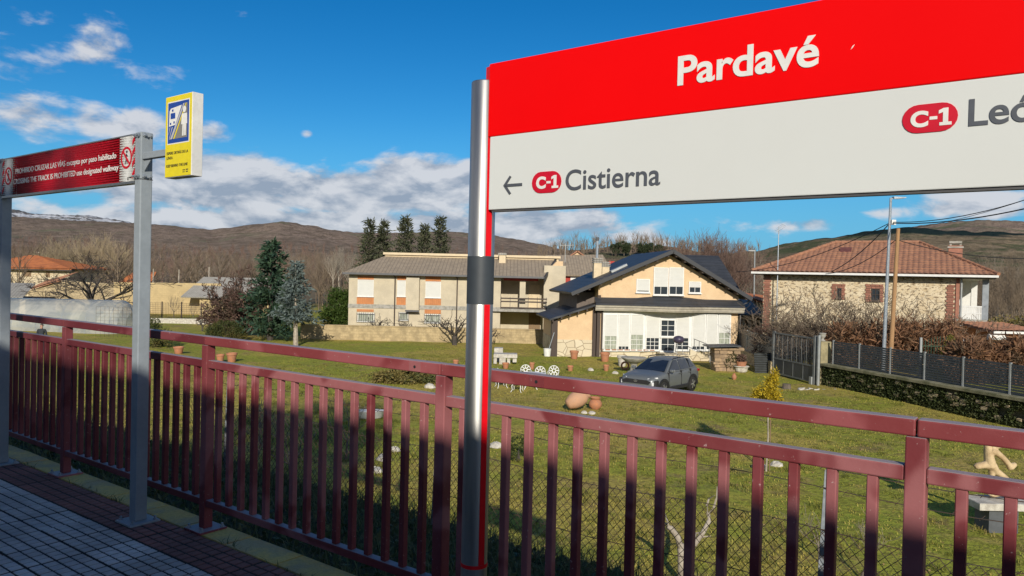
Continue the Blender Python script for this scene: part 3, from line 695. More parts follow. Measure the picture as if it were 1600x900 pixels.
m = MB(); m.box(XB+.10, XB+.118, TY-.0003, TY+.001, 2.040, 2.046); m.box(XB+.124, XB+.150, TY-.0003, TY+.001, 2.041, 2.049); m.box(XB+.10, XB+.115, TY-.0003, TY+.001, 2.030, 2.035); m.build('imprint', M['text_black'], wb)

# ------------------------------------------------------------------ yellow box sign on a bracket
ys = thing('platform_edge_sign', 'yellow keep-behind-the-line box sign on a short grey bracket', 'sign', tuple(sn(0, 2.262)), RZ)
m = MB(); m.box(-4.40, -4.105, -.030, .004, 2.142, 2.182); m.build('bracket', M['post'], ys, bevel=.004)
m = MB(); m.slab([(-4.398, -.012, 2.141), (-4.30, -.012, 2.141), (-4.398, -.012, 2.085)], .004) if False else m.prism([(-4.398, 2.1415), (-4.32, 2.1415), (-4.398, 2.075)], -.016, -.010); m.build('gusset', M['post'], ys)
X0, X1, Z0, Z1 = -4.118, -3.846, 2.013, 2.464
m = MB(); m.box(X0, X1, -.042, .022, Z0, Z1); bx_ = m.build('housing', M['whitepaint'], ys, bevel=.003)
m = MB(); m.box(X0+.004, X1-.004, -.0445, -.0422, Z0+.004, Z1-.004); m.build('face', M['yellow'], ys)
def flat(name, polys, mt, lay, par=ys):
    m = MB()
    for P in polys: m.prism(P, -.0448-.0005*lay, -.0444)
    return m.build(name, mt, par)
rect = lambda x0, z0, x1, z1: [(x0, z0), (x1, z0), (x1, z1), (x0, z1)]
A0, A1, B0, B1 = X0+.024, X1-.022, 2.196, 2.432
flat('pictogram_border', [rect(A0, B0, A1, B1)], M['text_white'], 0)
flat('pictogram_field', [rect(A0+.006, B0+.006, A1-.006, B1-.006)], M['blue'], 1)
pw_, ph_ = A1-A0-.012, B1-B0-.012
Q = lambda u, v: (A0+.006+u*pw_, B0+.006+v*ph_)
flat('pictogram_floor', [[Q(.30, .10), Q(.93, .10), Q(.93, .93), Q(.86, .93)]], M['sgrey'], 2)
flat('pictogram_train', [[Q(.06, .42), Q(.08, .80), Q(.14, .86), Q(.66, .90), Q(.36, .44)]], M['text_white'], 3)
flat('pictogram_rails', [[Q(.06, .10), Q(.08, .10), Q(.24, .40), Q(.20, .40)], [Q(.04, .22), Q(.05, .22), Q(.12, .40), Q(.09, .40)]], M['slgrey'], 2)
flat('pictogram_edge', [[Q(.12, .10), Q(.22, .10), Q(.80, .93), Q(.74, .93)]], M['slgrey'], 4)
flat('pictogram_line', [[Q(.27, .10), Q(.33, .10), Q(.89, .93), Q(.85, .93)]], M['yellow'], 4)
flat('pictogram_window', [rect(*Q(.14, .60), *Q(.36, .74)), rect(*Q(.20, .78), *Q(.27, .83)), rect(*Q(.11, .46), *Q(.17, .51)), rect(*Q(.28, .48), *Q(.34, .53))], M['blue'], 5)
hc = Q(.80, .78); hr = .018
flat('pictogram_person', [[(hc[0]+hr*.8*math.cos(2*math.pi*k/12), hc[1]+hr*math.sin(2*math.pi*k/12)) for k in range(12)], [Q(.69, .68), Q(.91, .68), Q(.93, .42), Q(.88, .42), Q(.87, .14), Q(.81, .14), Q(.80, .40), Q(.78, .40), Q(.77, .14), Q(.71, .14), Q(.72, .42), Q(.66, .42)]], M['text_white'], 6)
letters('ESPERE DETRÁS DE LA', X0+.022, X1-.030, 2.140, .0150, -.0449, M['text_black'], ys, bold=.012)
letters('LÍNEA', X0+.022, X0+.085, 2.114, .0150, -.0449, M['text_black'], ys, bold=.012)
letters('KEEP BEHIND THE LINE', X0+.020, X1-.034, 2.070, .0150, -.0449, M['text_black'], ys, bold=.012)
flat('imprint', [rect(X1-.085, 2.044, X1-.058, 2.049), rect(X1-.050, 2.045, X1-.028, 2.051), rect(X1-.085, 2.034, X1-.062, 2.038), rect(X1-.05, 2.034, X1-.030, 2.040)], M['text_black'], 0)

# ------------------------------------------------------------------ chain-link fence on the bank
CN = 4.50
cf = thing('chain_link_fence', 'rusty chain-link fence on the shaded bank behind the railing', 'fence', tuple(sn(0, CN)), RZ)
ZT, ZB = .115, -1.25
WV = []; WF = []
def wire(p, q, r=.0023):
    o = len(WV); p = Vector(p); q = Vector(q); d = (q-p).normalized(); a = d.orthogonal().normalized(); c = d.cross(a)
    for e in (p, q):
        for k in range(3): t = 2*math.pi*k/3; WV.append(tuple(e+(a*math.cos(t)+c*math.sin(t))*r))
    for k in range(3): WF.append((o+k, o+(k+1) % 3, o+3+(k+1) % 3, o+3+k))
cell = .060
def dist_(s, z): return (s+.012*math.sin(z*5+s*1.7)+.006*math.sin(s*9), .015*math.sin(s*2.1)+.012*math.sin(z*6+s), z+.014*math.sin(s*2.9)+.01*math.sin(s*5+1))
for k in range(int(-8/cell), int((3.2+1.5)/cell)):
    for sgn in (1, -1):
        s0 = k*cell; zz = ZB
        while zz < ZT-1e-6:
            z2 = min(zz+.17, ZT)
            f = lambda z: s0+sgn*(z-ZB)*.92 if sgn > 0 else s0-(z-ZB)*.92+1.25
            if -8 < f(zz) < 3.4 or -8 < f(z2) < 3.4:
                a, c = dist_(f(zz), zz), dist_(f(z2), z2)
                wire((a[0], a[1]+.002*sgn, a[2]), (c[0], c[1]+.002*sgn, c[2]))
            zz = z2
stuff(npmesh('wire_mesh', WV, WF, M['wire'], cf))
for z in (.47, .355, ZT, -.25, -.62):
    m = MB(); pts = [(s_, -.004+.012*math.sin(s_*3), z+.014*math.sin(s_*2.9)-.008) for s_ in np.arange(-8, 3.41, .2)]
    m.tube(pts, .0030, 4)
    if z > .3:
        for s_ in np.arange(-7.9, 3.3, .13): m.bar((s_-.012, 0, z+.014*math.sin(s_*2.9)-.022), (s_+.012, .004, z+.014*math.sin(s_*2.9)+.006), .003, .003)
    m.build('tension_wire', M['wire'], cf)
for s_ in (-7.05, -4.10, -1.115, 1.87):
    zb = gh(*(UV*s_+NV*CN).xy)
    m = MB(); m.box(-.030, .030, -.003, .003, zb-.25, .44); m.box(-.030, -.024, .0032, .050, zb-.25, .41); m.prism([(-.03, .4402), (.03, .4402), (.0, .50)], -.003, .003)
    o = m.build('post', M['steel'], cf); o.location = (s_, .02, 0); o.rotation_euler = (0, R(2), R(15))
# ------------------------------------------------------------------ leaves and grass on the bank and in the garden
def leaves(N, posf, size, ratio=.6, up=.4):
    P = posf(N); N = len(P); A = rng.normal(size=(N, 3)); A[:, 2] = np.abs(A[:, 2])*up; A /= np.linalg.norm(A, axis=1)[:, None]
    B = rng.normal(size=(N, 3)); B -= A*(A*B).sum(1)[:, None]; B /= np.linalg.norm(B, axis=1)[:, None]
    L = size*(.5+rng.random((N, 1))); w = L*ratio
    V = np.stack([P, P+A*L*.5+B*w*.5, P+A*L, P+A*L*.5-B*w*.5], 1).reshape(-1, 3)
    return V, np.arange(4*N).reshape(N, 4)
def bank(N):
    s_ = rng.uniform(-11, 3.5, N); n_ = 2.62+rng.random(N)**.8*3.6; X = n_*.6+s_*.8; Y = n_*.8-s_*.6
    return np.stack([X, Y, ground_h(X, Y)+rng.random(N)*.07], 1)
V1, F1 = leaves(26000, bank, .06, .45, .9)
def blades(N, posf, h, w, lean=.5):
    P = posf(N); N = len(P); hh = h*(.4+rng.random((N, 1))*.9); th = rng.random(N)*6.283
    D = np.stack([np.cos(th), np.sin(th), np.zeros(N)], 1); ph = th+1.57; Wd = np.stack([np.cos(ph), np.sin(ph), np.zeros(N)], 1)*w
    mid = P+D*hh*lean*.35; mid[:, 2] += hh[:, 0]*.62; tip = P+D*hh*lean*1.1; tip[:, 2] += hh[:, 0]*.9
    V = np.stack([P-Wd, P+Wd, mid+Wd*.7, tip, mid-Wd*.7], 1).reshape(-1, 3); k = np.arange(N)*5
    F = np.concatenate([np.stack([k, k+1, k+2, k+4], 1), np.stack([k+4, k+2, k+3, k+3], 1)])
    return V, F
V2, F2 = blades(9000, bank, .20, .004, .8)
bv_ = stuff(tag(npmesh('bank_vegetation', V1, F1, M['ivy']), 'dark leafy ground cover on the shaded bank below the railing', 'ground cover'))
V2b = V2; k = np.arange(len(V2)//5)*5
F2b = np.concatenate([np.stack([k, k+1, k+2], 1), np.stack([k, k+2, k+4], 1), np.stack([k+4, k+2, k+3], 1)])
stuff(tag(npmesh('bank_grass', V2b, F2b, M['ivy']), 'long arching grass blades on the shaded bank', 'grass'))
def litter(N):
    n_ = 8+rng.random(N)*22; s_ = rng.uniform(-22, 12, N); X = n_*.6+s_*.8; Y = n_*.8-s_*.6
    ok = (X < wall_x(Y)-.2) & (fbm(X*.5, Y*.5, 61) > .45); X, Y = X[ok], Y[ok]; return np.stack([X, Y, ground_h(X, Y)+.015], 1)
V4, F4 = leaves(7000, litter, .038, .7, .5)
stuff(tag(npmesh('fallen_leaves', V4, F4, foliage('dead_leaves', (.24, .14, .065), (.36, .26, .14), (.17, .10, .05), .2)), 'brown fallen leaves scattered over the lawn', 'leaves'))
def meadow(N):
    n_ = 10.5+(rng.random(N)**1.5)*30; s_ = rng.uniform(-36, 12, N); X = n_*.6+s_*.8; Y = n_*.8-s_*.6
    ok = (X < wall_x(Y)-.2) & (X > -1.0*Y) & (fbm(X*.8, Y*.8, 41) > .40)
    X, Y = X[ok], Y[ok]; return np.stack([X, Y, ground_h(X, Y)], 1)
def tufts(N):
    n_ = 10.5+(rng.random(N//24)**1.4)*26; s_ = rng.uniform(-34, 11, N//24); n_ = np.repeat(n_, 24)+rng.normal(size=N//24*24)*.09; s_ = np.repeat(s_, 24)+rng.normal(size=N//24*24)*.11
    X = n_*.6+s_*.8; Y = n_*.8-s_*.6; ok = (X < wall_x(Y)-.2); X, Y = X[ok], Y[ok]; return np.stack([X, Y, ground_h(X, Y)], 1)
V5, _ = blades(60000, tufts, .10, .008, .8); k = np.arange(len(V5)//5)*5
stuff(tag(npmesh('grass_tufts', V5, np.concatenate([np.stack([k, k+1, k+2], 1), np.stack([k, k+2, k+4], 1), np.stack([k+4, k+2, k+3], 1)]), foliage('tuft_grass', (.15, .17, .03), (.26, .25, .05), (.34, .27, .09), .35, .5)), 'longer coarse grass tufts dotted over the lawn', 'grass'))
def weeds(N):
    s_ = rng.uniform(-9, 1, N); n_ = np.where(rng.random(N) < .5, 2.374, 2.585)+rng.normal(size=N)*.008; c = vnoise(s_*2.2, s_*0, 9) > .62; s_, n_ = s_[c], n_[c]
    return np.stack([n_*.6+s_*.8, n_*.8-s_*.6, np.full(len(s_), -.03)], 1)
V6, _ = blades(1500, weeds, .06, .003, .9); k = np.arange(len(V6)//5)*5
stuff(tag(npmesh('kerb_weeds', V6, np.concatenate([np.stack([k, k+1, k+2], 1), np.stack([k, k+2, k+4], 1), np.stack([k+4, k+2, k+3], 1)]), M['ivy']), 'small weeds growing in the joints along the yellow kerb', 'weeds'))
V3, _ = blades(120000, meadow, .045, .011, .9); k = np.arange(len(V3)//5)*5
F3 = np.concatenate([np.stack([k, k+1, k+2], 1), np.stack([k, k+2, k+4], 1), np.stack([k+4, k+2, k+3], 1)])
stuff(tag(npmesh('meadow_grass', V3, F3, M['grass']), 'short yellow-green winter grass growing over the garden', 'grass'))
# ------------------------------------------------------------------ plants: generators
def segs_mesh(segs, n=3):
    """many tapered twigs -> one soup of n-sided prisms"""
    P0 = np.array([s[0] for s in segs]); P1 = np.array([s[1] for s in segs]); r0 = np.array([s[2] for s in segs]); r1 = np.array([s[3] for s in segs])
    D = P1-P0; D /= np.maximum(np.linalg.norm(D, axis=1), 1e-9)[:, None]
    ref = np.where(np.abs(D[:, 2:3]) < .8, np.array([[0, 0, 1.]]), np.array([[1., 0, 0]]))
    A = np.cross(D, ref); A /= np.linalg.norm(A, axis=1)[:, None]; B = np.cross(D, A)
    vs = []
    for P, r in ((P0, r0), (P1, r1)):
        for k in range(n):
            t = 2*math.pi*k/n; vs.append(P+(A*math.cos(t)+B*math.sin(t))*r[:, None])
    V = np.stack(vs, 1).reshape(-1, 3); N = len(segs); o = (np.arange(N)*2*n)[:, None]
    F = np.concatenate([o+np.array([k, (k+1) % n, n+(k+1) % n, n+k]) for k in range(n)])
    return V, F
def rv(r, s=1.0): return Vector((r.gauss(0, s), r.gauss(0, s), r.gauss(0, s)))
def grow(r, p, d, L, rad, lev, segs, maxlev, up=.12, kids=(3, 5), spread=.75, shrink=.62, wob=.16, minr=.004):
    k = 4 if lev < 2 else 3
    pts = [p.copy()]; rr = rad; q = p.copy(); dd = d.normalized()
    for i in range(k):
        dd = (dd + rv(r, wob) + Vector((0, 0, up*(.4+.6*lev/maxlev)))).normalized()
        q2 = q+dd*(L/k); r2 = max(minr, rad*(1-(i+1)/k*.55))
        segs.append((tuple(q), tuple(q2), rr, r2)); q, rr = q2, r2; pts.append(q.copy())
    if lev >= maxlev: return
    for c in range(r.randint(*kids)):
        f = r.uniform(.30, 1.0); i = min(int(f*k), k-1); pp = pts[i].lerp(pts[i+1], f*k-i)
        ax = dd.orthogonal().normalized(); ax.rotate(Matrix.Rotation(r.uniform(0, 6.283), 3, dd))
        nd = (dd*(1-spread*.55)+ax*spread*r.uniform(.6, 1.2)).normalized()
        grow(r, pp, nd, L*shrink*r.uniform(.7, 1.15), max(minr, rad*(1-f*.5)*.58), lev+1, segs, maxlev, up, kids, spread, shrink, wob, minr)
def bare_meshes(seed, h, trunk_h, r0, levels=4, kids=(3, 5), spread=.75, limbs=4, up=.12, mt='bark', tw='twig', minr=.008, shrink=.62, lean=0, wob=.16, limb_len=.55):
    r = random.Random(seed); ts = []; cs = []
    q = Vector((0, 0, -.25)); d = Vector((r.uniform(-.1, .1)+lean, r.uniform(-.1, .1), 1)); rr = r0*1.25; k = 5
    tp = [q.copy()]
    for i in range(k):
        d = (d+rv(r, .05)).normalized(); q2 = q+d*((trunk_h+.25)/k); r2 = r0*(1-.30*(i+1)/k)
        tp.append(q2.copy()); q, rr = q2, r2
    trunk = MB(); trunk.tube(tp, [r0*(1.3 if i == 0 else 1.05-.30*i/k) for i in range(k+1)], 8)
    for i in range(limbs):
        a = 6.283*i/limbs+r.uniform(-.4, .4); nd = Vector((math.cos(a)*spread, math.sin(a)*spread, r.uniform(.5, 1.1))).normalized()
        if i == 0: nd = (d+rv(r, .15)).normalized()
        grow(r, tp[-1] if i % 2 == 0 else tp[-2].lerp(tp[-1], r.uniform(.2, .9)), nd, h*limb_len*r.uniform(.7, 1.0), r0*.55, 1, cs, levels, up, kids, spread, shrink, wob, minr)
    return trunk, cs
def mesh_soup(name, V, F, m):
    o = npmesh(name, V, F, m); me = o.data; bpy.data.objects.remove(o); return me
class TreeKind:
    def __init__(s, seed, h, trunk_h, r0, mt='bark', tw='twig', **kw):
        tr, cs = bare_meshes(seed, h, trunk_h, r0, **kw)
        s.trunk = tr.mesh('trunk', M[mt], True)
        V, F = segs_mesh(cs); k = h/ max(.1, V[:, 2].max()); s.crown = mesh_soup('crown', V, F, M[tw]); s.h = V[:, 2].max()
    def place(s, name, label, cat, x, y, h, group=None, rz=None, z=None, wide=1.0):
        z = gh(x, y) if z is None else z
        t = thing(name, label, cat, (x, y, z), random.uniform(0, 6.28) if rz is None else rz, group)
        k = h/s.h; t.scale = (k*wide, k*wide, k)
        inst(s.trunk, 'trunk', t); inst(s.crown, 'crown', t); return t
def sprays(r, pts_dirs, L, w, m, name, n=4):
    """small needle/leaf blades round branch points"""
    P = np.array([p for p, d in pts_dirs]); D = np.array([d for p, d in pts_dirs])
    P = np.repeat(P, n, 0); D = np.repeat(D, n, 0); N = len(P)
    A = D+rng.normal(size=(N, 3))*.65; A /= np.linalg.norm(A, axis=1)[:, None]
    B = rng.normal(size=(N, 3)); B -= A*(A*B).sum(1)[:, None]; B /= np.linalg.norm(B, axis=1)[:, None]
    l = L*(.6+.8*rng.random((N, 1))); P = P+rng.normal(size=(N, 3))*L*.25
    V = np.stack([P-B*w*.3, P+A*l*.55-B*w*.5, P+A*l, P+A*l*.5+B*w*.5], 1).reshape(-1, 3)
    return V, np.arange(4*N).reshape(N, 4)
def conifer(seed, h, base_r, trunk_r, z0, whorl, per, mt, L, w, droop=-.15, shape=1.0, irr=.25, n=4, bark='bark_dark', flat=0.3, tipup=0):
    r = random.Random(seed); tr = MB(); lean = Vector((r.uniform(-.02, .02), r.uniform(-.02, .02), 1))
    tr.tube([lean*(-.2), lean*h*.5, lean*h*.97], [trunk_r*1.15, trunk_r*.6, .015], 7)
    pd = []; z = z0
    while z < h*.985:
        f = (z-z0)/(h-z0); br = base_r*((1-f)**shape)*(1-irr*r.random())+.12
        for k in range(per):
            a = r.uniform(0, 6.283); b_ = br*r.uniform(.45, 1.12); st_ = max(2, int(b_/ (L*.55)))
            d = Vector((math.cos(a), math.sin(a), droop+tipup*f+r.uniform(-.12, .12)))
            for i in range(1, st_+1):
                u = i/st_; p_ = lean*z+d*b_*u+Vector((0, 0, -droop*.5*b_*u*u))
                side = Vector((-d.y, d.x, 0))*r.choice((-1, 1))*.8*(1-u*.6)
                p_ = p_+Vector((r.gauss(0, .05), r.gauss(0, .05), r.gauss(0, .03)))*b_
                pd.append((tuple(p_), tuple((d+side+Vector((0, 0, flat*r.uniform(-.5, .8)))).normalized())))
        z += whorl*r.uniform(.7, 1.3)
    V, F = sprays(r, pd, L, w, M[mt], 'crown', n)
    return tr, V, F
def blob_leaves(seed, blobs, N, size, mt, ratio=.55, hollow=.55):
    """leaf blades spread through lumpy volumes: blobs = (x,y,z, rx,ry,rz)"""
    r = np.random.default_rng(seed); B = np.array(blobs, float); wgt = B[:, 3]*B[:, 4]*B[:, 5]; wgt = wgt**.75; wgt /= wgt.sum()
    i = r.choice(len(B), N, p=wgt); d = r.normal(size=(N, 3)); d /= np.linalg.norm(d, axis=1)[:, None]
    rad = (hollow+(1-hollow)*r.random(N)**.6)*(1+.12*r.normal(size=N)); P = B[i, :3]+d*B[i, 3:]*rad[:, None]
    keep = vnoise(P[:, 0]*3.1/max(.25, size*6)+7, (P[:, 1]+P[:, 2]*1.7)*3.1/max(.25, size*6), seed) > .30
    P, d = P[keep], d[keep]; N = len(P)
    A = d*.6+r.normal(size=(N, 3))*.8; A /= np.linalg.norm(A, axis=1)[:, None]
    C = r.normal(size=(N, 3)); C -= A*(A*C).sum(1)[:, None]; C /= np.linalg.norm(C, axis=1)[:, None]
    L = size*(.6+.8*r.random((N, 1)))
    V = np.stack([P, P+A*L*.5+C*L*ratio*.5, P+A*L, P+A*L*.5-C*L*ratio*.5], 1).reshape(-1, 3)
    return V, np.arange(4*N).reshape(N, 4)
def bush(name, label, x, y, blobs, N, size, mt, seed, z=None, group=None, cat='bush', stem=True, rz=0, ratio=.55):
    t = thing(name, label, cat, (x, y, gh(x, y) if z is None else z), rz, group)
    V, F = blob_leaves(seed, blobs, N, size, M[mt], ratio); npmesh('foliage', V, F, M[mt], t)
    if stem:
        m = MB(); r = random.Random(seed)
        for k in range(4):
            b_ = blobs[k % len(blobs)]
            m.tube([(r.uniform(-.06, .06), r.uniform(-.06, .06), -.1), (b_[0]*.5, b_[1]*.5, b_[2]*.5), (b_[0], b_[1], b_[2])], [.04, .028, .012], 5)
        m.build('stem', M['bark_dark'], t)
    return t

# ------------------------------------------------------------------ garden and background trees
# conifers -----------------------------------------------------------
def put_conifer(name, label, cat, px_, py_base, Y, kw, group=None, z=None):
    p_ = at(px_, py_base, Y); zz = gh(p_.x, p_.y) if z is None else z
    t = thing(name, label, cat, (p_.x, p_.y, zz), random.uniform(0, 6), group)
    tr, V, F = conifer(**kw); tr.build('trunk', M[kw.get('bark', 'bark_dark')], t); npmesh('crown', V, F, M[kw['mt']], t); return t
put_conifer('cedar_tree', 'dark green cedar with flat spreading branches left of the blue spruce', 'tree', 422, 525, 55, dict(seed=3, h=7.1, base_r=2.75, trunk_r=.2, z0=.7, whorl=.34, per=8, mt='cedar', L=.42, w=.15, droop=.06, shape=.62, irr=.55, n=6, flat=.2))
put_conifer('spruce_tree', 'slim blue-grey spruce with a bare pale lower trunk', 'tree', 462, 540, 51.5, dict(seed=8, h=6.0, base_r=1.75, trunk_r=.16, z0=2.0, whorl=.24, per=7, mt='spruce', L=.30, w=.10, droop=-.30, shape=.95, irr=.45, n=6, bark='bark_pale'))
for i, (x, top, w, lab) in enumerate([(577, 343, 1.45, 'leftmost of the dark conifers behind the cream house'), (599, 347, 1.35, 'second dark conifer from the left behind the cream house'), (634, 340, 1.75, 'middle dark conifer, broad at the base, behind the cream roof'), (665, 351, 1.1, 'smallest dark conifer behind the cream roof ridge'), (685, 339, 1.6, 'rightmost dark conifer behind the cream roof ridge')]):
    Y = 86+(i % 2)*3; ztop = at(x, top, Y).z; h = ztop+3.5
    put_conifer('conifer', lab, 'tree', x, 470, Y, dict(seed=20+i, h=h, base_r=w*2.3, trunk_r=.22, z0=1.0, whorl=.27, per=8, mt='darkconifer', L=.50, w=.13, droop=-.12, shape=.9, irr=.75, n=4, tipup=.5), 'row of dark conifers behind the cream house', z=-3.5)
# bare tree kinds ----------------------------------------------------
K_orch = TreeKind(5, 5, 1.1, .20, mt='bark_dark', tw='bark_dark', levels=4, kids=(3, 5), spread=.95, limbs=7, up=.08, minr=.013)
K_prun = TreeKind(9, 2, .5, .11, mt='bark_dark', tw='bark_dark', levels=3, kids=(2, 4), spread=1.0, limbs=5, up=.12, minr=.012)
K_tall = [TreeKind(40+i, 14, 3.2, .18, mt='bark_pale' if i == 1 else 'bark', tw=tw_, levels=4, kids=(4, 6), spread=.55, limbs=6, up=.30, minr=.013, limb_len=.5) for i, tw_ in enumerate(['twig', 'twig_grey', 'twig_red', 'twig'])]
K_tan = TreeKind(47, 14, 2.6, .18, mt='bark_pale', tw='twig_tan', levels=4, kids=(4, 6), spread=.6, limbs=7, up=.30, minr=.015, limb_len=.5)
K_birch = TreeKind(61, 12, 6.0, .13, mt='bark_pale', tw='bark_pale', levels=3, kids=(4, 6), spread=.6, limbs=8, up=.35, minr=.012, limb_len=.32)
K_bushy = TreeKind(71, 3, .35, .06, mt='bark_dark', tw='twig', levels=4, kids=(4, 5), spread=.8, limbs=8, up=.22, minr=.007, limb_len=.6)
K_young = TreeKind(81, 3, .9, .05, mt='bark', tw='twig_grey', levels=3, kids=(3, 4), spread=.6, limbs=5, up=.3, minr=.006)
def putk(K, name, label, px_, top, Y, group=None, zb=None, wide=1.0, cat='tree'):
    p_ = at(px_, 450, Y); zb = gh(p_.x, p_.y) if zb is None else zb
    return K.place(name, label, cat, p_.x, p_.y, at(px_, top, Y).z-zb, group, z=zb, wide=wide)
putk(K_orch, 'bare_tree', 'gnarled bare fruit tree with dark limbs behind the polytunnel', 143, 392, 68, wide=1.5)
for px_, top, Y, lab, w in [(590, 490, 60.5, 'pollarded bare shrub against the left of the cream house', 1.3), (636, 494, 60.5, 'smaller pollarded bare shrub below the bay of the cream house', 1.2), (688, 490, 60.3, 'pollarded bare shrub right of the barred window on the cream house', 1.2), (712, 484, 55.0, 'dark pruned bare tree in front of the garden wall beside the sign post', 1.3), (766, 500, 54.5, 'low pruned bare bush just right of the sign post before the garden wall', 1.3)]:
    putk(K_prun, 'pruned_tree', lab, px_, top, Y, 'pruned bare trees before the cream house', wide=w)
putk(K_prun, 'bare_stump_tree', 'pollarded grey bare tree beside the round dark shrub by the pale wall', 317, 492, 62)
putk(K_young, 'bare_sapling', 'thin bare sapling in front of the long cream wall', 273, 455, 76)
putk(K_young, 'bare_sapling', 'bare sapling with reddish twigs right of the thin one at the cream wall', 302, 470, 74)
# woods behind the houses
gwoods = 'bare winter trees in the woods behind the houses'
rr = random.Random(5)
spots = [(72, 392, 122), (95, 366, 116), (118, 360, 114), (140, 356, 112), (160, 360, 116), (178, 368, 112), (200, 392, 120), (250, 398, 130), (275, 396, 125), (300, 404, 130), (325, 398, 118), (350, 400, 122), (385, 384, 112), (410, 378, 118), (470, 382, 115), (485, 380, 112), (500, 392, 120), (545, 400, 120), (560, 408, 118),
         (1078, 366, 95), (1095, 356, 92), (1112, 350, 90), (1130, 356, 94), (1146, 368, 92), (1160, 380, 95), (1062, 378, 100), (1085, 384, 85), (1560, 398, 75), (1578, 392, 72), (1590, 384, 78), (1545, 402, 82), (1606, 380, 74), (1560, 420, 66), (1585, 415, 64),
         (780, 386, 150), (800, 384, 150), (820, 388, 145), (900, 382, 150), (920, 379, 148), (940, 380, 146), (1170, 396, 130), (1190, 392, 135)]
for i, (x, top, Y) in enumerate(spots):
    K = K_tan if x < 190 else K_tall[2] if 1050 < x < 1165 else K_tall[rr.choice((0, 1, 3))]
    p_ = at(x, 450, Y); zb = -3.5; h = at(x, top, Y).z-zb
    lab, grp = [('tall bare winter tree behind the orange-roofed house and stone barn', 'bare trees behind the left houses'), ('bare winter tree rising behind the long cream wall', 'bare trees behind the cream wall'), ('bare tree between the cedar and the dark conifers', 'bare trees behind the cedar'), ('bare tree far behind the ridge of the cream house', 'bare trees beyond the cream house'), ('reddish bare tree rising behind the slate roof', 'reddish bare trees behind the slate roof'), ('pale bare tree right of the stone house', 'pale bare trees right of the stone house')][0 if x < 190 else 1 if x < 340 else 2 if x < 600 else 3 if x < 1000 else 4 if x < 1200 else 5]
    K.place('bare_tree', lab, 'tree', p_.x, p_.y, h, grp, z=zb, wide=rr.uniform(.75, 1.05) if not 1050 < x < 1165 else 1.1)
for x, top, Y, lab in [(522, 384, 100, 'white-barked birch left of the twin birches by the cream house'), (532, 382, 102, 'white-barked birch, tallest of the birches by the cream house'), (546, 390, 98, 'leaning white-barked birch nearest the cream house roof')]:
    putk(K_birch, 'birch_tree', lab, x, top, Y, 'white-barked birches behind the garden', zb=-3.5, wide=.8)
# pines standing over the wooded hill
for i, (x, top) in enumerate([(962, 378), (975, 376), (1003, 377), (1015, 378), (1030, 381)]):
    Y = 330; p_ = at(x, 400, Y); zb = at(x, 396, Y).z; h = at(x, top, Y).z-zb
    t = thing('pine_tree', 'green pine on the wooded hilltop above the slate roof', 'tree', (p_.x, p_.y, zb-1), i, 'green pines on the wooded hilltop')
    m = MB(); m.tube([(0, 0, 0), (0, 0, h)], [.25, .08], 5); m.build('trunk', M['bark'], t)
    V, F = blob_leaves(90+i, [(rr.uniform(-1.2, 1.2), rr.uniform(-1.2, 1.2), h*f, 1.9*(1.15-f*.6), 1.9, h*.20) for f in (.4, .55, .68, .8, .92)], 4200, .42, M['pine']); npmesh('crown', V, F, M['pine'], t)
# one mass of far woodland at the foot of the hills
def far_wood(N):
    Vs = []; Fs = []; o = 0; r = np.random.default_rng(77)
    base = []
    for k in range(5):
        c = []; rq = random.Random(200+k)
        c.append(((0, 0, 0), (0, 0, .62), .013, .007))
        for j in range(20):
            z = rq.uniform(.22, .72); a = rq.uniform(0, 6.283); l = rq.uniform(.18, .36); u = rq.uniform(.5, 1.1)
            p = (0, 0, z); q = (math.cos(a)*l*.62, math.sin(a)*l*.62, z+l*u); c.append((p, q, .006, .002))
            for s_ in range(2):
                a2 = a+rq.uniform(-1, 1); l2 = l*.55; mid = tuple(p[i]+(q[i]-p[i])*.55 for i in range(3)); c.append((mid, (mid[0]+math.cos(a2)*l2*.6, mid[1]+math.sin(a2)*l2*.6, mid[2]+l2*.8), .004, .0015))
        base.append(segs_mesh(c))
    az = np.radians(r.uniform(-38, 40, N)); D = 100+(r.random(N)**1.1)*170
    X = D*np.sin(az); Y = D*np.cos(az); H = r.uniform(5.0, 9.0, N)*(1-.25*((np.degrees(az) > -5) & (np.degrees(az) < 10)))
    for i in range(N):
        V, F = base[i % 5]; a = r.uniform(0, 6.28); c, s_ = math.cos(a), math.sin(a)
        W_ = V.copy(); W_[:, 0] = (V[:, 0]*c-V[:, 1]*s_)*H[i]+X[i]; W_[:, 1] = (V[:, 0]*s_+V[:, 1]*c)*H[i]+Y[i]
        W_[:, 2] = V[:, 2]*H[i]-3.6+max(0, D[i]-140)*.05; Vs.append(W_); Fs.append(F+o); o += len(V)
    return np.concatenate(Vs), np.concatenate(Fs)
V, F = far_wood(900)
stuff(tag(npmesh('far_woodland', V, F, M['twig']), 'far bare winter woodland at the foot of the hills', 'woodland'))
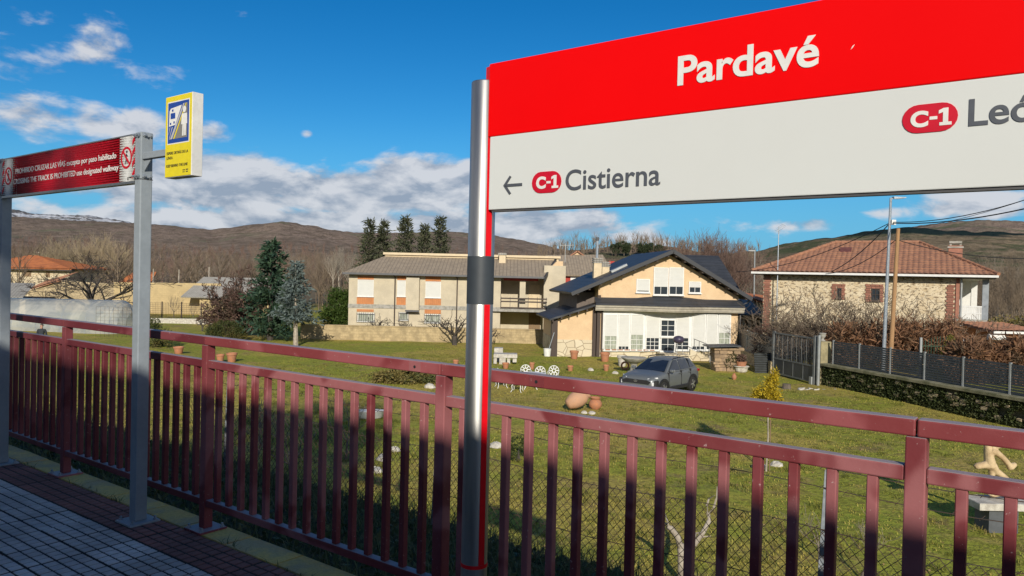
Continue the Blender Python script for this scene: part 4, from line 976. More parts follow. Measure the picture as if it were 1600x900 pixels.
# bushes in the garden -----------------------------------------------
p_ = onz(243, 543); bush('shrub', 'dense dark green shrub right of the left grey post', p_.x, p_.y, [(0, 0, .6, .95, .8, .75), (-.5, 0, 1.15, .6, .6, .6), (.55, 0, .5, .6, .6, .55), (-.2, .2, 1.5, .4, .4, .4)], 5200, .10, 'shrub', 1)
p_ = onz(352, 533); bush('shrub', 'round dark shrub under the purple-brown bush', p_.x, p_.y, [(0, 0, .7, 1.25, 1.0, .75), (-.8, 0, .55, .6, .6, .55), (.9, 0, .5, .6, .6, .5)], 6500, .10, 'shrub', 2)
p_ = onz(378, 528); 
rb = thing('purple_bush', 'large purple-brown bush with ragged spreading branches left of the cedar', 'bush', (at(385, 500, 59).x, 59.0, gh(-20, 59)))
r_ = random.Random(14); pd = []; limbs = []
for k in range(64):
    a_ = r_.gauss(-.28, .62); el_ = r_.uniform(.25, 1.25); d_ = Vector((math.sin(a_)*1.15, r_.gauss(0, .35), max(.22, math.cos(a_)*el_))).normalized(); L_ = r_.uniform(2.4, 4.9)*(.75+.35*d_.z); q_ = Vector((r_.gauss(0, .35), r_.gauss(0, .3), .3)); prev_ = q_.copy()
    for j in range(1, 15):
        d_ = (d_+rv(r_, .09)+Vector((0, 0, .02))).normalized(); q2_ = prev_+d_*(L_/14); limbs.append((tuple(prev_), tuple(q2_), .05*(1-j/16), .05*(1-(j+1)/16)+.004)); prev_ = q2_
        if j > 3:
            for w__ in range(3): pd.append((tuple(q2_+rv(r_, .10)), tuple((d_+rv(r_, .45)).normalized())))
V, F = sprays(r_, pd, .34, .085, None, 'foliage', 5); npmesh('foliage', V, F, M['redbush'], rb)
V, F = segs_mesh(limbs, 4); npmesh('branches', V, F, M['bark_dark'], rb)
p_ = onz(540, 520); bush('evergreen_tree', 'bright green bushy evergreen against the end of the cream house', at(528, 500, 63).x, 63, [(0, 0, 2.0, 1.1, 1, 1.4), (-.6, 0, 1.3, .9, .8, 1.0), (.6, 0, 2.6, .8, .8, 1.1), (.3, 0, 1.2, 1, .9, 1.0), (-.2, 0, 3.1, .7, .7, .7)], 12000, .16, 'leafy', 5, cat='tree')
p_ = onz(632, 598); bush('spreading_juniper', 'low spreading bronze juniper on the lawn', p_.x, p_.y, [(0, 0, .22, 1.5, .9, .36), (.9, .1, .2, .8, .6, .3), (-1.0, .1, .15, .7, .6, .25)], 6000, .13, 'juniper', 6)
p_ = onz(810, 720, -3.5); bush('tiny_shrub', 'small dark green bush on the lawn behind the balusters', p_.x, p_.y, [(0, 0, .3, .32, .3, .36)], 1500, .06, 'shrub', 8)
p_ = onz(1197, 735)
gt = thing('golden_sapling', 'young tree with golden foliage on a thin pale staked stem', 'tree', tuple(p_))
V, F = blob_leaves(9, [(-.02, 0, 1.95, .34, .34, .42), (.10, 0, 2.30, .16, .16, .36), (-.30, 0, 1.95, .17, .2, .24), (-.42, 0, 1.75, .14, .15, .14), (.24, 0, 1.80, .17, .2, .25), (.16, 0, 2.55, .10, .10, .22)], 4200, .075, M['goldleaf'], .4, .2); npmesh('crown', V, F, M['goldleaf'], gt)
m = MB(); m.tube([(0, 0, -.05), (.03, 0, .9), (.0, 0, 1.7), (.08, 0, 2.5)], [.026, .022, .018, .008], 6); m.build('trunk', M['bark_pale'], gt)
m = MB(); m.tube([(.10, .03, -.05), (.09, .03, 1.55)], .016, 5); m.build('stake', M['wood'], gt)
# pale forked tree close to the bank and other small bare wood
p_ = onz(1066, 915); ft = thing('forked_tree', 'pale lopped tree with two thick forks near the chain-link fence', 'tree', (p_.x, p_.y, gh(p_.x, p_.y)))
m = MB(); k = p_.y/1180
def pxl(x, y): return ((x-1066)*k, 0, (915-y)*k)
m.tube([pxl(1066, 925), pxl(1064, 880), pxl(1062, 850)], [.075, .062, .055], 9)
m.tube([pxl(1062, 856), pxl(1056, 838), pxl(1046, 826), pxl(1040, 824)], [.055, .05, .045, .042], 8)
m.tube([pxl(1064, 870), pxl(1084, 850), pxl(1096, 832), pxl(1106, 812)], [.05, .045, .04, .034], 8); m.build('trunk', M['bark_pale'], ft, True)
rr2 = random.Random(3)
for a, c in (((1106, 812), (1101, 790)), ((1101, 790), (1108, 768)), ((1096, 832), (1082, 838)), ((1106, 814), (1112, 792)), ((1112, 792), (1118, 760)), ((1082, 838), (1082, 852)), ((1048, 826), (1030, 815)), ((1090, 842), (1110, 838)), ((1042, 824), (1036, 800))):
    m = MB(); m.tube([pxl(*a), ((pxl(*a)[0]+pxl(*c)[0])/2+rr2.uniform(-.02, .02), rr2.uniform(-.1, .1), (pxl(*a)[2]+pxl(*c)[2])/2), (pxl(*c)[0], rr2.uniform(-.2, .2), pxl(*c)[2])], [.02, .014, .007], 5); m.build('branch', M['bark_pale'], ft)
for i, (x, y, top, lab) in enumerate([(1345, 905, 800, 'small mossy bare tree right of the galvanised fence post'), (455, 770, 640, 'bare brushy sapling behind the left balusters'), (540, 720, 610, 'pale bare sapling with arching twigs behind the balusters'), (1280, 880, 790, 'thin lichen-grey sapling left of the galvanised fence post'), (395, 740, 610, 'grey twiggy sapling left of the pale one behind the balusters')]):
    p_ = onz(x, y); h = (y-top)*p_.y/1180
    K_young.place('bare_sapling', lab, 'tree', p_.x, p_.y, h, wide=1.5)
# trees across the tracks, behind the photographer: they throw the dappled shade over the left of the garden
for i, (x, y, h, rc, N_, lab) in enumerate([(-4.9, -20, 18.0, 2.1, 3600, 'tall tree across the tracks behind the photographer, nearest the sign'), (-13.5, -20, 17.0, 2.0, 2600, 'tall tree across the tracks, second from the right'), (-20, -23, 16, 2.0, 2600, 'tall tree across the tracks farthest to the left')]):
    t = thing('tall_tree', lab, 'tree', (x, y, -1.3), i, 'tall trees across the tracks')
    inst(K_tall[i].trunk, 'trunk', t, sc=h/K_tall[i].h*1.5)
    rb_ = random.Random(i)
    V, F = blob_leaves(300+i, [(rb_.uniform(-2.1, 1.6), rb_.uniform(-2, 2), h*f, rc, rc, 1.7) for f in np.linspace(.36, .95, 13)], int(N_*(2.4 if i == 0 else 1)), .42, M['leafy'], .5, .2); npmesh('crown', V, F, M['leafy'], t)
# bare wood along the crest of the near hill
def crest_wood(N):
    Vs = []; Fs = []; o = 0; r = random.Random(9)
    sk = [(840, 399), (870, 394), (900, 389), (950, 386), (1000, 385), (1050, 389), (1100, 392), (1150, 396), (1190, 402)]
    for i in range(N):
        x = r.uniform(840, 1190); y = np.interp(x, [a for a, _ in sk], [c for _, c in sk]); Y = r.uniform(330, 400)
        p_ = at(x, y+r.uniform(2, 16), Y); H = r.uniform(5, 9); a = r.uniform(0, 6.28); cs = []
        cs.append((tuple(p_), tuple(p_+Vector((0, 0, H*.7))), .16, .07))
        for k in range(14):
            z = H*r.uniform(.25, .75); l = H*r.uniform(.16, .38); a = r.uniform(0, 6.28); q_ = p_+Vector((0, 0, z)); e = q_+Vector((math.cos(a)*l*.6, math.sin(a)*l*.6, l*1.2)); cs.append((tuple(q_), tuple(e), .07, .02))
        V, F = segs_mesh(cs); Vs.append(V); Fs.append(F+o); o += len(V)
    return np.concatenate(Vs), np.concatenate(Fs)
from mathutils.bvhtree import BVHTree
def slope_wood(N):
    bv = BVHTree.FromPolygons([tuple(v) for v in HV], [tuple(f) for f in HF]); r = random.Random(19); Vs = []; Fs = []; o = 0
    for i in range(N):
        a = R(r.uniform(-37, 8)); D = r.uniform(290, 760); hit = bv.ray_cast(Vector((D*math.sin(a), D*math.cos(a), 900)), Vector((0, 0, -1)))[0]
        if hit is None: continue
        H = r.uniform(6, 11); cs = [(tuple(hit), tuple(hit+Vector((0, 0, H*.65))), .22, .10)]
        for k in range(12):
            z = H*r.uniform(.2, .7); l = H*r.uniform(.18, .40); b_ = r.uniform(0, 6.28); q_ = hit+Vector((0, 0, z)); cs.append((tuple(q_), tuple(q_+Vector((math.cos(b_)*l*.7, math.sin(b_)*l*.7, l))), .13, .04))
        V, F = segs_mesh(cs); Vs.append(V); Fs.append(F+o); o += len(V)
    return np.concatenate(Vs), np.concatenate(Fs)
V, F = slope_wood(1500)
stuff(tag(npmesh('slope_woodland', V, F, M['twig_red']), 'sparse bare wood over the lower slopes of the left hill', 'woodland'))
V, F = crest_wood(260)
stuff(tag(npmesh('crest_woodland', V, F, M['twig']), 'bare winter wood along the crest of the near hill above the slate roof', 'woodland'))
# ------------------------------------------------------------------ houses: a front plane in its own place, measured from the photograph
class House:
    def __init__(s, name, label, x0, x1, Y0, Y1=None, z=-3.5, cat='house'):
        Y1 = Y0 if Y1 is None else Y1
        a = at(x0, 450, Y0); c = at(x1, 450, Y1)
        s.o = Vector((a.x, a.y, 0)); s.rz = math.atan2(c.y-a.y, c.x-a.x); s.z = z
        s.t = thing(name, label, cat, (a.x, a.y, z), s.rz); s.L = math.hypot(c.x-a.x, c.y-a.y)
        s.u = Vector((math.cos(s.rz), math.sin(s.rz), 0)); s.n = Vector((-s.u.y, s.u.x, 0))
    def q(s, x, y, d=0.0):           # photo pixel -> (u, height) on the plane d metres behind the front
        r = ray(x, y); o = s.o+s.n*d; k = (o-Vector((0, 0, EYE))).dot(s.n)/r.dot(s.n); p = Vector((0, 0, EYE))+r*k
        return (p-s.o).dot(s.u), p.z-s.z
    def rect(s, x0, y0, x1, y1, d=0.0):
        xm, ym = (x0+x1)/2, (y0+y1)/2
        return s.q(x0, ym, d)[0], s.q(x1, ym, d)[0], s.q(xm, y1, d)[1], s.q(xm, y0, d)[1]     # u0,u1,z0,z1
    def plate(s, name, mt, x0, y0, x1, y1, y=-.03, t=.05, parent=None, **kw):
        u0, u1, z0, z1 = s.rect(x0, y0, x1, y1); m = MB(); m.box(u0, u1, y-t, y, z0, z1); return m.build(name, mt, parent or s.t, **kw)
    def window(s, x0, y0, x1, y1, base=0.0, blind=None, nx=1, ny=1, glass='glass', fw=.06, frame='whitepaint', slats=True, bars=False):
        u0, u1, z0, z1 = s.rect(x0, y0, x1, y1); y = base
        m = MB(); f = fw
        m.box(u0, u0+f, y-.07, y+.02, z0, z1); m.box(u1-f, u1, y-.07, y+.02, z0, z1)
        m.box(u0+f, u1-f, y-.07, y+.02, z0, z0+f); m.box(u0+f, u1-f, y-.07, y+.02, z1-f, z1)
        g = .028
        zb = z1-f if blind is None else s.q((x0+x1)/2, blind)[1]
        for k in range(1, nx): uu = u0+f+(u1-u0-2*f)*k/nx; m.box(uu-g/2, uu+g/2, y-.05, y-.012, z0+f, min(zb, z1-f))
        for k in range(1, ny): zz = z0+f+(min(zb, z1-f)-z0-f)*k/ny; m.box(u0+f, u1-f, y-.051, y-.011, zz-g/2, zz+g/2)
        w = m.build('window', M[frame], s.t)
        if zb > z0+f+.03: m = MB(); m.box(u0+f, u1-f, y-.010, y-.004, z0+f, min(zb, z1-f)); m.build('pane', M[glass], w)
        if blind is not None: m = MB(); m.box(u0+f, u1-f, y-.045, y-.0105, max(zb, z0+f), z1-f); m.build('shutter', M['shutter'], w)
        m = MB(); m.box(u0-.05, u1+.05, y-.14, y+.01, z0-.06, z0-.003); m.build('sill', M[frame], w)
        if bars:
            m = MB()
            for k in range(9): uu = u0-.05+(u1-u0+.1)*k/8; m.box(uu-.012, uu+.012, y-.17, y-.145, z0-.08, z1+.05)
            m.box(u0-.05, u1+.05, y-.1445, y-.135, z0+.02, z0+.05); m.box(u0-.05, u1+.05, y-.1445, y-.135, z1-.1, z1-.07); m.build('grille', M['gutter'], w)
        return w
def build(m, name, mt, par, **kw): return m.build(name, M[mt] if isinstance(mt, str) else mt, par, **kw)
def tiled(P, name, mt, par, step=.21, row=.40, amp=.035, th=.09):
    """roof pitch of real interlocking tiles: waves across, small steps down the slope. P = eave a, eave b, top b, top a"""
    P = [Vector(p) for p in P]; e = (P[1]-P[0]).normalized(); nn = (P[1]-P[0]).cross(P[-1]-P[0]).normalized()
    if nn.z < 0: nn = -nn
    v = nn.cross(e)
    if v.z < 0: v = -v
    pp = [((p-P[0]).dot(e), (p-P[0]).dot(v)) for p in P]; k = len(pp)
    def span(u):
        ys = []
        for i in range(k):
            (a, c), (d, f) = pp[i], pp[(i+1) % k]
            if abs(a-d) > 1e-9 and min(a, d)-1e-9 <= u <= max(a, d)+1e-9: ys.append(c+(f-c)*(u-a)/(d-a))
        return (min(ys), max(ys)) if len(ys) > 1 else None
    umin, umax = min(p[0] for p in pp), max(p[0] for p in pp); n_ = max(4, int((umax-umin)/(step/5))); V = []; F = []
    vmax = max(p[1] for p in pp); nr = max(1, int(vmax/row)); prev = None
    for i in range(n_+1):
        u = umin+1e-4+(umax-umin-2e-4)*i/n_; sp = span(u)
        if not sp: prev = None; continue
        h = amp*(abs(math.sin(math.pi*u/step))**1.0); colv = []
        for j in range(nr+1):
            for st in (0, 1):
                if (j == nr and st == 1): continue
                vv = min(max((j if st == 0 else j+.98)*vmax/nr, sp[0]), sp[1])
                p_ = P[0]+e*u+v*vv+nn*(h+(.030 if st == 0 else 0)); colv.append(len(V)); V.append(tuple(p_))
        if prev:
            for j in range(len(colv)-1):
                F.append((prev[j], colv[j], colv[j+1], prev[j+1]))
        prev = colv
    m = MB(); m.add(V, F); m.slab([tuple(p-nn*.02) for p in P], th); return m.build(name, mt, par)

# ---- apricot house with the slate roof --------------------------------
H = House('apricot_house', 'apricot chalet house with dark slate gable roof and white shuttered porch', 932, 1147, 49.1, 49.9)
q = H.q; T = H.t
apx = q(1047, 391); apu, apz = apx; eL = q(890, 460); eR = q(1168, 467)
apz = 7.05; eLz, eRz = 4.15, 4.05
DEP = 9.5
gz = lambda u: apz-.32-(apu-u)*(apz-eLz)/(apu-eL[0]) if u < apu else apz-.32-(u-apu)*(apz-eRz)/(eR[0]-apu)
u0, u1 = q(934, 500)[0], q(1153, 500)[0]
m = MB(); m.prism([(u0, 0), (u1, 0), (u1, gz(u1)), (apu, gz(apu)), (u0, gz(u0))], .02, DEP); build(m, 'wall', 'stucco', T)
m = MB(); m.box(u0-.05, u1+.05, -.06, DEP, -.3, .45); build(m, 'plinth', 'plinth', T)
ov = .75
m = MB(); m.slab([(eL[0], -ov, eLz), (apu, -ov, apz), (apu, DEP+.5, apz), (eL[0], DEP+.5, eLz)], .16); rf = build(m, 'roof', 'slate', T)
m = MB(); m.slab([(apu+.002, -ov, apz), (eR[0], -ov, eRz), (eR[0], DEP+.5, eRz), (apu+.002, DEP+.5, apz)], .16); build(m, 'roof', 'slate', T)
# cross wing at the back right with its own ridge
m = MB(); r0 = q(1065, 402, 5); r1 = q(1124, 403, 5); rr_ = q(1163, 464, 1.6); rz_ = 6.95
for P in ([(r0[0], 5.2, rz_), (r1[0], 5.2, rz_), (rr_[0], 1.6, 4.1), (r0[0]-1, 1.2, 4.1)], [(r1[0], 5.2, rz_), (rr_[0], 8.8, 4.0), (rr_[0], 1.6, 4.1)], [(r0[0], 5.205, rz_), (r0[0]-1, 9.3, 4.0), (rr_[0], 8.8, 4.0), (r1[0], 5.205, rz_)]): m.slab(P, .14)
build(m, 'rear_roof', 'slate', T)
for sgn, (ea, ez) in ((-1, (eL[0], eLz)), (1, (eR[0], eRz))):
    L_ = Vector((apu-ea, 0, apz-ez)); k = 9
    for i in range(k):
        f = (i+.6)/k; c = Vector((ea, 0, ez))+L_*f
        m = MB(); m.box(c.x-.06, c.x+.06, -.70, .015, c.z-.34, c.z-.185); build(m, 'rafter_end', 'darkwood', T)
    m = MB(); a_ = Vector((ea, -ov-.035, ez-.10)); c_ = Vector((apu, -ov-.035, apz-.10)); m.bar(a_, c_, .06, .24); build(m, 'barge_board', 'slate_d', T)
# upstairs windows
H.window(1021, 418, 1044, 461, blind=448, nx=2); H.window(1045, 418, 1068, 461, blind=448, nx=2)
H.window(994, 436, 1015, 457, blind=454); H.window(1076, 440, 1095, 458, blind=449, nx=2)
# porch: bowed slate roof and pale fascia
N_ = 24; pu0, pu1 = q(934, 480)[0]-.25, q(1156, 480)[0]+.1
bow = lambda u: .62+.70*max(0.0, 1-((u-(pu0+pu1)/2)/2.3)**2)**1.2
zt, zf1, zf0 = 3.86, 3.38, 3.02
rm = MB(); fm = MB(); sm = MB()
for i in range(N_):
    a = pu0+(pu1-pu0)*i/N_; c = pu0+(pu1-pu0)*(i+1)/N_
    za = zt+.22*(bow(a)-.62); zc_ = zt+.22*(bow(c)-.62)
    rm.add([(a, -bow(a)-.06, zf1+.03), (c, -bow(c)-.06, zf1+.03), (c, .015, zc_), (a, .015, za), (a, -bow(a)-.06, zf1), (c, -bow(c)-.06, zf1)], [(0, 1, 2, 3), (4, 5, 1, 0)])
    for (d, z0_, z1_) in ((.0, zf1-.13, zf1-.003), (.07, zf0+.07, zf1-.135), (.12, zf0, zf0+.065)):
        fm.add([(a, -bow(a)+d, z0_), (c, -bow(c)+d, z0_), (c, -bow(c)+d, z1_), (a, -bow(a)+d, z1_), (a, -bow(a)+d+.06, z0_), (c, -bow(c)+d+.06, z0_), (c, -bow(c)+d+.06, z1_), (a, -bow(a)+d+.06, z1_)], [(0, 1, 2, 3), (5, 4, 7, 6), (0, 4, 5, 1), (3, 2, 6, 7)])
    sm.add([(a, -bow(a)+.19, zf0+.05), (c, -bow(c)+.19, zf0+.05), (c, .01, zf0+.05), (a, .01, zf0+.05)], [(3, 2, 1, 0)])
build(rm, 'porch_roof', 'slate', T); build(fm, 'porch_fascia', mat('porch_fascia_paint', (.42, .38, .30), rough=.7), T); build(sm, 'porch_soffit', 'cream', T)
# white glazed front: a shallow bay
u_, v_ = q(941, 520)[0], q(1141, 520)[0]; zc1 = zf0+.02
m = MB(); m.box(u_, v_, -.10, .015, .52, zc1); build(m, 'glazed_front', 'whitepaint', T)
for (x0, x1, top, bl, nx, ny, gl) in ((943, 964, 491, 525, 2, 3, 'curtain'), (965, 983, 491, 541, 3, 1, 'glass'), (984, 1005, 491, 523, 2, 3, 'curtain'), (1008, 1030, 493, 528, 3, 3, 'glass'), (1055, 1076, 491, 528, 2, 3, 'glass'), (1080, 1101, 491, 541, 3, 1, 'glass'), (1102, 1120, 491, 541, 3, 1, 'glass'), (1121, 1140, 491, 520, 2, 3, 'curtain')):
    H.window(x0, top, x1, 547, base=-.10, blind=bl, nx=nx, ny=ny, glass=gl)
H.window(1031, 499, 1054, 526, base=-.10, nx=2, ny=3); dr = H.window(1031, 527, 1054, 549, base=-.10, nx=2, ny=2)
for k in range(8):                     # little clay tiles along the ledge
    m = MB(); uu = u_+.2+k*.42; m.box(uu, uu+.3, -.24, -.11, .44, .50); build(m, 'ledge_tile', 'terracotta', T)
# corner post, downpipe, lean-to wing
m = MB(); m.box(u0-.06, u0+.16, -.09, .0, -.2, 4.0); m.box(u0+.21, u0+.32, -.16, -.07, -.2, 3.6); m.box(u0-.30, u0-.10, .02, .22, -.2, 3.4); build(m, 'corner_post', 'darkwood', T)
wl, wr = q(869, 520)[0], q(931, 520)[0]; wz = lambda u: 2.42+(u-wl)*.335
m = MB(); m.prism([(wl, 0), (wr, 0), (wr, wz(wr)), (wl, wz(wl))], .30, 6.5); build(m, 'wing_wall', 'stucco', T)
m = MB(); m.box(wl-.02, wr, .24, 6.5, -.3, 1.05); build(m, 'wing_plinth', 'plinth', T)
ra, rb_ = q(857, 498)[0], q(946, 475)[0]
m = MB(); m.slab([(ra, -.35, wz(ra)+.16), (rb_, -.35, wz(rb_)+.16), (rb_, 6.8, wz(rb_)+.16), (ra, 6.8, wz(ra)+.16)], .12); build(m, 'wing_roof', 'slate', T)
for k in range(7):
    uu = ra+.25+(rb_-ra-.4)*k/6; m = MB(); m.box(uu-.045, uu+.045, -.32, .295, wz(uu)-.11, wz(uu)+.022); build(m, 'rafter_end', 'darkwood', T)
m = MB(); m.box(wl-.30, wl+.10, .02, .36, -.3, wz(wl)); build(m, 'wing_post', 'darkwood', T)
m = MB(); m.box(u0-1.2, u0-.02, 1.2, DEP-.4, 2.6, 4.15); build(m, 'side_wall', mat('shade_toned_side_wall', (.16, .13, .11), rough=.9), T)  # upper side wall, its shade put into the dark base colour
# chimneys on the left pitch
for (x0, x1, yt, mt) in ((927, 939, 405, 'cream2'), (940, 951, 411, 'cream2')):
    a = q(x0, 430, 3.2); c = q(x1, 430, 3.2); z1 = q(x0, yt, 3.2)[1]
    m = MB(); m.box(a[0], c[0], 3.0, 3.5, 4.2, z1-.25); ch = build(m, 'chimney', mt, T)
    for k in range(int((z1-.3-4.6)/.22)): m = MB(); m.box(a[0]-.008, c[0]+.008, 2.992, 3.508, 4.6+k*.22, 4.6+k*.22+.19); build(m, 'chimney_course', mt, ch)
    m = MB()
    for k in range(3): m.box(a[0]-.05, c[0]+.05, 2.95, 3.55, z1-.25+k*.13, z1-.25+k*.13+.08)
    m.box(a[0]+.03, c[0]-.03, 3.03, 3.47, z1-.25, z1+.05); build(m, 'chimney_cap', 'corrug', ch)
a = q(933, 403, 3.2); m = MB(); m.tube([(a[0], 3.25, a[1]-.5), (a[0], 3.25, q(933, 375, 3.2)[1])], .09, 10); fl = build(m, 'flue_pipe', 'steel', T)
m = MB(); m.tube([(a[0], 3.25, q(933, 376, 3.2)[1]), (a[0], 3.25, q(933, 373, 3.2)[1]+.1)], .13, 10); build(m, 'flue_cowl', 'gutter', fl)
def on_pitch(uu, yy): return (uu, yy, eLz+(uu-eL[0])*(apz-eLz)/(apu-eL[0]))
a = Vector(on_pitch(q(963, 430, 2)[0], 1.6)); m = MB(); m.bar(a+Vector((-.5, 0, -.15)), a+Vector((.55, 0, .36)), .7, .14); build(m, 'skylight', 'fencepost', T)
m = MB(); m.tube([(eR[0]-.05, -.5, eRz-.15), (eR[0]-.15, -.3, eRz-.35), (u1+.12, -.1, eRz-.55), (u1+.12, -.08, 0)], .05, 8); build(m, 'downpipe', 'gutter', T)
# steps and ramp by the door
m = MB()
ru = q(1064, 545)[0]
m.prism([(ru, 0), (ru+1.7, 0), (ru+1.7, .02), (ru, .75)], -1.9, -1.7); m.box(ru-1.7, ru, -1.9, -.12, -.2, .36)
build(m, 'terrace', 'plinth', T)
hr_ = MB()
for k in range(7): uu = ru+.35+k*.32; hr_.bar((uu, -1.6, .3-k*.05), (uu, -1.6, 1.35-k*.12), .03, .03)
hr_.bar((ru+.3, -1.6, 1.38), (ru+2.35, -1.6, .62), .04, .04); build(hr_, 'handrail', 'gutter', T)

# ---- cream two-storey house ------------------------------------------
C = House('cream_house', 'long two-storey cream house with orange panels and grey tiled hip roof', 545, 862, 62)
q = C.q; T = C.t
e0 = q(545, 427)[1]; ER = q(783, 424)[0]; FR = q(862, 424)[0]; ez = 5.18
m = MB(); m.box(0, ER, 0, 9, -.3, ez); build(m, 'wall', 'cream', T)
lo0, lo1 = q(783, 455)[0], q(850, 455)[0]; zb_ = q(815, 483)[1]
m = MB(); m.box(ER+.001, lo1+.001, 2.6, 9, -.3, ez); m.box(lo1, FR+1.2, .6, 9, -.3, ez+.9); build(m, 'wall', 'cream', T)
m = MB(); u0_, u1_, z0_, z1_ = C.rect(812, 432, 821, 482); m.box(u0_, u1_, 0.0, .45, z0_-.05, ez-.05); build(m, 'column', 'cream', T)
m = MB(); m.box(ER-.6, lo1+.35, -.35, 2.7, zb_-.22, zb_); bal = build(m, 'balcony', 'concrete', T)
ub, uc = q(783, 470)[0], q(868, 470)[0]
for z in (.12, .62, .88):
    m = MB(); m.box(ub-.05, lo1+.25, -.30, -.24, zb_+z-.07, zb_+z+.04); build(m, 'balcony_rail', 'darkwood', bal)
for k in range(6):
    uu = ub+(lo1+.2-ub)*k/5; m = MB(); m.box(uu-.02, uu+.02, -.235, -.20, zb_, zb_+1.0); build(m, 'balcony_post', 'gutter', bal)
m = MB(); u0_, u1_, z0_, z1_ = C.rect(826, 491, 844, 519, 2.6); m.box(u0_, u1_, 2.53, 2.62, 0, 2.1); build(m, 'door', 'wood', T)
m = MB(); u0_, u1_, z0_, z1_ = C.rect(826, 446, 843, 470, 2.6); m.box(u0_, u1_, 2.54, 2.62, zb_, zb_+2.0); build(m, 'balcony_door', 'cream2', T)
m = MB(); m.box(-.02, ER+.02, -.05, -.001, q(650, 483)[1], q(650, 477)[1]); build(m, 'floor_band', 'concrete', T)
m = MB(); u0_, u1_, z0_, z1_ = C.rect(636, 434, 656, 484); m.prism([(u0_, z0_), (u1_, z0_), (u1_, z1_), (u0_, z1_)], -.55, -.003); bay = build(m, 'bay', 'cream', T)
m = MB(); m.slab([(u0_-.05, -.6, z0_-.004), (u1_+.05, -.6, z0_-.004), (u1_-.4, -.004, z0_-.004), (u0_+.1, -.004, z0_-.004)], .14); build(m, 'bay_foot', 'gutter', bay)
for (x0, x1, s0, s1, o0, o1, l0, l1, y0, y1) in ((559, 584, 437, 463, 463, 487, 559, 585, 489, 502), (621, 634, 438, 463, 463, 479, 624, 638, 488, 500), (665, 689, 440, 465, 465, 490, 664, 688, 491, 504)):
    C.window(x0, s0, x1, s1, blind=s1, fw=.04)
    C.plate('orange_panel', M['orange'], x0-1.5, o0+.6, x1, 476.6, y=-.004, t=.04); C.plate('orange_panel', M['orange'], x0-1.5, 483.2, x1, o1 if o1 > 484 else 486, y=-.004, t=.04) if o1 > 484 else None
    C.plate('orange_panel', M['orange'], x0, 431.5, x1, s0-.4, y=-.004, t=.04)
    C.window(l0, y0, l1, y1, nx=3, glass='lamp' if 0 else 'curtain', fw=.05, bars=True)
for x in (617, 714):
    m = MB(); uu = q(x, 470)[0]; m.tube([(uu, -.10, .1), (uu, -.10, ez-.35), (uu-.15, -.35, ez-.12)], .05, 8); build(m, 'downpipe', 'darkwood', T)
el_, er_ = q(538, 426)[0], q(849, 424)[0]; rz0 = 6.75
ra0, ra1 = q(606, 403, 5)[0], q(874, 403, 5)[0]
m = MB(); m.slab([(el_, -.6, ez-.06), (er_, -.6, ez-.06), (ra1-.4, 4.6, rz0), (ra0, 4.6, rz0)], .14); build(m, 'roof', 'greyroof', T)
m = MB(); m.slab([(el_, -.6, ez-.06), (ra0, 4.6, rz0), (el_, 9.6, ez-.06)], .14); build(m, 'roof', 'greyroof', T)
m = MB(); m.slab([(el_, 9.6, ez-.06), (er_, 9.6, ez-.06), (ra1-.4, 4.61, rz0), (ra0, 4.61, rz0)], .14); build(m, 'roof', 'greyroof', T)
m = MB(); m.box(ra0-.1, ra1-.1, 4.2, 6.4, rz0-.25, rz0+.02); m.box(ra0-.25, ra1+.05, 4.0, 6.6, rz0+.023, rz0+.22); build(m, 'ridge_box', 'cream2', T)
m = MB(); m.box(el_, er_, -.72, -.60, ez-.20, ez-.04); build(m, 'gutter', 'gutter', T)
m = MB(); m.prism([(er_-.02, ez-.2), (er_+.1, ez-.2), (er_+.1, ez-.05), (er_-.02, ez-.05)], -.7, -.6); m.slab([(er_+.02, -.62, ez-.03), (er_+.16, -.62, ez-.03), (ra1-.2, 4.5, rz0+.06), (ra1-.4, 4.5, rz0+.06)], .3); build(m, 'verge', 'slate_d', T)
m = MB(); m.prism([(er_-.3, ez-.2), (ra1+.05, ez-.2), (ra1+.05, rz0-.3), (ra1-.45, rz0-.3)], .62, 5.0); build(m, 'gable', 'stucco', T)
m = MB(); m.box(q(788, 400)[0], er_-.4, -.02, .12, ez-.42, ez-.08); build(m, 'fascia_beam', 'redpaint', T)
a = q(785, 403, 3); m = MB(); m.box(a[0]-.28, a[0]+.28, 3, 3.5, 5.9, q(785, 400, 3)[1]+.1); ch = build(m, 'chimney', 'cream2', T); m = MB(); m.box(a[0]-.35, a[0]+.35, 2.9, 3.6, q(785, 400, 3)[1]+.103, q(785, 398, 3)[1]+.15); build(m, 'chimney_cap', 'corrug', ch)
# ---- red and white house behind it -----------------------------------
Rh = House('red_white_house', 'red and white house with grey roof glimpsed behind the cream house', 866, 945, 76)
q = Rh.q; T = Rh.t; ez2 = q(905, 429)[1]
m = MB(); m.box(-.3, Rh.L, 0, 8, -.3, ez2); build(m, 'wall', 'redpaint', T)
for (x0, y0, x1, y1) in ((891, 432, 906, 470), (909, 431, 917, 434), (908, 438, 917, 442), (921, 432, 927, 440), (909, 447, 927, 470), (893, 473, 926, 482)):
    Rh.plate('wall_panel', M['whitepaint'], x0, y0, x1, y1, y=-.003, t=.04)
pa_, pb_, pc_ = q(864, 428)[0], q(946, 428)[0], q(888, 397)[0]
m = MB(); m.slab([(pa_-.3, -.5, ez2-.05), (pb_+.8, -.5, ez2-.05), (pb_+.3, 5, q(905, 397, 5)[1]), (pa_-.6, 5, q(880, 399, 5)[1])], .15); build(m, 'roof', 'greyroof', T)
m = MB(); a = q(886, 404, 5.2); c = q(902, 393, 5.2); d_ = q(926, 411, 5.2); m.prism([(a[0], a[1]-.6), (d_[0], a[1]-.6), (d_[0], d_[1]), (c[0], c[1]), (a[0], a[1])], 5.1, 8); build(m, 'gable', 'stucco', T)
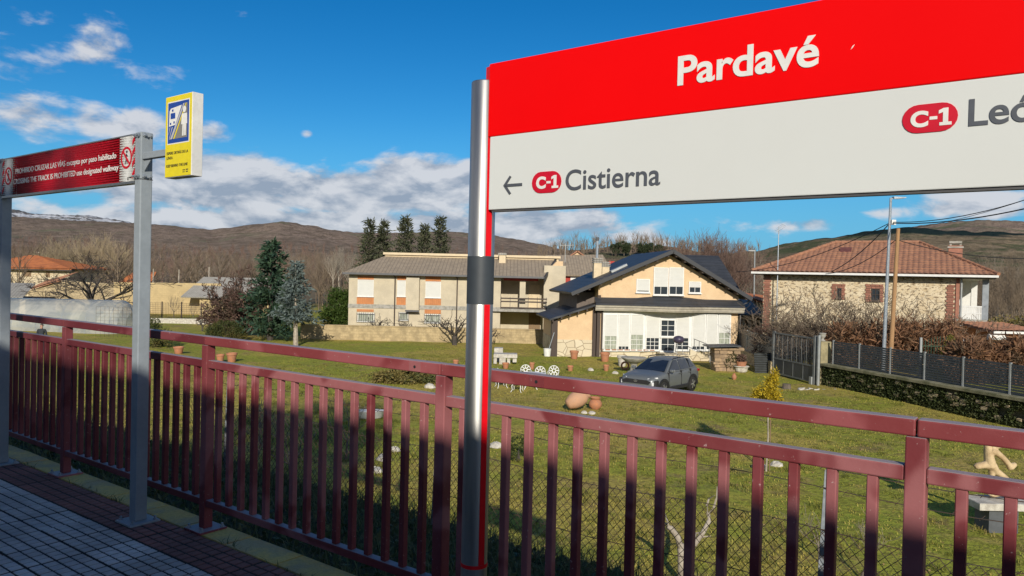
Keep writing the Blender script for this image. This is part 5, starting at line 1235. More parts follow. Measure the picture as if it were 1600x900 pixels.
m = MB(); m.slab([(a[0]-.2, 4.8, a[1]+.02), (c[0], 4.8, c[1]+.12), (c[0], 8.4, c[1]+.12), (a[0]-.2, 8.4, a[1]+.02)], .12); m.slab([(c[0]+.003, 4.8, c[1]+.12), (d_[0]+.3, 4.8, d_[1]-.06), (d_[0]+.3, 8.4, d_[1]-.06), (c[0]+.003, 8.4, c[1]+.12)], .12); build(m, 'gable_roof', 'rooftile', T)
m = MB(); u0_, u1_, z0_, z1_ = Rh.rect(951, 408, 960, 428, 3); m.box(u0_, u1_, 3, 3.5, z0_-2, z1_); build(m, 'chimney', 'redpaint', T)

# ---- stone house with the red tiled hip roof ---------------------------
Sh = House('stone_house', 'rubble stone house with red brick quoins and tiled hip roof behind the lane', 1193, 1541, 50, 44, z=-2.9)
q = Sh.q; T = Sh.t; L = Sh.L
ez = 2.28+2.9; uP = q(1495, 460)[0]
m = MB(); m.box(0, uP, 0, 9, -.4, ez); build(m, 'wall', 'rubble', T)
m = MB(); m.box(uP+.002, uP+.85, 3.2, 3.5, -.4, ez-.3); build(m, 'wall', 'whitepaint', T)
m = MB(); m.box(L-.35, L, 8.4, 8.75, -.4, ez); build(m, 'porch_column', 'whitepaint', T)
zl = q(1515, 499)[1]
m = MB(); m.box(uP+.003, L+.1, -.1, 8.9, zl-.25, zl); build(m, 'porch_floor', 'concrete', T)
m = MB(); u0_, u1_, _, _ = Sh.rect(1535, 430, 1545, 490); m.box(u0_, u1_, .0, .35, zl, ez); build(m, 'porch_column', mat('porch_column_paint', (.30, .33, .36), rough=.8), T)
m = MB(); m.box(uP+.003, L+.1, -.02, .32, ez-.25, ez-.003); build(m, 'porch_beam', 'whitepaint', T)
bl_ = MB(); zt_ = q(1515, 480)[1]
for k in range(15): uu = uP+.1+(L-uP-.2)*k/14; bl_.box(uu-.035, uu+.035, .02, .09, zl, zt_)
bl_.box(uP+.02, L, 0, .11, zt_+.001, zt_+.08); bl_.box(uP+.02, L, .005, .10, (zl+zt_)/2-.03, (zl+zt_)/2+.03); build(bl_, 'balustrade', 'whitepaint', T)
m = MB(); m.box(uP-.05, uP+.14, -.08, -.001, 0, ez-.1); build(m, 'corner_pilaster', 'brick', T)
m = MB(); m.tube([(uP+.22, -.12, 0), (uP+.22, -.12, ez-.2)], .055, 8); build(m, 'downpipe', 'fencepost', T)
brk = MB(); brk.cbox(-.5, .5, -.03, .03, -.5, .5, .04); bme = brk.mesh('brick', M['brick'])
def bricks(u0, u1, z0, z1, n_h, bond=True):
    n_r = max(1, int((z1-z0)/.125))
    for r_ in range(n_r):
        w = (u1-u0)/n_h; off = .5*w if (r_ % 2 and bond) else 0
        for k in range(n_h):
            a, c = u0+k*w-off*.35, u0+(k+1)*w-off*.35
            o = inst(bme, 'brick', T, ((a+c)/2, -.03, z0+(r_+.5)*(z1-z0)/n_r)); o.scale = ((c-a)*.93, 1, (z1-z0)/n_r*.88)
bricks(0.05, .50, 1.2, ez-.15, 1); bricks(uP-.50, uP-.08, 1.6, ez-.6, 1)
for (x0, y0, x1, y1, wx0, wy0, wx1, wy1) in ((1300, 443.5, 1321, 468, 1308, 450, 1315, 466), (1353, 444, 1381, 472, 1361.5, 451, 1375, 470)):
    U0, U1, Z0_, Z1_ = Sh.rect(x0, y0, x1, y1); V0, V1, W0, W1 = Sh.rect(wx0, wy0, wx1, wy1)
    bricks(U0, V0, Z0_, Z1_, 1); bricks(V1, U1, Z0_, Z1_, 1); bricks(V0, V1, W1, Z1_, 2)
    Sh.window(wx0, wy0, wx1, wy1, nx=2, ny=2, fw=.05, frame='darkwood', base=-.002, glass='glass')
EL, ERr = q(1180, 425)[0]-.1, q(1559, 425)[0]; RA, RB = q(1305, 381, 5)[0], q(1437, 379, 5)[0]; RZ_ = q(1370, 379.5, 5)[1]
f0 = -.75; bk = 10
tiled([(EL, f0, ez), (ERr, f0, ez), (RB, 5, RZ_), (RA, 5, RZ_)], 'roof', M['rooftile'], T, step=.30, row=.42, amp=.05)
tiled([(EL, bk, ez), (EL, f0, ez), (RA, 5, RZ_)], 'roof', M['rooftile'], T, step=.30, row=.42)
tiled([(ERr, f0, ez), (ERr, bk, ez), (RB, 5, RZ_)], 'roof', M['rooftile'], T, step=.30, row=.42)
tiled([(ERr, bk, ez), (EL, bk, ez), (RA, 5.01, RZ_), (RB, 5.01, RZ_)], 'roof', M['rooftile'], T, step=.30, row=.42)
for a, c in (((EL, f0, ez), (RA, 5, RZ_)), ((ERr, f0, ez), (RB, 5, RZ_)), ((RA, 5, RZ_), (RB, 5, RZ_))):
    a = Vector(a)+Vector((0, 0, .06)); c = Vector(c)+Vector((0, 0, .06)); k_ = int((c-a).length/.42)
    m = MB()
    for i in range(k_): m.tube([a.lerp(c, i/k_), a.lerp(c, (i+1.06)/k_)], [.12, .095], 7)
    stuff(build(m, 'ridge_tiles', 'rooftile', T))
m = MB(); m.box(EL, ERr, f0-.10, f0+.02, ez-.14, ez-.01); build(m, 'gutter', 'whitepaint', T)
m = MB(); m.box(EL+.1, ERr-.1, f0+.05, -.001, ez-.20, ez-.105); m.box(EL+.1, ERr-.1, .001, 9.3, ez-.15, ez-.105); build(m, 'soffit', 'darkwood', T)
m = MB(); m.box(uP+.01, ERr-.15, .05, 9.2, ez-.24, ez-.205); build(m, 'porch_ceiling', 'whitepaint', T)
cx_ = q(1492.5, 400, 6)[0]; cz1 = q(1492, 384, 6)[1]; m = MB(); m.box(cx_-.40, cx_+.40, 5.7, 6.4, ez, cz1); ch = build(m, 'chimney', 'brick', T)
m = MB(); m.box(cx_-.36, cx_+.36, 5.75, 6.35, cz1+.15, cz1+.30); 
for a in (-.28, .28): m.box(cx_+a-.06, cx_+a+.06, 5.85, 6.25, cz1, cz1+.149)
m.box(cx_-.46, cx_+.46, 5.64, 6.46, cz1-.16, cz1-.06); build(m, 'chimney_cap', 'concrete', ch)
a = Vector((q(1322, 390, 3.5)[0], 3.2, ez+(RZ_-ez)*(3.2-f0)/(5-f0)+.10)); m = MB(); m.bar(a+Vector((-.35, 0, 0)), a+Vector((.35, 0, 0)), .6, .08, up=(0, -.55, .83)); build(m, 'skylight', mat('skylight_frame', (.16, .06, .05), rough=.6), T)
# ---- annex sheds between the two houses -------------------------------
An = House('annex_shed', 'small grey-roofed shed with a plank wall between the apricot and stone houses', 1152, 1192, 56, z=-3.3, cat='shed')
q = An.q; T = An.t
m = MB(); m.box(-.3, An.L, 0, 4, -.3, q(1170, 490)[1]); build(m, 'wall', 'fieldstone', T)
for k in range(9):
    m = MB(); uu = An.L*k/9; m.box(uu+.01, uu+An.L/9-.01, -.05, -.004, 1.0, q(1170, 491)[1]+(k % 3)*.05); build(m, 'plank', 'poleswood' if k % 2 else 'cream2', T)
m = MB(); a = q(1146, 490)[1]; m.slab([(-.5, -.4, a), (An.L+.3, -.4, a-.05), (An.L-.3, 4.5, a+1.55), (-.5, 4.5, a+1.6)], .12); build(m, 'roof', 'corrug', T)
Ao = House('tile_roofed_shed', 'orange tiled outbuilding wedged behind the grey shed and stone house', 1160, 1200, 62, z=-3.3, cat='shed')
q = Ao.q; T = Ao.t; a = q(1180, 472)[1]
m = MB(); m.box(-.2, Ao.L+1.2, 0, 5, -.3, a); build(m, 'wall', 'cream', T)
tiled([(-.5, -.4, a+.7), (Ao.L+1.4, -.4, a-.6), (Ao.L+1.4, 4, a+.5), (-.5, 4, q(1165, 453, 4)[1])], 'roof', M['rooftile_o'], T, step=.3)
Rs = House('low_tiled_shed', 'low red-tiled lean-to with a white post at the right edge', 1552, 1630, 40, z=-2.7, cat='shed')
q = Rs.q; T = Rs.t; a = q(1580, 517)[1]
m = MB(); m.box(0.6, Rs.L, 1.0, 4, -.3, a); build(m, 'wall', 'orange', T)
tiled([(-.2, -.4, a), (Rs.L, -.4, a), (Rs.L, 3.0, q(1580, 505, 3)[1]), (-.2, 3.0, q(1580, 505, 3)[1])], 'roof', M['rooftile'], T, step=.28)
m = MB(); m.box(-.2, Rs.L, -.48, -.41, a-.13, a-.01); build(m, 'gutter', 'whitepaint', T)
m = MB(); m.tube([(-.3, -.2, a-.35), (.45, -.2, a-.35), (.62, -.2, a-.6), (.62, -.2, -.2)], .17, 8); build(m, 'post', 'whitepaint', T)
# ---- houses and walls on the left --------------------------------------
Oh = House('orange_roofed_house', 'stone house with orange hipped roof at the far left', -20, 108, 100, z=-3.5)
q = Oh.q; T = Oh.t; a = q(55, 419)[1]
m = MB(); m.box(0, Oh.L, 0, 9, -.3, a); build(m, 'wall', 'rubble', T)
ua, ub_, uc_ = q(-45, 413)[0], q(117, 418)[0], q(54, 399.5, 5)[0]; az_ = q(54, 399.5, 5)[1]
for P in ([(ua, -.8, a), (ub_, -.8, a), (uc_+.3, 5, az_), (uc_-.8, 5, az_)], [(ub_, -.8, a), (ub_, 10, a), (uc_+.3, 5, az_)], [(ua, 10, a), (ua, -.8, a), (uc_-.8, 5, az_)]): tiled(P, 'roof', M['rooftile_o'], T, step=.35, row=.5)
m = MB(); m.box(ua, ub_, -.75, -.02, a-.30, a-.08); build(m, 'soffit', 'darkwood', T)
for x0, y0, x1, y1 in ((38, 423, 49, 432), (72, 424, 78, 433)):
    m = MB(); u0_, u1_, z0_, z1_ = Oh.rect(x0, y0, x1, y1); m.box(u0_, u1_, -.06, .02, z0_, z1_); w = build(m, 'window', 'wood', T); m = MB(); m.box(u0_-.2, u1_+.2, -.08, .01, z1_+.003, z1_+.28); build(m, 'lintel', 'cream2', w)
Br = House('stone_barn', 'stone barn with a low red tiled roof below the orange-roofed house', 30, 150, 88, z=-3.5, cat='barn')
q = Br.q; T = Br.t
P = [q(40, 452), q(130, 440), q(130, 470)]; m = MB(); m.prism([(q(44, 490)[0], -.3), (q(182, 490)[0], -.3), (q(182, 443)[0], q(182, 444)[1]), (q(95, 438)[0], q(95, 438)[1]), (q(44, 455)[0], q(44, 455)[1])], 0, .5); build(m, 'wall', 'fieldstone', T)
a0, a1, a2, a3 = q(43, 453), q(96, 438), q(80, 433), q(25, 440)
tiled([(a0[0], -.3, a0[1]), (a1[0], -.3, a1[1]), (a2[0], 6, a2[1]+.1), (a3[0], 6, a3[1]+.1)], 'roof', M['rooftile'], T, step=.4)
Gs = House('corrugated_shed', 'dark open shed with grey corrugated roof beside the left post', -30, 41, 72, z=-3.5, cat='shed')
q = Gs.q; T = Gs.t; a = q(20, 464)[1]
m = MB(); m.box(-1, Gs.L-.2, 1.5, 5, -.3, a-.1); build(m, 'wall', 'darkwood', T)
m = MB(); m.box(Gs.L-.55, Gs.L, -.1, .4, -.3, a-.2); build(m, 'pillar', 'cream2', T)
m = MB(); k_ = 34; e_ = q(41, 466)[0]; tp = q(14, 442, 4)[1]
for i in range(k_):
    uu = -1+(e_+1)*i/k_; u2 = -1+(e_+1)*(i+1)/k_; h0 = .05*(i % 2); h1 = .05*((i+1) % 2)
    m.add([(uu, -.5, a+h0), (u2, -.5, a+h1), (u2-1.6, 4, tp+h1), (uu-1.6, 4, tp+h0), (uu, -.5, a+h0-.06), (u2, -.5, a+h1-.06)], [(0, 1, 2, 3), (4, 5, 1, 0)])
build(m, 'roof', 'corrug', T)
Wh = House('grey_roofed_barn', 'low barn with a pale grey sheet roof behind the purple-brown bush', 308, 430, 84, z=-3.5, cat='barn')
q = Wh.q; T = Wh.t; a = q(360, 466)[1]
m = MB(); m.box(.3, Wh.L, 0, 8, -.3, a); build(m, 'wall', 'blockwall', T)
m = MB(); tp = q(340, 433, 4)[1]; m.slab([(-1.6, -.5, q(300, 458)[1]-.4), (Wh.L, -.5, a), (Wh.L, 4, tp), (q(318, 433, 4)[0], 4, tp)], .12); m.slab([(q(318, 433, 4)[0], 4.003, tp), (Wh.L, 4.003, tp), (Wh.L, 8.4, a), (-1.4, 8.4, a)], .12); build(m, 'roof', 'corrug', T)
def walled(name, label, mt, px0, y0, Y0, px1, y1, Y1, th=.25, z=-3.7, cap=None, cat='wall'):
    a = at(px0, y0, Y0); c = at(px1, y1, Y1); L = math.hypot(c.x-a.x, c.y-a.y); rz = math.atan2(c.y-a.y, c.x-a.x)
    t = thing(name, label, cat, (a.x, a.y, z), rz); h0, h1 = a.z-z, c.z-z
    m = MB(); m.prism([(0, 0), (L, 0), (L, h1), (0, h0)], 0, th); build(m, 'wall', mt, t)
    if cap:
        m = MB(); m.prism([(-.02, h0+.002), (L+.02, h1+.002), (L+.02, h1+.08), (-.02, h0+.08)], -.05, th+.05); build(m, 'coping', cap, t)
    return t, L, h0, h1
walled('long_block_wall', 'long blank cream block wall behind the left gardens', 'blockwall', 178, 441, 86, 345, 443, 86)
Or = House('orange_gable_roof', 'small orange roof peeping over the long cream wall', 184, 236, 96, z=-3.5, cat='roof')
q = Or.q; m = MB(); m.box(0, Or.L, .5, 4, -.2, q(200, 441)[1]); build(m, 'wall', 'cream', Or.t)
tiled([(0, 0, q(200, 442)[1]), (Or.L, 0, q(236, 442)[1]), (q(227, 426)[0], 3, q(227, 424, 3)[1]), (q(190, 426)[0], 3, q(190, 425, 3)[1])], 'roof', M['rooftile_o'], Or.t, step=.4)
walled('low_garden_wall', 'low mossy block wall along the cream house garden', 'lowwall', 470, 508, 57, 866, 517, 57, cap='lowwall')
walled('white_ledge_wall', 'low whitewashed wall with a rounded top before the long cream wall', 'whitestone', 232, 497, 70, 352, 499, 70, th=.3)
# wire garden fence before the long wall
wf = thing('garden_wire_fence', 'brown-posted wire fence before the long cream wall', 'fence', tuple(at(192, 480, 77).xy)+(-3.5,))
Lf = at(345, 480, 77).x-at(192, 480, 77).x
for k in range(6):
    m = MB(); m.box(Lf*k/5-.05, Lf*k/5+.05, -.05, .05, -.2, 1.75); build(m, 'post', 'darkwood', wf)
m = MB()
for k in range(8): m.bar((0, 0, .2+k*.2), (Lf, 0, .2+k*.2), .02, .02)
for k in range(60): m.bar((Lf*k/60, 0, .15), (Lf*k/60, 0, 1.65), .015, .015)
stuff(build(m, 'wire_mesh', 'wire', wf))

# ---- polytunnel --------------------------------------------------------
pm = bpy.data.materials.new('tunnel_film'); pm.use_nodes = True; t_ = NB(pm.node_tree); nd = pm.node_tree.nodes
tcn = t_.n('ShaderNodeTexCoord'); nz = t_.noise(tcn.outputs['Object'], .8, 5, .65, .6); pr_ = nd['Principled BSDF']
t_.link(t_.mix(t_.ramp(nz, .4, .65), (.34, .37, .38, 1), (.56, .57, .54, 1)), pr_.inputs['Base Color']); pr_.inputs['Roughness'].default_value = .22
tp_ = t_.n('ShaderNodeBsdfTransparent'); mx = t_.n('ShaderNodeMixShader'); t_.link(t_.m('ADD', .30, t_.m('MULTIPLY', nz, .30)), mx.inputs[0])
t_.link(pr_.outputs[0], mx.inputs[1]); t_.link(tp_.outputs[0], mx.inputs[2]); t_.link(mx.outputs[0], nd['Material Output'].inputs['Surface'])
bn = t_.n('ShaderNodeBump'); bn.inputs['Strength'].default_value = .5; bn.inputs['Distance'].default_value = .1; t_.link(nz, bn.inputs['Height']); t_.link(bn.outputs[0], pr_.inputs['Normal'])
a = at(-60, 500, 58); c = at(170, 500, 58); Lt = c.x-a.x
pt = thing('polytunnel', 'cloudy plastic polytunnel greenhouse behind the left of the railing', 'greenhouse', (a.x, 58, -3.55))
def arch(u, k=14, sc=1.0): return [(u, 2.0-2.0*sc*math.cos(math.pi*j/k), 2.55*sc*math.sin(math.pi*j/k)**.8) for j in range(k+1)]
m = MB(); us = [Lt*i/12 for i in range(13)]+[Lt+.5, Lt+.85, Lt+1.0]; scs = [1]*13+[.88, .62, .3]
rows_ = [arch(u, 14, s_) for u, s_ in zip(us, scs)]
for i in range(len(rows_)-1):
    for j in range(14): m.add([rows_[i][j], rows_[i+1][j], rows_[i+1][j+1], rows_[i][j+1]], [(0, 1, 2, 3)])
build(m, 'film', pm, pt, smooth=True)
for i in range(0, 13, 2):
    m = MB(); m.tube([(x, y, z*.985) for x, y, z in arch(us[i], 14, .99)], .03, 6); build(m, 'hoop', 'steel', pt)
# wire panel in front of it
wp = thing('mesh_panel', 'rusty wire mesh panel standing before the polytunnel', 'fence', tuple(at(150, 500, 55).xy)+(-3.5,))
for k in range(9):
    m = MB(); m.bar((k*.32, 0, 0), (k*.32, 0, 2.2), .011, .011); build(m, 'wire', 'wire', wp)
for k in range(9):
    m = MB(); m.bar((0, .012, .2+k*.25), (2.6, .012, .2+k*.25), .011, .011); build(m, 'wire', 'wire', wp)

# ---- right side: stone bank wall, slatted fence, gate --------------------
WA = Vector((15.7, 38.0, 0)); WB = Vector((22.9, 12.0, 0)); wd = (WB-WA).normalized(); WL = (WB-WA).length; wr = math.atan2(wd.y, wd.x)
iw = thing('retaining_wall', 'dark ivy-covered stone retaining wall with a mossy concrete top', 'wall', (15.7, 38.0, -3.5), wr)
m = MB(); m.box(0.3, WL, -.05, .35, -.2, .99); build(m, 'wall', mat('mossy_rubble', (.12, .105, .06), (.055, .055, .028), rough=.95, scale=3, bump=.6, bscale=12), iw)
m = MB(); m.cbox(.25, WL, -.27, .45, .96, 1.09, .02); build(m, 'coping', mat('mossy_coping', (.26, .24, .15), (.12, .12, .06), rough=.95, scale=2, bump=.4), iw)
N_ = 52000; P_ = np.stack([rng.uniform(.3, WL, N_), -.06-rng.random(N_)*.16, rng.uniform(0, .93, N_)], 1)
keep = fbm(P_[:, 0]*1.6, P_[:, 2]*2.2, 51) > .26; P_ = P_[keep]
V, F = leaves(len(P_), lambda n: P_, .075, .6, .7); stuff(npmesh('ivy', V, F, M['ivywall'], iw))
for k in range(46):                   # stones showing through the ivy
    rr_ = random.Random(k); uu = .5+rr_.random()*14; zz = rr_.uniform(.1, .75); w_ = rr_.uniform(.10, .20); m = MB(); m.cbox(uu, uu+w_*1.5, -.20, -.05, zz, zz+w_*.8, .03); build(m, 'stone', 'fieldstone', iw)
sf = thing('slatted_fence', 'anthracite horizontal slat fence on top of the ivy-covered wall', 'fence', (15.7, 38.0, -2.41), wr)
posts_u = [(WA.lerp(WB, 0), 0)]
pu = []
for x in (1298, 1339, 1387.5, 1441, 1501.5, 1575, 1668):
    r_ = ray(x, 560); A_ = np.array([[r_.x, -wd.x], [r_.y, -wd.y]]); s__ = np.linalg.solve(A_, np.array([WA.x, WA.y])); pu.append(float(s__[1]))
for i, uu in enumerate(pu):
    m = MB(); m.box(uu-.035, uu+.035, .10, .17, 0, 1.16); po = build(m, 'post', 'fencepost', sf); m = MB(); m.cbox(uu-.045, uu+.045, .09, .18, 1.161, 1.18, .008); build(m, 'cap', 'fencepost', po)
    if i+1 < len(pu):
        u2 = pu[i+1]
        for k in range(11):
            m = MB(); m.box(uu+.037, u2-.037, .125, .145, .04+k*.101, .04+k*.101+.080); build(m, 'slat', 'slatefence', sf)
# gate pillar with urn
gp_ = onz(1283, 601); pl_ = thing('gate_pillar', 'mossy square concrete gate pillar topped by a small urn', 'pillar', (15.75, 38.15, -3.5), wr)
m = MB(); m.cbox(-.30, .30, -.30, .30, 0, 2.16, .02); build(m, 'shaft', mat('lichen_concrete', (.36, .31, .18), (.24, .21, .12), rough=.95, scale=3, bump=.4), pl_)
m = MB(); m.lathe([(.13, 2.162), (.15, 2.20), (.07, 2.25), (.08, 2.29), (.15, 2.40), (.16, 2.50), (.18, 2.54), (.17, 2.57), (.12, 2.57)], 14); build(m, 'urn', 'concrete', pl_)
ga = onz(1208, 585); gb = onz(1272, 601); gd = (gb-ga); gL = gd.length; gt_ = thing('garden_gate', 'grey metal gate with vertical bars above solid lower panels', 'gate', (ga.x, ga.y, -3.5), math.atan2(gd.y, gd.x))
zt0 = 2.30; M['gategrey'] = mat('gate_grey_paint', (.17, .18, .18), rough=.55)
for uu in (0, gL): m = MB(); m.box(uu-.07, uu+.07, -.07, .07, -.1, zt0+.1+.05*(uu > 0)); build(m, 'gate_post', 'gategrey', gt_)
for z in (.12, .92, 1.15*2): m = MB(); m.box(.075, gL-.075, -.03, .03, z-.035, z+.035); build(m, 'rail', 'gategrey', gt_)
for k in range(1, 26): m = MB(); uu = gL*k/26; m.box(uu-.013, uu+.013, -.015, .015, .957, 2.263); build(m, 'bar', 'slatefence' if k % 3 else 'gategrey', gt_)
for k in range(4): m = MB(); m.box(.08+(gL-.16)*k/4+.03, .08+(gL-.16)*(k+1)/4-.03, -.008, .008, .158, .882); build(m, 'panel', 'slatefence', gt_)
for k in range(1, 4): m = MB(); uu = .08+(gL-.16)*k/4; m.box(uu-.028, uu+.028, -.02, .02, .157, .884); build(m, 'mullion', 'gategrey', gt_)
m = MB(); m.box(gL+.25, gL+.36, -.05, .06, -.1, 2.5); build(m, 'stop_post', 'fencepost', gt_)
m = MB(); m.box(gL-.25, gL-.05, -.14, -.072, .0, .38); build(m, 'gate_motor', 'fencepost', gt_)
# fence left of the gate
fa = at(1150, 545, 51); fb = Vector((ga.x, ga.y, 0)); fd = Vector((fb.x-fa.x, fb.y-fa.y, 0)); fL = fd.length
lf = thing('panel_fence', 'dark grey metal panel fence between the apricot house and the gate', 'fence', (fa.x, fa.y, -2.75), math.atan2(fd.y, fd.x))
for k in range(4):
    m = MB(); uu = fL*k/3.02; m.box(uu-.035, uu+.035, -.035, .035, -.6, 1.28); build(m, 'post', 'fencepost', lf)
    if k < 3:
        u2 = fL*(k+1)/3.02
        for j in range(11): m = MB(); m.box(uu+.037, u2-.037, -.01, .012, .02+j*.112, .02+j*.112+.102); build(m, 'slat', 'slatefence', lf)
m = MB(); m.box(0, fL, -.15, .2, -.9, -.05); build(m, 'footing_wall', 'fieldstone', lf)
dk = thing('corrugated_sheet', 'dark corrugated sheet leaning by the left gate post', 'sheet', tuple(onz(1180, 583)), .1)
m = MB(); k_ = 18
for i in range(k_):
    z0_, z1_ = i*.062, (i+1)*.062; y0_, y1_ = (i % 2)*.06, ((i+1) % 2)*.06
    m.add([(0, y0_+z0_*.2, z0_), (.98, y0_+z0_*.2, z0_), (.98, y1_+z1_*.2, z1_), (0, y1_+z1_*.2, z1_), (0, y0_+z0_*.2+.012, z0_), (.98, y0_+z0_*.2+.012, z0_), (.98, y1_+z1_*.2+.012, z1_), (0, y1_+z1_*.2+.012, z1_)], [(0, 1, 2, 3), (7, 6, 5, 4), (1, 5, 6, 2), (4, 0, 3, 7)])
build(m, 'sheet', mat('dark_sheet', (.055, .06, .06), rough=.6), dk)
# hedges and shrubs along the lane
def hedge(name, label, x0, y0, x1, y1, Y, hgt, N, mt, seed, dep_=1.0, size=.34, low=0, ratio=.16):
    a = at(x0, y0, Y); c = at(x1, y1, Y); zb = -2.7+low; L = c.x-a.x; bl = []; r_ = random.Random(seed); k_ = max(3, int(L/.8))
    for k in range(k_+1): bl.append((L*k/k_, r_.uniform(-.2, .2), max(.4, ((a.z+(c.z-a.z)*k/k_)-zb)*.55), .75, dep_, max(.4, ((a.z+(c.z-a.z)*k/k_)-zb)*.50*r_.uniform(.9, 1.08))))
    return bush(name, label, a.x, Y, bl, N, size, mt, seed, z=zb, cat='hedge', ratio=ratio)
hedge('beech_hedge', 'russet winter hedge behind the two poles', 1318, 508, 1480, 506, 38.5, 1.3, 15000, 'beech', 11)
hedge('beech_hedge', 'russet drooping hedge at the right edge above the slat fence', 1512, 535, 1640, 532, 33, 1.3, 16000, 'beech', 12)
hedge('twiggy_hedge', 'dark twiggy hedge under the stone house, behind the gate', 1196, 512, 1320, 508, 44.5, 1.3, 9000, 'redbush', 13, size=.26, low=-.5)
for i, (x, top, Y, w_, lab) in enumerate([(1255, 462, 43.5, 1.7, 'pale twiggy bare bush in front of the left of the stone house'), (1300, 440, 43.5, 1.35, 'taller bare bush reaching the first brick-framed window'), (1352, 448, 42.5, 1.5, 'bare spreading bush under the second brick-framed window'), (1222, 492, 43, 1.9, 'low tangle of bare twigs right of the panel fence'), (1400, 472, 42, 1.4, 'bare bush behind the wooden pole'), (1500, 488, 40.5, 2.2, 'dark bramble tangle under the white balustrade')]):
    putk(K_bushy, 'bare_bush', lab, x, top, Y, zb=-2.9, wide=w_, cat='bush')
a = at(1486, 538, 35.5); bush('topiary_cone', 'yellow-green clipped cone behind the slat fence', a.x, a.y, [(0, 0, .5, .55, .55, .5), (0, 0, 1.0, .45, .45, .4), (0, 0, 1.4, .28, .28, .35), (0, 0, 1.7, .14, .14, .25)], 5000, .07, 'topiary', 14, z=-2.65)
a = at(1575, 470, 48); bush('olive_shrub', 'large olive-brown shrub right of the stone house porch', a.x, a.y, [(0, 0, 1.2, 1.8, 1.2, 1.2), (1.6, 0, 1.3, 1.5, 1.2, 1.3), (-1.2, 0, .8, 1, .9, .9), (2.8, 0, 1.5, 1.3, 1, 1.4)], 9000, .17, 'juniper', 15, z=-2.7)
ag = at(1441, 545, 36); gg = thing('green_gate', 'green barred arched gate across the lane', 'gate', (ag.x, ag.y, -2.65), 0)
gr_ = mat('green_metal', (.02, .065, .035), rough=.5)
for k in range(14): uu = k*.14; m = MB(); hh = 1.55+.28*math.sin(math.pi*k/13); m.box(uu-.012, uu+.012, -.012, .012, .1, hh); build(m, 'bar', gr_, gg)
for z in (.2, 1.35): m = MB(); m.box(-.05, 1.9, -.02, .02, z-.02, z+.02) ; build(m, 'rail', gr_, gg)
for uu in (-.08, 1.93): m = MB(); m.box(uu-.05, uu+.05, -.05, .05, 0, 1.75); build(m, 'gate_post', 'fencepost', gg)
# poles, aerials and cables
def pole(name, label, top, bot, Y, r0, r1, mt, cat='pole', zb=-2.65, n=10):
    a = at(*top, Y); c = at(*bot, Y); d = (a-c); k = (zb-a.z)/(c.z-a.z); base = a+(c-a)*k
    t = thing(name, label, cat, tuple(base)); m = MB(); m.tube([(0, 0, -.1), tuple((a-base)*.5), tuple(a-base)], [r0, (r0+r1)/2, r1], n); build(m, 'shaft', mt, t, smooth=False); return t, a-base
t, d = pole('street_lamp', 'tall galvanised street lamp post carrying cables behind the slat fence', (1392, 309), (1380.5, 560), 36, .095, .055, 'steel', 'street lamp')
m = MB(); m.bar(d+Vector((-.05, 0, -.08)), d+Vector((.25, 0, .02)), .05, .05); build(m, 'arm', 'steel', t)
m = MB(); m.prism([(d.x+.10, d.z-.06), (d.x+.68, d.z+.0), (d.x+.68, d.z+.035), (d.x+.10, d.z+.05)], -.12, .12); lh = build(m, 'lamp_head', 'steel', t)
m = MB(); m.prism([(d.x+.3, d.z-.055), (d.x+.62, d.z-.02), (d.x+.62, d.z-.012), (d.x+.3, d.z-.042)], -.09, .09); build(m, 'lens', 'lamp', lh)
ib = at(1393, 347, 36)-Vector(t.location); m = MB(); m.box(ib.x-.06, ib.x+.14, -.16, -.08, ib.z-.14, ib.z+.1); build(m, 'junction_box', 'whitepaint', t)
t2, d2 = pole('wooden_pole', 'bare wooden utility pole beside the tall street lamp', (1403.5, 357), (1391, 565), 36.6, .115, .085, 'poleswood', 'pole')
t3, d3 = pole('aerial_mast', 'thin mast with a television aerial at the left end of the stone house', (1217, 354), (1213, 505), 49.0, .045, .03, 'steel', 'aerial', zb=-2.9, n=6)
m = MB(); m.bar(d3+Vector((-.15, 0, -.35)), d3+Vector((.35, 0, .15)), .03, .03)
for k in range(6): c_ = d3+Vector((-.1+.08*k, 0, -.30+.08*k)); m.bar(c_+Vector((-.1, .15, .08)), c_+Vector((.1, -.15, -.08)), .015, .015)
build(m, 'aerial', 'steel', t3)
t4, d4 = pole('street_lamp', 'small lamp post between the slate roof and the stone house', (1179.5, 392), (1178, 470), 62, .06, .05, 'fencepost', 'street lamp', zb=-3.4, n=8)
m = MB(); m.box(d4.x-.55, d4.x+.02, -.08, .08, d4.z-.03, d4.z+.05); build(m, 'lamp_head', 'fencepost', t4)
for x, top, Y, lab in [(240, 420, 90, 'pale pole just right of the grey sign post, above the cream wall'), (280, 421, 92, 'pale pole standing behind the middle of the cream wall'), (327, 417, 90, 'pale pole above the grey-roofed barn')]:
    pole('utility_pole', lab, (x, top), (x-1, 445), Y, .10, .08, 'bark_pale', 'pole', zb=-3.5, n=7)
tl = thing('television_aerial', 'faint grey aerial above the ridge of the cream house', 'aerial', tuple(at(883, 402, 75)))
m = MB(); m.bar((0, 0, -.5), (0, 0, 1.3), .04, .04); m.bar((-.55, 0, 1.15), (.85, 0, 1.22), .03, .03)
for k in range(6): m.bar((-.5+k*.25, 0, .95), (-.5+k*.25, 0, 1.4), .02, .02)
build(m, 'aerial', 'fencepost', tl)
def cable(label, p, q, sag, r=.018, n=14):
    p, q = Vector(p), Vector(q); pts = [p.lerp(q, i/n)-Vector((0, 0, sag*4*(i/n)*(1-i/n))) for i in range(n+1)]
    m = MB(); m.tube([x-p for x in pts], r, 5); o = m.build('overhead_cable', M['cable']); o.location = p; tag(o, label, 'cable', 'overhead cables from the street lamp')
j = at(1393, 347, 36)
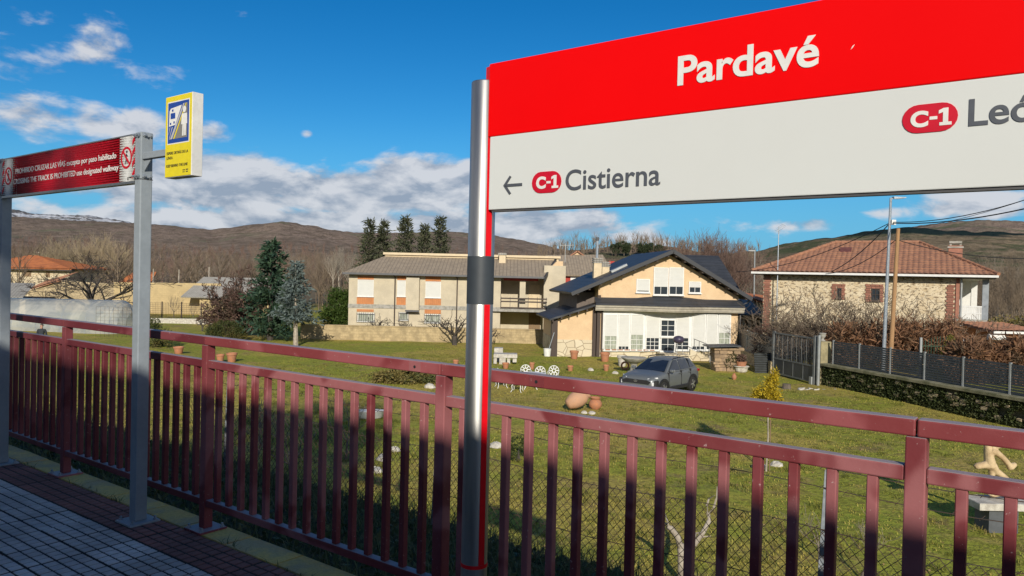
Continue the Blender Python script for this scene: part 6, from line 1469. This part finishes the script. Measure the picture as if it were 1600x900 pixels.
cable('thick cable rising right from the lamp junction box, upper one', j, at(1660, 292, 26), .35)
cable('lower thick cable running right from the lamp junction box', j+Vector((0, 0, -.05)), at(1660, 312, 24), .25, .024)
cable('third cable dipping behind the lamp post towards the right', at(1420, 357, 40), at(1660, 292, 28), .2, .012)
cable('cable crossing the stone house from the wooden pole to the right edge', at(1402, 375, 36.6), at(1660, 402, 34), .35, .02)
cable('cable sagging from the lamp post over the tiled roof to the left', at(1389, 349, 36), at(1150, 425, 50), .5, .02)
cable('twisted cable dropping from the lamp post to the stone wall', at(1389, 350, 36), at(1300, 424, 44), .25, .026)
cable('cable from the wooden pole drooping to the eave of the stone house', at(1401, 374, 36.6), at(1290, 428, 45.5), .35, .022)
# ------------------------------------------------------------------ car
def make_car():
    fwd = Vector((-.64, -.768, 0)).normalized()
    c = thing('parked_car', 'grey compact crossover car parked on the lawn before the apricot house', 'car', (6.80, 34.05, gh(7, 33.8)+.01), math.atan2(fwd.y, fwd.x))
    XS = [2.09, 2.03, 1.88, 1.60, 1.25, .95, .4, -.2, -.8, -1.3, -1.7, -1.95, -2.06, -2.10]
    HW = [.58, .74, .84, .885, .895, .895, .895, .895, .90, .905, .89, .85, .80, .68]
    ZB = [.40, .30, .25, .24, .24, .24, .24, .24, .24, .25, .28, .34, .42, .55]
    ZT = [.70, .80, .89, .955, 1.00, 1.045, 1.04, 1.045, 1.06, 1.08, 1.09, 1.06, 1.0, .90]
    V = []; F = []
    prof = lambda hw, zb, zt: [(0, zb), (hw*.86, zb), (hw*.97, zb+(zt-zb)*.14), (hw, zb+(zt-zb)*.42), (hw*.985, zb+(zt-zb)*.66), (hw*.955, zb+(zt-zb)*.86), (hw*.885, zt-.012), (hw*.60, zt+.018), (0, zt+.035)]
    n_ = None
    for x, hw, zb, zt in zip(XS, HW, ZB, ZT):
        h = prof(hw, zb, zt); ring = h+[(-y, z) for y, z in h[-2:0:-1]]; n_ = len(ring); V += [(x, y, z) for y, z in ring]
    for i in range(len(XS)-1):
        for j in range(n_): F.append((i*n_+j, (i+1)*n_+j, (i+1)*n_+(j+1) % n_, i*n_+(j+1) % n_))
    F += [tuple(range(n_)), tuple(range((len(XS)-1)*n_+n_-1, (len(XS)-1)*n_-1, -1))]
    m = MB(); m.add(V, F); bd = m.build('body', M['carpaint'], c, True)
    sub = bd.modifiers.new('subsurf', 'SUBSURF'); sub.levels = 1; sub.render_levels = 2
    # cabin
    xb = [.98, .20, -.55, -1.30, -1.93]; B = lambda x: .80 if x > -1.5 else .74
    bot = [(1.0, .79, 1.03), (.1, .82, 1.04), (-.75, .82, 1.055), (-1.45, .80, 1.07), (-2.0, .70, 1.05)]
    top = [(.18, .57, 1.475), (-.10, .60, 1.515), (-.70, .61, 1.53), (-1.30, .59, 1.50), (-1.62, .55, 1.445)]
    m = MB(); vs = []
    for s_ in (1, -1):
        vs += [(x, s_*y, z-.03) for x, y, z in bot]+[(x, s_*y, z) for x, y, z in top]
    vs += [(top[i][0]+(.05 if i == 0 else 0), 0, top[i][2]+.03) for i in range(5)]
    fs = []
    for i in range(4):
        fs += [(i+1, i, 5+i, 6+i), (10+i, 11+i, 16+i, 15+i), (5+i, 20+i, 21+i, 6+i), (15+i, 16+i, 21+i, 20+i)]
    fs += [(0, 10, 15, 20, 5), (14, 4, 9, 24, 19)]
    m.add(vs, fs); m.build('roof', M['carpaint'], c, True).modifiers.new('e', 'EDGE_SPLIT').split_angle = R(40)
    def lerp(a, b_, t): return Vector(a).lerp(Vector(b_), t)
    def pane(name, A, Bp, Cp, D, push, mt='carglass', par=None):
        A, Bp, Cp, D = map(Vector, (A, Bp, Cp, D)); nn = (Bp-A).cross(D-A).normalized(); ce = (A+Bp+Cp+D)/4
        if nn.dot(ce-Vector((-.4, 0, 1.1))) < 0: nn = -nn
        pts = [p.lerp(ce, .06)+nn*push for p in (A, Bp, Cp, D)]; m = MB()
        m.add(pts+[p-nn*.03 for p in pts], [(0, 1, 2, 3), (4, 5, 6, 7), (0, 1, 5, 4), (1, 2, 6, 5), (2, 3, 7, 6), (3, 0, 4, 7)]); return m.build(name, M[mt], par or c)
    t0, b0 = top[0], bot[0]
    pane('windscreen', (1.0, .76, 1.04), (1.0, -.76, 1.04), (.21, -.54, 1.475), (.21, .54, 1.475), .012)
    pane('rear_window', (-2.0, .66, 1.06), (-2.0, -.66, 1.06), (-1.64, -.52, 1.43), (-1.64, .52, 1.43), .012)
    for s_ in (1, -1):
        f = lambda p: (p[0], s_*p[1], p[2])
        pane('side_window', f((.80, .805, 1.045)), f((-.22, .825, 1.05)), f((-.22, .605, 1.505)), f((.06, .59, 1.485)), .012)
        pane('side_window', f((-.26, .825, 1.05)), f((-1.10, .815, 1.06)), f((-1.02, .60, 1.505)), f((-.26, .61, 1.51)), .012)
        pane('quarter_window', f((-1.15, .812, 1.07)), f((-1.62, .775, 1.11)), f((-1.32, .585, 1.47)), f((-1.07, .60, 1.50)), .012)
        m = MB(); m.tube([(.08, s_*.60, 1.50), (.0, s_*.61, 1.56), (-.7, s_*.625, 1.585), (-1.3, s_*.60, 1.565), (-1.42, s_*.59, 1.51)], .020, 6); m.build('roof_rail', M['plastic'], c)
        m = MB(); m.box(.62, .80, min(s_*.86, s_*1.03), max(s_*.86, s_*1.03), 1.02, 1.15); mm = m.build('wing_mirror', M['carpaint'], c, bevel=.04)
        m = MB(); m.box(.605, .619, min(s_*.88, s_*1.01), max(s_*.88, s_*1.01), 1.035, 1.135); m.build('mirror_glass', M['lamp'], mm)
        for xw in (1.30, -1.30):
            m = MB(); k = 20; R0, R1 = .455, .345
            for i in range(k):
                a0, a1 = math.pi*1.06*i/k-.09, math.pi*1.06*(i+1)/k-.09
                pts = [(xw+rr*math.cos(a), .34+rr*math.sin(a)) for a, rr in ((a0, R0), (a1, R0), (a1, R1), (a0, R1))]
                m.prism(pts, *(sorted((s_*.70, s_*.925))))
            m.build('wheel_arch', M['plastic'], c)
            m = MB(); m.lathe([(.335, -.10), (.345, -.06), (.345, .06), (.335, .10), (.24, .105), (.23, .06), (.23, -.06), (.24, -.105)], 24); w = m.build('wheel', M['rubber'], c, True)
            w.rotation_euler = (R(90), 0, 0); w.location = (xw, s_*.815, .342)
            m = MB(); m.lathe([(.236, -.03), (.236, .03), (.205, .035), (.205, -.03)], 20)
            for q_ in range(5):
                a = 2*math.pi*q_/5
                for da in (-.14, .14): m.bar((.03*math.cos(a), .03*math.sin(a), .035), (.21*math.cos(a+da), .21*math.sin(a+da), .03), .035, .025)
            m.lathe([(.05, .02), (.05, .052), (.02, .055)], 10); rm_ = m.build('rim', M['rim'], w); rm_.location = (0, 0, -.07*s_); rm_.rotation_euler = (R(180) if s_ > 0 else 0, 0, 0)
            m = MB(); m.lathe([(.20, -.02), (.20, .0)], 18); m.build('brake_disc', M['plastic'], w)
        m = MB(); m.box(-.88, .88, min(s_*.80, s_*.915), max(s_*.80, s_*.915), .24, .40); m.build('sill', M['plastic'], c, bevel=.03)
        m = MB(); m.bar((2.00, s_*.50, .80), (1.72, s_*.835, .855), .06, .055, up=(0, 0, 1)); m.build('headlight', M['lamp'], c, bevel=.01)
        m = MB(); m.box(1.90, 2.02, *sorted((s_*.56, s_*.78)), .52, .68); m.build('headlight', M['lamp'], c, bevel=.03)
        m = MB(); m.box(1.72, 1.97, *sorted((s_*.785, s_*.90)), .46, .76); m.build('cladding', M['plastic'], c, bevel=.04)
        m = MB(); m.box(-2.06, -1.86, *sorted((s_*.60, s_*.86)), .86, .98); m.build('tail_light', M['taillight'], c, bevel=.03)
        m = MB(); m.box(-.245, -.235, *sorted((s_*.80, s_*.907)), .42, 1.04); m.box(.865, .875, *sorted((s_*.80, s_*.905)), .5, 1.02); m.box(-1.09, -1.08, *sorted((s_*.80, s_*.915)), .72, 1.05); m.build('door_seam', M['plastic'], c)
        for xh in (-.12, -.98): m = MB(); m.box(xh-.09, xh+.09, *sorted((s_*.88, s_*.925)), .905, .935); m.build('door_handle', M['carpaint'], c, bevel=.008)
    m = MB(); m.prism([(-.60, .60), (.60, .60), (.68, .70), (.50, .77), (-.50, .77), (-.68, .70)], -.04, .05); g = m.build('grille', M['plastic'], c); g.rotation_euler = (0, 0, R(90)); g.location = (2.06, 0, -.01)
    m = MB(); m.box(1.95, 2.10, -.62, .62, .30, .46); m.build('lower_intake', M['plastic'], c, bevel=.03)
    m = MB(); 
    for k in range(16):
        a0, a1 = 6.2832*k/16, 6.2832*(k+1)/16
        m.prism([(.085*math.cos(a0), .05*math.sin(a0)), (.085*math.cos(a1), .05*math.sin(a1)), (.07*math.cos(a1), .036*math.sin(a1)), (.07*math.cos(a0), .036*math.sin(a0))], -.006, .006)
    m.prism([(-.038, -.036), (-.022, -.036), (-.010, .036), (-.026, .036)], -.005, .005); m.prism([(.012, -.036), (.028, -.036), (.040, .036), (.024, .036)], -.005, .005); m.bar((-.02, 0, 0), (.03, 0, .004), .009, .012)
    e_ = m.build('badge', M['rim'], c); e_.rotation_euler = (0, 0, R(90)); e_.location = (2.122, 0, .70)
    m = MB(); m.box(2.095, 2.108, -.26, .26, .38, .49); m.build('number_plate', M['whitepaint'], c)
    m = MB(); m.tube([(-1.45, 0, 1.53), (-1.58, 0, 1.60)], [.02, .01], 6); m.build('aerial', M['plastic'], c)
make_car(); bpy.data.objects['parked_car'].scale = (1.04, 1.02, 1.0)
# ------------------------------------------------------------------ white garden chairs and table
def chair_proto():
    c = thing('garden_chair', 'x', 'chair', (0, 0, 0))
    m = MB(); m.lathe([(.20, .415), (.225, .42), (.225, .445), (.20, .45)], 20); m.build('seat', M['whitepaint'], c)
    for sx, sy in ((-1, -1), (1, -1), (-1, 1), (1, 1)):
        m = MB(); m.tube([(sx*.14, sy*.14, .42), (sx*.21, sy*.21, .30), (sx*.19, sy*.19, .12), (sx*.25, sy*.25, .0)], [.020, .019, .016, .020], 7); m.build('leg', M['whitepaint'], c, True)
    for s_ in (-1, 1):
        m = MB(); m.tube([(s_*.20, .16, .66), (s_*.27, .05, .67), (s_*.27, -.12, .65), (s_*.23, -.16, .45)], .016, 6); m.build('arm', M['whitepaint'], c, True)
    m = MB(); n_ = 22
    pt = lambda a, r: (r*.245*math.cos(a), .19+.03*(1-abs(math.sin(a))), .68+r*.25*math.sin(a))
    m.tube([pt(2*math.pi*k/n_, 1) for k in range(n_+1)], .020, 6, cap=False); m.tube([pt(2*math.pi*k/n_, .34) for k in range(n_+1)], .026, 6, cap=False)
    for k in range(8): a = 2*math.pi*k/8; m.tube([pt(a, .34), pt(a+.12, .65), pt(a, 1.0)], [.022, .030, .022], 5)
    m.tube([(-.14, .18, .43), (-.12, .19, .50)], .02, 6); m.tube([(.14, .18, .43), (.12, .19, .50)], .02, 6)
    m.build('backrest', M['whitepaint'], c); return c
cp0 = chair_proto()
G_ = 'white cast metal garden chairs round the table'
for i, (x, yb, rz, lab) in enumerate([(822, 604, .1, 'leftmost of the three white openwork chairs facing the railing'), (845, 607, 0, 'middle of the three white openwork chairs facing the railing'), (866, 606, -.15, 'rightmost of the three white openwork chairs facing the railing'), (783, 605, 1.9, 'white chair at the far left end of the garden table'), (808, 611, 2.9, 'white chair with its back to the railing, nearest the camera')]):
    o = cp0 if i == 0 else copy_tree(cp0)
    p_ = onz(x, yb); o.location = (p_.x, p_.y+(.9 if i < 3 else 0), gh(p_.x, p_.y)); o.rotation_euler.z = rz; tag(o, lab, 'chair', G_); o.scale = (.95,)*3
p_ = onz(829, 607); tb = thing('garden_table', 'white oval cast metal table among the white chairs', 'table', (p_.x, p_.y, gh(p_.x, p_.y)))
m = MB(); m.lathe([(.50, .69), (.52, .70), (.52, .72), (.50, .73)], 24); o = m.build('tabletop', M['whitepaint'], tb); o.scale = (1.35, .9, 1)
for a in range(4):
    an = math.pi/4+a*math.pi/2; m = MB(); cx, sx_ = math.cos(an), math.sin(an)
    m.tube([(cx*.25, sx_*.2, .69), (cx*.36, sx_*.3, .45), (cx*.26, sx_*.22, .2), (cx*.42, sx_*.36, 0)], [.026, .024, .02, .024], 7); m.build('leg', M['whitepaint'], tb, True)
# ------------------------------------------------------------------ pots, jars, stones
def pot(name, label, x, y, d, h, mt='terracotta', prof=None, tilt=None, z=None, group=None, cat='pot', rim=True):
    p_ = onz(x, y); r = d/2
    t = thing(name, label, cat, (p_.x, p_.y, gh(p_.x, p_.y)), 0, group)
    pr_ = prof or [(.62, 0), (.70, .1), (.86, .76), (1.0, .78), (1.0, 1.0), (.90, 1.0), (.84, .86), (.1, .80)]
    m = MB(); m.lathe([(a*r, b_*h) for a, b_ in pr_], 18); o = m.build('vessel', M[mt], t, True); o.modifiers.new('e', 'EDGE_SPLIT').split_angle = R(45)
    if rim: m = MB(); m.lathe([(r*.80, h*.80), (r*.80, h*.84), (r*.3, h*.9)], 14); m.build('soil', M['bark_dark'], t)
    if tilt: t.rotation_euler = tilt
    return t
pot('flower_pot', 'tall terracotta pot at the foot of the apricot wing wall', 897, 560, .58, .52); pot('flower_pot', 'largest terracotta pot standing right of the dark corner post', 945, 565, .62, .56)
pot('flower_pot', 'small bright terracotta pot on the lawn right of the white chairs', 891, 579, .36, .30); pot('flower_pot', 'pinkish terracotta pot on the lawn left of the car', 947, 579, .34, .34)
pot('flower_pot', 'orange pot on the lawn just left of the sign post', 712, 571, .36, .30); pot('flower_pot', 'orange pot on the lawn right of the sign post, before the stone benches', 790, 575, .40, .32); pot('flower_pot', 'terracotta pot at the right end of the stone benches', 804, 564, .34, .34); pot('flower_pot', 'terracotta pot behind the leftmost openwork chair', 831, 576, .30, .38)
pot('flower_pot', 'terracotta pot half hidden by the railing post, left of its twin', 344, 566, .46, .46); pot('flower_pot', 'wide terracotta pot on the lawn right of the railing post under the dark shrub', 362, 565, .60, .50)
pb_ = pot('clay_basin', 'orange clay basin on the grass right of the left grey post', 279, 553, .62, .42)
pot('clay_bird', 'small orange clay pot alone on the grass right of the woodpile', 1147, 592, .26, .34, prof=[(.5, 0), (.9, .25), (1, .5), (.7, .75), (.45, .85), (.5, 1.0), (.3, .98)], rim=False)
jp = [(.30, 0), (.55, .04), (.88, .28), (1.0, .52), (.90, .76), (.62, .90), (.55, .93), (.66, 1.0), (.58, 1.0), (.46, .92), (.2, .80)]
p_ = onz(888, 642); j = thing('clay_jar', 'large clay storage jar lying tilted on its side on the lawn', 'jar', (p_.x-.05, p_.y, gh(p_.x, p_.y)+.25)); m = MB(); m.lathe([(a*.33, b_*.95) for a, b_ in jp], 22); m.build('vessel', mat('pale_clay', (.52, .29, .17), (.46, .27, .17), rough=.85, scale=5), j, True); j.rotation_euler = (R(-20), R(62), 0)
pot('clay_jar', 'short wide-mouthed clay jar standing beside the lying one', 930, 638, .52, .46, prof=[(.55, 0), (.95, .25), (1.0, .5), (.80, .72), (.62, .80), (.85, .97), (.82, 1.0), (.70, .98), (.5, .8), (.2, .7)], rim=False, cat='jar')
for x, y, s_, lab in [(671, 606, .28, 'white stone at the edge of the bronze juniper'), (925, 646, .16, 'small white stone below the wide clay jar'), (913, 645, .14, 'small white stone between the two clay jars'), (923, 579, .2, 'pale stone on the lawn between two terracotta pots'), (961, 583, .2, 'pale stone on the lawn left of the car bonnet'), (600, 720, .24, 'pale flat stone behind the balusters, left'), (588, 738, .20, 'pinkish flat stone behind the balusters, lowest of the left group'), (617, 705, .18, 'pale stone behind the balusters, upper of the left group'), (776, 700, .22, 'pale stone just right of the sign post'), (1186, 731, .22, 'white stone left of the golden sapling stake'), (1213, 727, .18, 'white stone right of the golden sapling stake'), (690, 860, .2, 'white stone near the bank behind the railing')]:
    p_ = onz(x, y); r_ = random.Random(x); m = MB(); m.lathe([(.6, -.15), (1, .1), (.9, .45), (.5, .7), (.1, .78)], 9)
    m.v = [(vx*s_*r_.uniform(.75, 1.1), vy*s_*r_.uniform(.7, 1), vz*s_*r_.uniform(.85, 1.1)) for vx, vy, vz in m.v]; o = m.build('stone', M['whitestone']); o.location = (p_.x, p_.y, gh(p_.x, p_.y)); tag(o, lab, 'stone', 'pale stones on the lawn')
# concrete bench set left of the house
p_ = onz(785, 570); bs = thing('stone_bench', 'white stone bench and step blocks on the lawn left of the apricot house', 'bench', (p_.x, p_.y, gh(p_.x, p_.y)))
k_ = p_.y/1180
for (x0, x1, y0, y1, d0, d1, nm) in ((-14, 23, 13, 16, .0, .9, 'bench_slab'), (-14, 0, 17.5, 22, 1.2, 2.0, 'upper_block'), (-14, -9, 3, 12.8, .1, .7, 'leg'), (-5, 5, 0, 12.8, .05, .6, 'leg'), (7, 12, 3, 12.8, .1, .7, 'leg'), (16, 22, 6, 12.8, .1, .7, 'leg'), (-14, -2, 3, 17.3, 1.3, 1.9, 'leg')):
    m = MB(); m.cbox(x0*k_, x1*k_, d0, d1, y0*k_-.1, y1*k_, .02); m.build(nm, M['whitestone'], bs)
# birdbath, wheel, bucket
p_ = onz(990, 583); bb = thing('birdbath', 'wide grey stone birdbath bowl on a pedestal behind the car', 'birdbath', (p_.x, p_.y, gh(p_.x, p_.y)))
m = MB(); m.lathe([(.34, 0), (.34, .12), (.20, .16), (.16, .45), (.22, .55)], 16); m.build('pedestal', M['concrete'], bb)
m = MB(); m.lathe([(.22, .551), (.50, .68), (.68, .84), (.70, .88), (.62, .87), (.3, .72)], 20); m.build('bowl', M['concrete'], bb, True)
p_ = onz(974, 573); pot('stone_trough', 'pale stone urn leaning by the birdbath', 972, 572, .6, .62, 'whitestone', cat='urn')
p_ = onz(975, 576); wl_ = thing('clay_ring', 'small orange clay ring leaning against the stone urn', 'ring', (p_.x, p_.y-.4, gh(p_.x, p_.y)+.24)); m = MB(); m.tube([(.2*math.cos(a), 0, .2*math.sin(a)) for a in np.linspace(0, 6.2832, 17)], .055, 7, cap=False); m.build('ring', M['terracotta'], wl_, True)
p_ = onz(855, 556); bk_ = thing('white_bucket', 'white bucket left of the house wing with a pole standing in it', 'bucket', (p_.x, p_.y, gh(p_.x, p_.y))); m = MB(); m.lathe([(.20, 0), (.25, .48), (.26, .5), (.22, .48), (.1, .44)], 14); m.build('pail', M['whitepaint'], bk_)
pl2 = thing('leaning_pole', 'thin pale pole standing in the white bucket', 'pole', (p_.x, p_.y, gh(p_.x, p_.y)+.1)); m = MB(); m.tube([(0, 0, 0), (.42, .1, 1.45)], .025, 6); m.build('shaft', M['steel'], pl2)
# barbecue by the door
p_ = at(1060, 545, 47.0); bq = thing('barbecue', 'round dark kettle barbecue on legs right of the glazed door', 'barbecue', (p_.x, p_.y, -3.0))
m = MB(); m.lathe([(.05, .62), (.30, .72), (.36, .90), (.34, .98), (.24, 1.08), (.05, 1.13)], 16); m.build('kettle', mat('dark_purple_enamel', (.06, .05, .09), rough=.4), bq, True)
for a in range(3): an = a*2.09; m = MB(); m.tube([(.16*math.cos(an), .16*math.sin(an), .70), (.30*math.cos(an), .30*math.sin(an), 0)], .018, 6); m.build('leg', M['fencepost'], bq)
p_ = at(1068, 546, 47.4); pot('watering_can', 'green watering can beside the barbecue', 1068, 552, .3, .4, 'topiary', cat='can') if False else None
# stone pile with a dark sheet, millstone, planter
p_ = onz(1131, 580); wp_ = thing('stone_pile', 'rough stacked stone pile under a dark flat sheet right of the porch', 'stone pile', (p_.x, p_.y, gh(p_.x, p_.y)))
r_ = random.Random(2); zc_ = 0
for row in range(7):
    x_ = -.62+r_.uniform(-.08, .05)
    hh = r_.uniform(.15, .22)
    while x_ < .62:
        w_ = r_.uniform(.20, .46); m = MB(); m.cbox(x_, x_+w_-.02, -.35+r_.uniform(-.08, .05), .7, zc_, zc_+hh-.02, .03); m.build('stone', mat('pile_stone', (.36, .25, .15), (.24, .17, .11), rough=.95, scale=5, bump=.4, rnd=.4) if row == 0 and x_ < -.5 else bpy.data.materials['pile_stone'], wp_); x_ += w_
    zc_ += hh
m = MB(); m.slab([(-1.05, -.65, zc_+.04), (.75, -.65, zc_+.12), (.75, .8, zc_+.12), (-1.05, .8, zc_+.04)], .05); m.build('cover_sheet', M['slatefence'], wp_)
p_ = onz(1113, 577); ms = thing('millstone', 'pale round millstone leaning against the stone pile', 'millstone', (p_.x, p_.y-.1, gh(p_.x, p_.y)+.45)); m = MB(); m.lathe([(.12, 0), (.46, 0), (.47, .03), (.46, .13), (.12, .14)], 22); o = m.build('disc', M['whitestone'], ms); ms.rotation_euler = (R(78), 0, R(50))
p_ = onz(1158, 582); pt_ = thing('stone_planter', 'clay pot in a carved stone planter right of the stone pile', 'planter', (p_.x, p_.y, gh(p_.x, p_.y)))
m = MB(); m.lathe([(.26, 0), (.32, .06), (.36, .26), (.44, .32), (.42, .36), (.3, .34)], 16); m.build('basin', M['whitestone'], pt_)
m = MB(); m.lathe([(.24, .343), (.28, .52), (.31, .60), (.27, .60), (.2, .56)], 16); m.build('pot', M['terracotta'], pt_)
V, F = blob_leaves(44, [(0, 0, .78, .25, .2, .22)], 500, .09, M['shrub']); npmesh('plant', V, F, M['redbush'], pt_)
a = onz(1143, 582); bush('shrub', 'dark shrub between the stone pile and the stone planter', a.x, a.y+.4, [(0, 0, .55, .4, .35, .6), (.15, 0, .95, .28, .25, .4)], 2200, .09, 'shrub', 45)
# chopped stump and timber on the right lawn
p_ = onz(1229, 606); sp_ = thing('tree_stump', 'low sawn tree stump with chips on the lawn before the gate', 'stump', (p_.x, p_.y, gh(p_.x, p_.y))); m = MB(); m.lathe([(.24, -.05), (.20, .12), (.19, .24), (.05, .25)], 12); m.build('stump', M['bark'], sp_)
m = MB(); r_ = random.Random(8)
for k in range(26): x_, y_ = .4+r_.random()*1.9, r_.uniform(-.5, .2)-.1; m.cbox(x_, x_+r_.uniform(.08, .3), y_, y_+.12, .0, r_.uniform(.03, .08), .01)
stuff(m.build('wood_chips', M['whitestone'], sp_))
# white tub behind the balusters
p_ = onz(577, 655); tu = thing('oval_tub', 'white oval tub on the grass seen between the balusters', 'tub', (p_.x, p_.y, gh(p_.x, p_.y)), .2)
m = MB(); m.lathe([(.30, 0), (.40, .05), (.44, .30), (.47, .32), (.46, .34), (.40, .32), (.34, .1), (.1, .08)], 20); o = m.build('basin', M['whitepaint'], tu, True); o.scale = (1.15, .6, .85)
# ------------------------------------------------------------------ sandstone sculpture on its white slab
Ys = 15.6; k_ = Ys/1180; p_ = at(1560, 811, Ys); zg = gh(p_.x, p_.y)
sc = thing('sculpture', 'abstract sandstone figure on a white slab bench at the right', 'sculpture', tuple(p_))
c5 = lambda x, y: (((1500+x/5.62)-1560)*k_, 0, (811-(670+y/5.62))*k_)
m = MB(); a = c5(80, 610); c_ = c5(700, 670); m.cbox(a[0], c_[0], -.34, .34, c5(0, 678)[2], c5(0, 618)[2], .012); m.build('slab', M['whitestone'], sc)
m = MB(); a = c5(195, 700); c_ = c5(450, 850); m.cbox(a[0], c_[0], -.22, .26, -.35, c5(0, 679)[2]-.002, .012); m.build('block', M['darkblock'], sc)
m = MB(); a = c5(78, 520); m.cbox(a[0]-.0, a[0]+.06, .2, .26, c5(0, 619)[2], c5(0, 515)[2], .008); m.build('upright', M['whitestone'], sc)
sk = bmesh.new(); 
def stone_limb(pts, rad):
    mm = MB(); mm.tube([c5(*p) for p in pts], [r*k_/5.62 for r in rad], 10); return mm
mm = MB()
for pts, rad in (([(215, 125), (228, 200), (245, 290), (240, 335)], [24, 34, 44, 46]), ([(250, 320), (190, 318), (130, 330), (112, 338)], [44, 30, 28, 16]), ([(262, 320), (300, 370), (350, 402), (400, 440), (440, 520), (450, 585)], [42, 34, 28, 26, 26, 20]), ([(240, 185), (300, 205), (360, 250), (410, 305), (432, 345)], [42, 30, 24, 24, 26]), ([(425, 335), (455, 312), (475, 300)], [28, 24, 16]), ([(250, 150), (310, 150), (370, 148)], [26, 22, 10]), ([(262, 360), (268, 450), (270, 540), (262, 585)], [26, 20, 24, 32]), ([(262, 585), (340, 575), (400, 575), (450, 585)], [22, 16, 20, 22])):
    mm.tube([c5(*p) for p in pts], [r*k_/5.62 for r in rad], 12)
mm.v = [(x, y*1.25, z) for x, y, z in mm.v]
o = mm.build('figure', M['sandstone'], sc, True); rmm = o.modifiers.new('remesh', 'REMESH'); rmm.mode = 'VOXEL'; rmm.voxel_size = .012; sm_ = o.modifiers.new('smooth', 'SMOOTH'); sm_.iterations = 8
# small dark things on the ground
# ------------------------------------------------------------------ person by the polytunnel
def person():
    p_ = at(64.5, 560, 43.5); zg = gh(p_.x, p_.y)
    t = thing('person', 'person in a dark jacket standing in the garden before the polytunnel', 'person', (p_.x, p_.y, zg), 0)
    J = {'pelvis': (0, 0, .93), 'belly': (0, -.01, 1.08), 'chest': (0, -.01, 1.28), 'neck': (0, .0, 1.47), 'chin': (0, -.02, 1.53), 'head': (0, -.02, 1.62), 'crown': (0, -.01, 1.70)}
    E = [('pelvis', 'belly'), ('belly', 'chest'), ('chest', 'neck'), ('neck', 'chin'), ('chin', 'head'), ('head', 'crown')]
    Rd = {'pelvis': (.15, .11), 'belly': (.155, .115), 'chest': (.17, .125), 'neck': (.055, .055), 'chin': (.065, .075), 'head': (.078, .098), 'crown': (.060, .075)}
    for s_, n_ in ((-1, 'l'), (1, 'r')):
        J.update({n_+'sh': (s_*.19, 0, 1.41), n_+'el': (s_*.27, .02, 1.13), n_+'wr': (s_*.25, -.10, .90), n_+'ha': (s_*.245, -.13, .82), n_+'hip': (s_*.095, 0, .88), n_+'kn': (s_*.11, -.01, .48), n_+'an': (s_*.12, .03, .08), n_+'toe': (s_*.14, -.16, .04)})
        E += [('chest', n_+'sh'), (n_+'sh', n_+'el'), (n_+'el', n_+'wr'), (n_+'wr', n_+'ha'), ('pelvis', n_+'hip'), (n_+'hip', n_+'kn'), (n_+'kn', n_+'an'), (n_+'an', n_+'toe')]
        Rd.update({n_+'sh': (.075, .075), n_+'el': (.056, .056), n_+'wr': (.040, .036), n_+'ha': (.040, .022), n_+'hip': (.095, .095), n_+'kn': (.065, .065), n_+'an': (.045, .045), n_+'toe': (.045, .035)})
        for q_ in range(4):
            f = n_+'f%d' % q_; J[f] = (s_*(.235+.018*(q_-1.5)*-1), -.155-.012*q_, .735+.008*q_); E.append((n_+'ha', f)); Rd[f] = (.010, .010)
        J[n_+'th'] = (s_*.20, -.16, .80); E.append((n_+'ha', n_+'th')); Rd[n_+'th'] = (.011, .011)
    ks = list(J); me = bpy.data.meshes.new('body'); me.from_pydata([J[k] for k in ks], [(ks.index(a), ks.index(b_)) for a, b_ in E], [])
    o = bpy.data.objects.new('body', me); COL.objects.link(o)
    md = o.modifiers.new('skin', 'SKIN')
    if not me.skin_vertices:
        bpy.context.view_layer.objects.active = o
        bm = bmesh.new(); bm.from_mesh(me); bm.verts.layers.skin.verify(); bm.to_mesh(me); bm.free()
    for i, k in enumerate(ks): me.skin_vertices[0].data[i].radius = Rd[k]; me.skin_vertices[0].data[i].use_root = (k == 'pelvis')
    ss = o.modifiers.new('subsurf', 'SUBSURF'); ss.levels = 2; ss.render_levels = 2
    dg = bpy.context.evaluated_depsgraph_get(); bme_ = bpy.data.meshes.new_from_object(o.evaluated_get(dg)); bpy.data.objects.remove(o)
    for mt in (mat('skin', (.55, .32, .23), rough=.6, var=.05), mat('dark_jacket', (.028, .034, .042), rough=.85), mat('dark_trousers', (.035, .035, .04), rough=.9), M['plastic']): bme_.materials.append(mt)
    for p2 in bme_.polygons:
        c = p2.center; z = c.z; arm = abs(c.x) > .19 and z < 1.2
        p2.material_index = 0 if z > 1.475 or (arm and z < .885) else 1 if z > .86 or arm else 2 if z > .10 else 3
        p2.use_smooth = True
    ob = bpy.data.objects.new('body', bme_); COL.objects.link(ob); ob.parent = t
    m = MB(); m.lathe([(.082, 0), (.085, .03), (.074, .075), (.045, .105), (.01, .115)], 14); h = m.build('hair', M['bark_dark'], t, True); h.location = (0, .005, 1.625); h.scale = (1, 1.2, 1); h.rotation_euler = (R(-14), 0, 0)
    m = MB(); m.tube([(0, -.118, 1.64), (0, -.135, 1.605), (0, -.112, 1.592)], [.008, .014, .008], 6); m.build('nose', bpy.data.materials['skin'], t, True)
    for s_ in (-1, 1):
        m = MB(); m.lathe([(.001, -.008), (.009, -.004), (.009, .004), (.001, .008)], 8); e = m.build('eye', M['text_black'], t); e.location = (s_*.030, -.103, 1.635)
        m = MB(); m.lathe([(.004, -.03), (.016, -.012), (.018, .012), (.006, .03)], 8); e = m.build('ear', bpy.data.materials['skin'], t); e.location = (s_*.080, -.005, 1.625); e.scale = (.5, 1, 1)
    m = MB(); m.bar((-.022, -.108, 1.572), (.022, -.108, 1.572), .006, .007); m.build('mouth', mat('lips', (.32, .12, .10), rough=.6), t)
person()
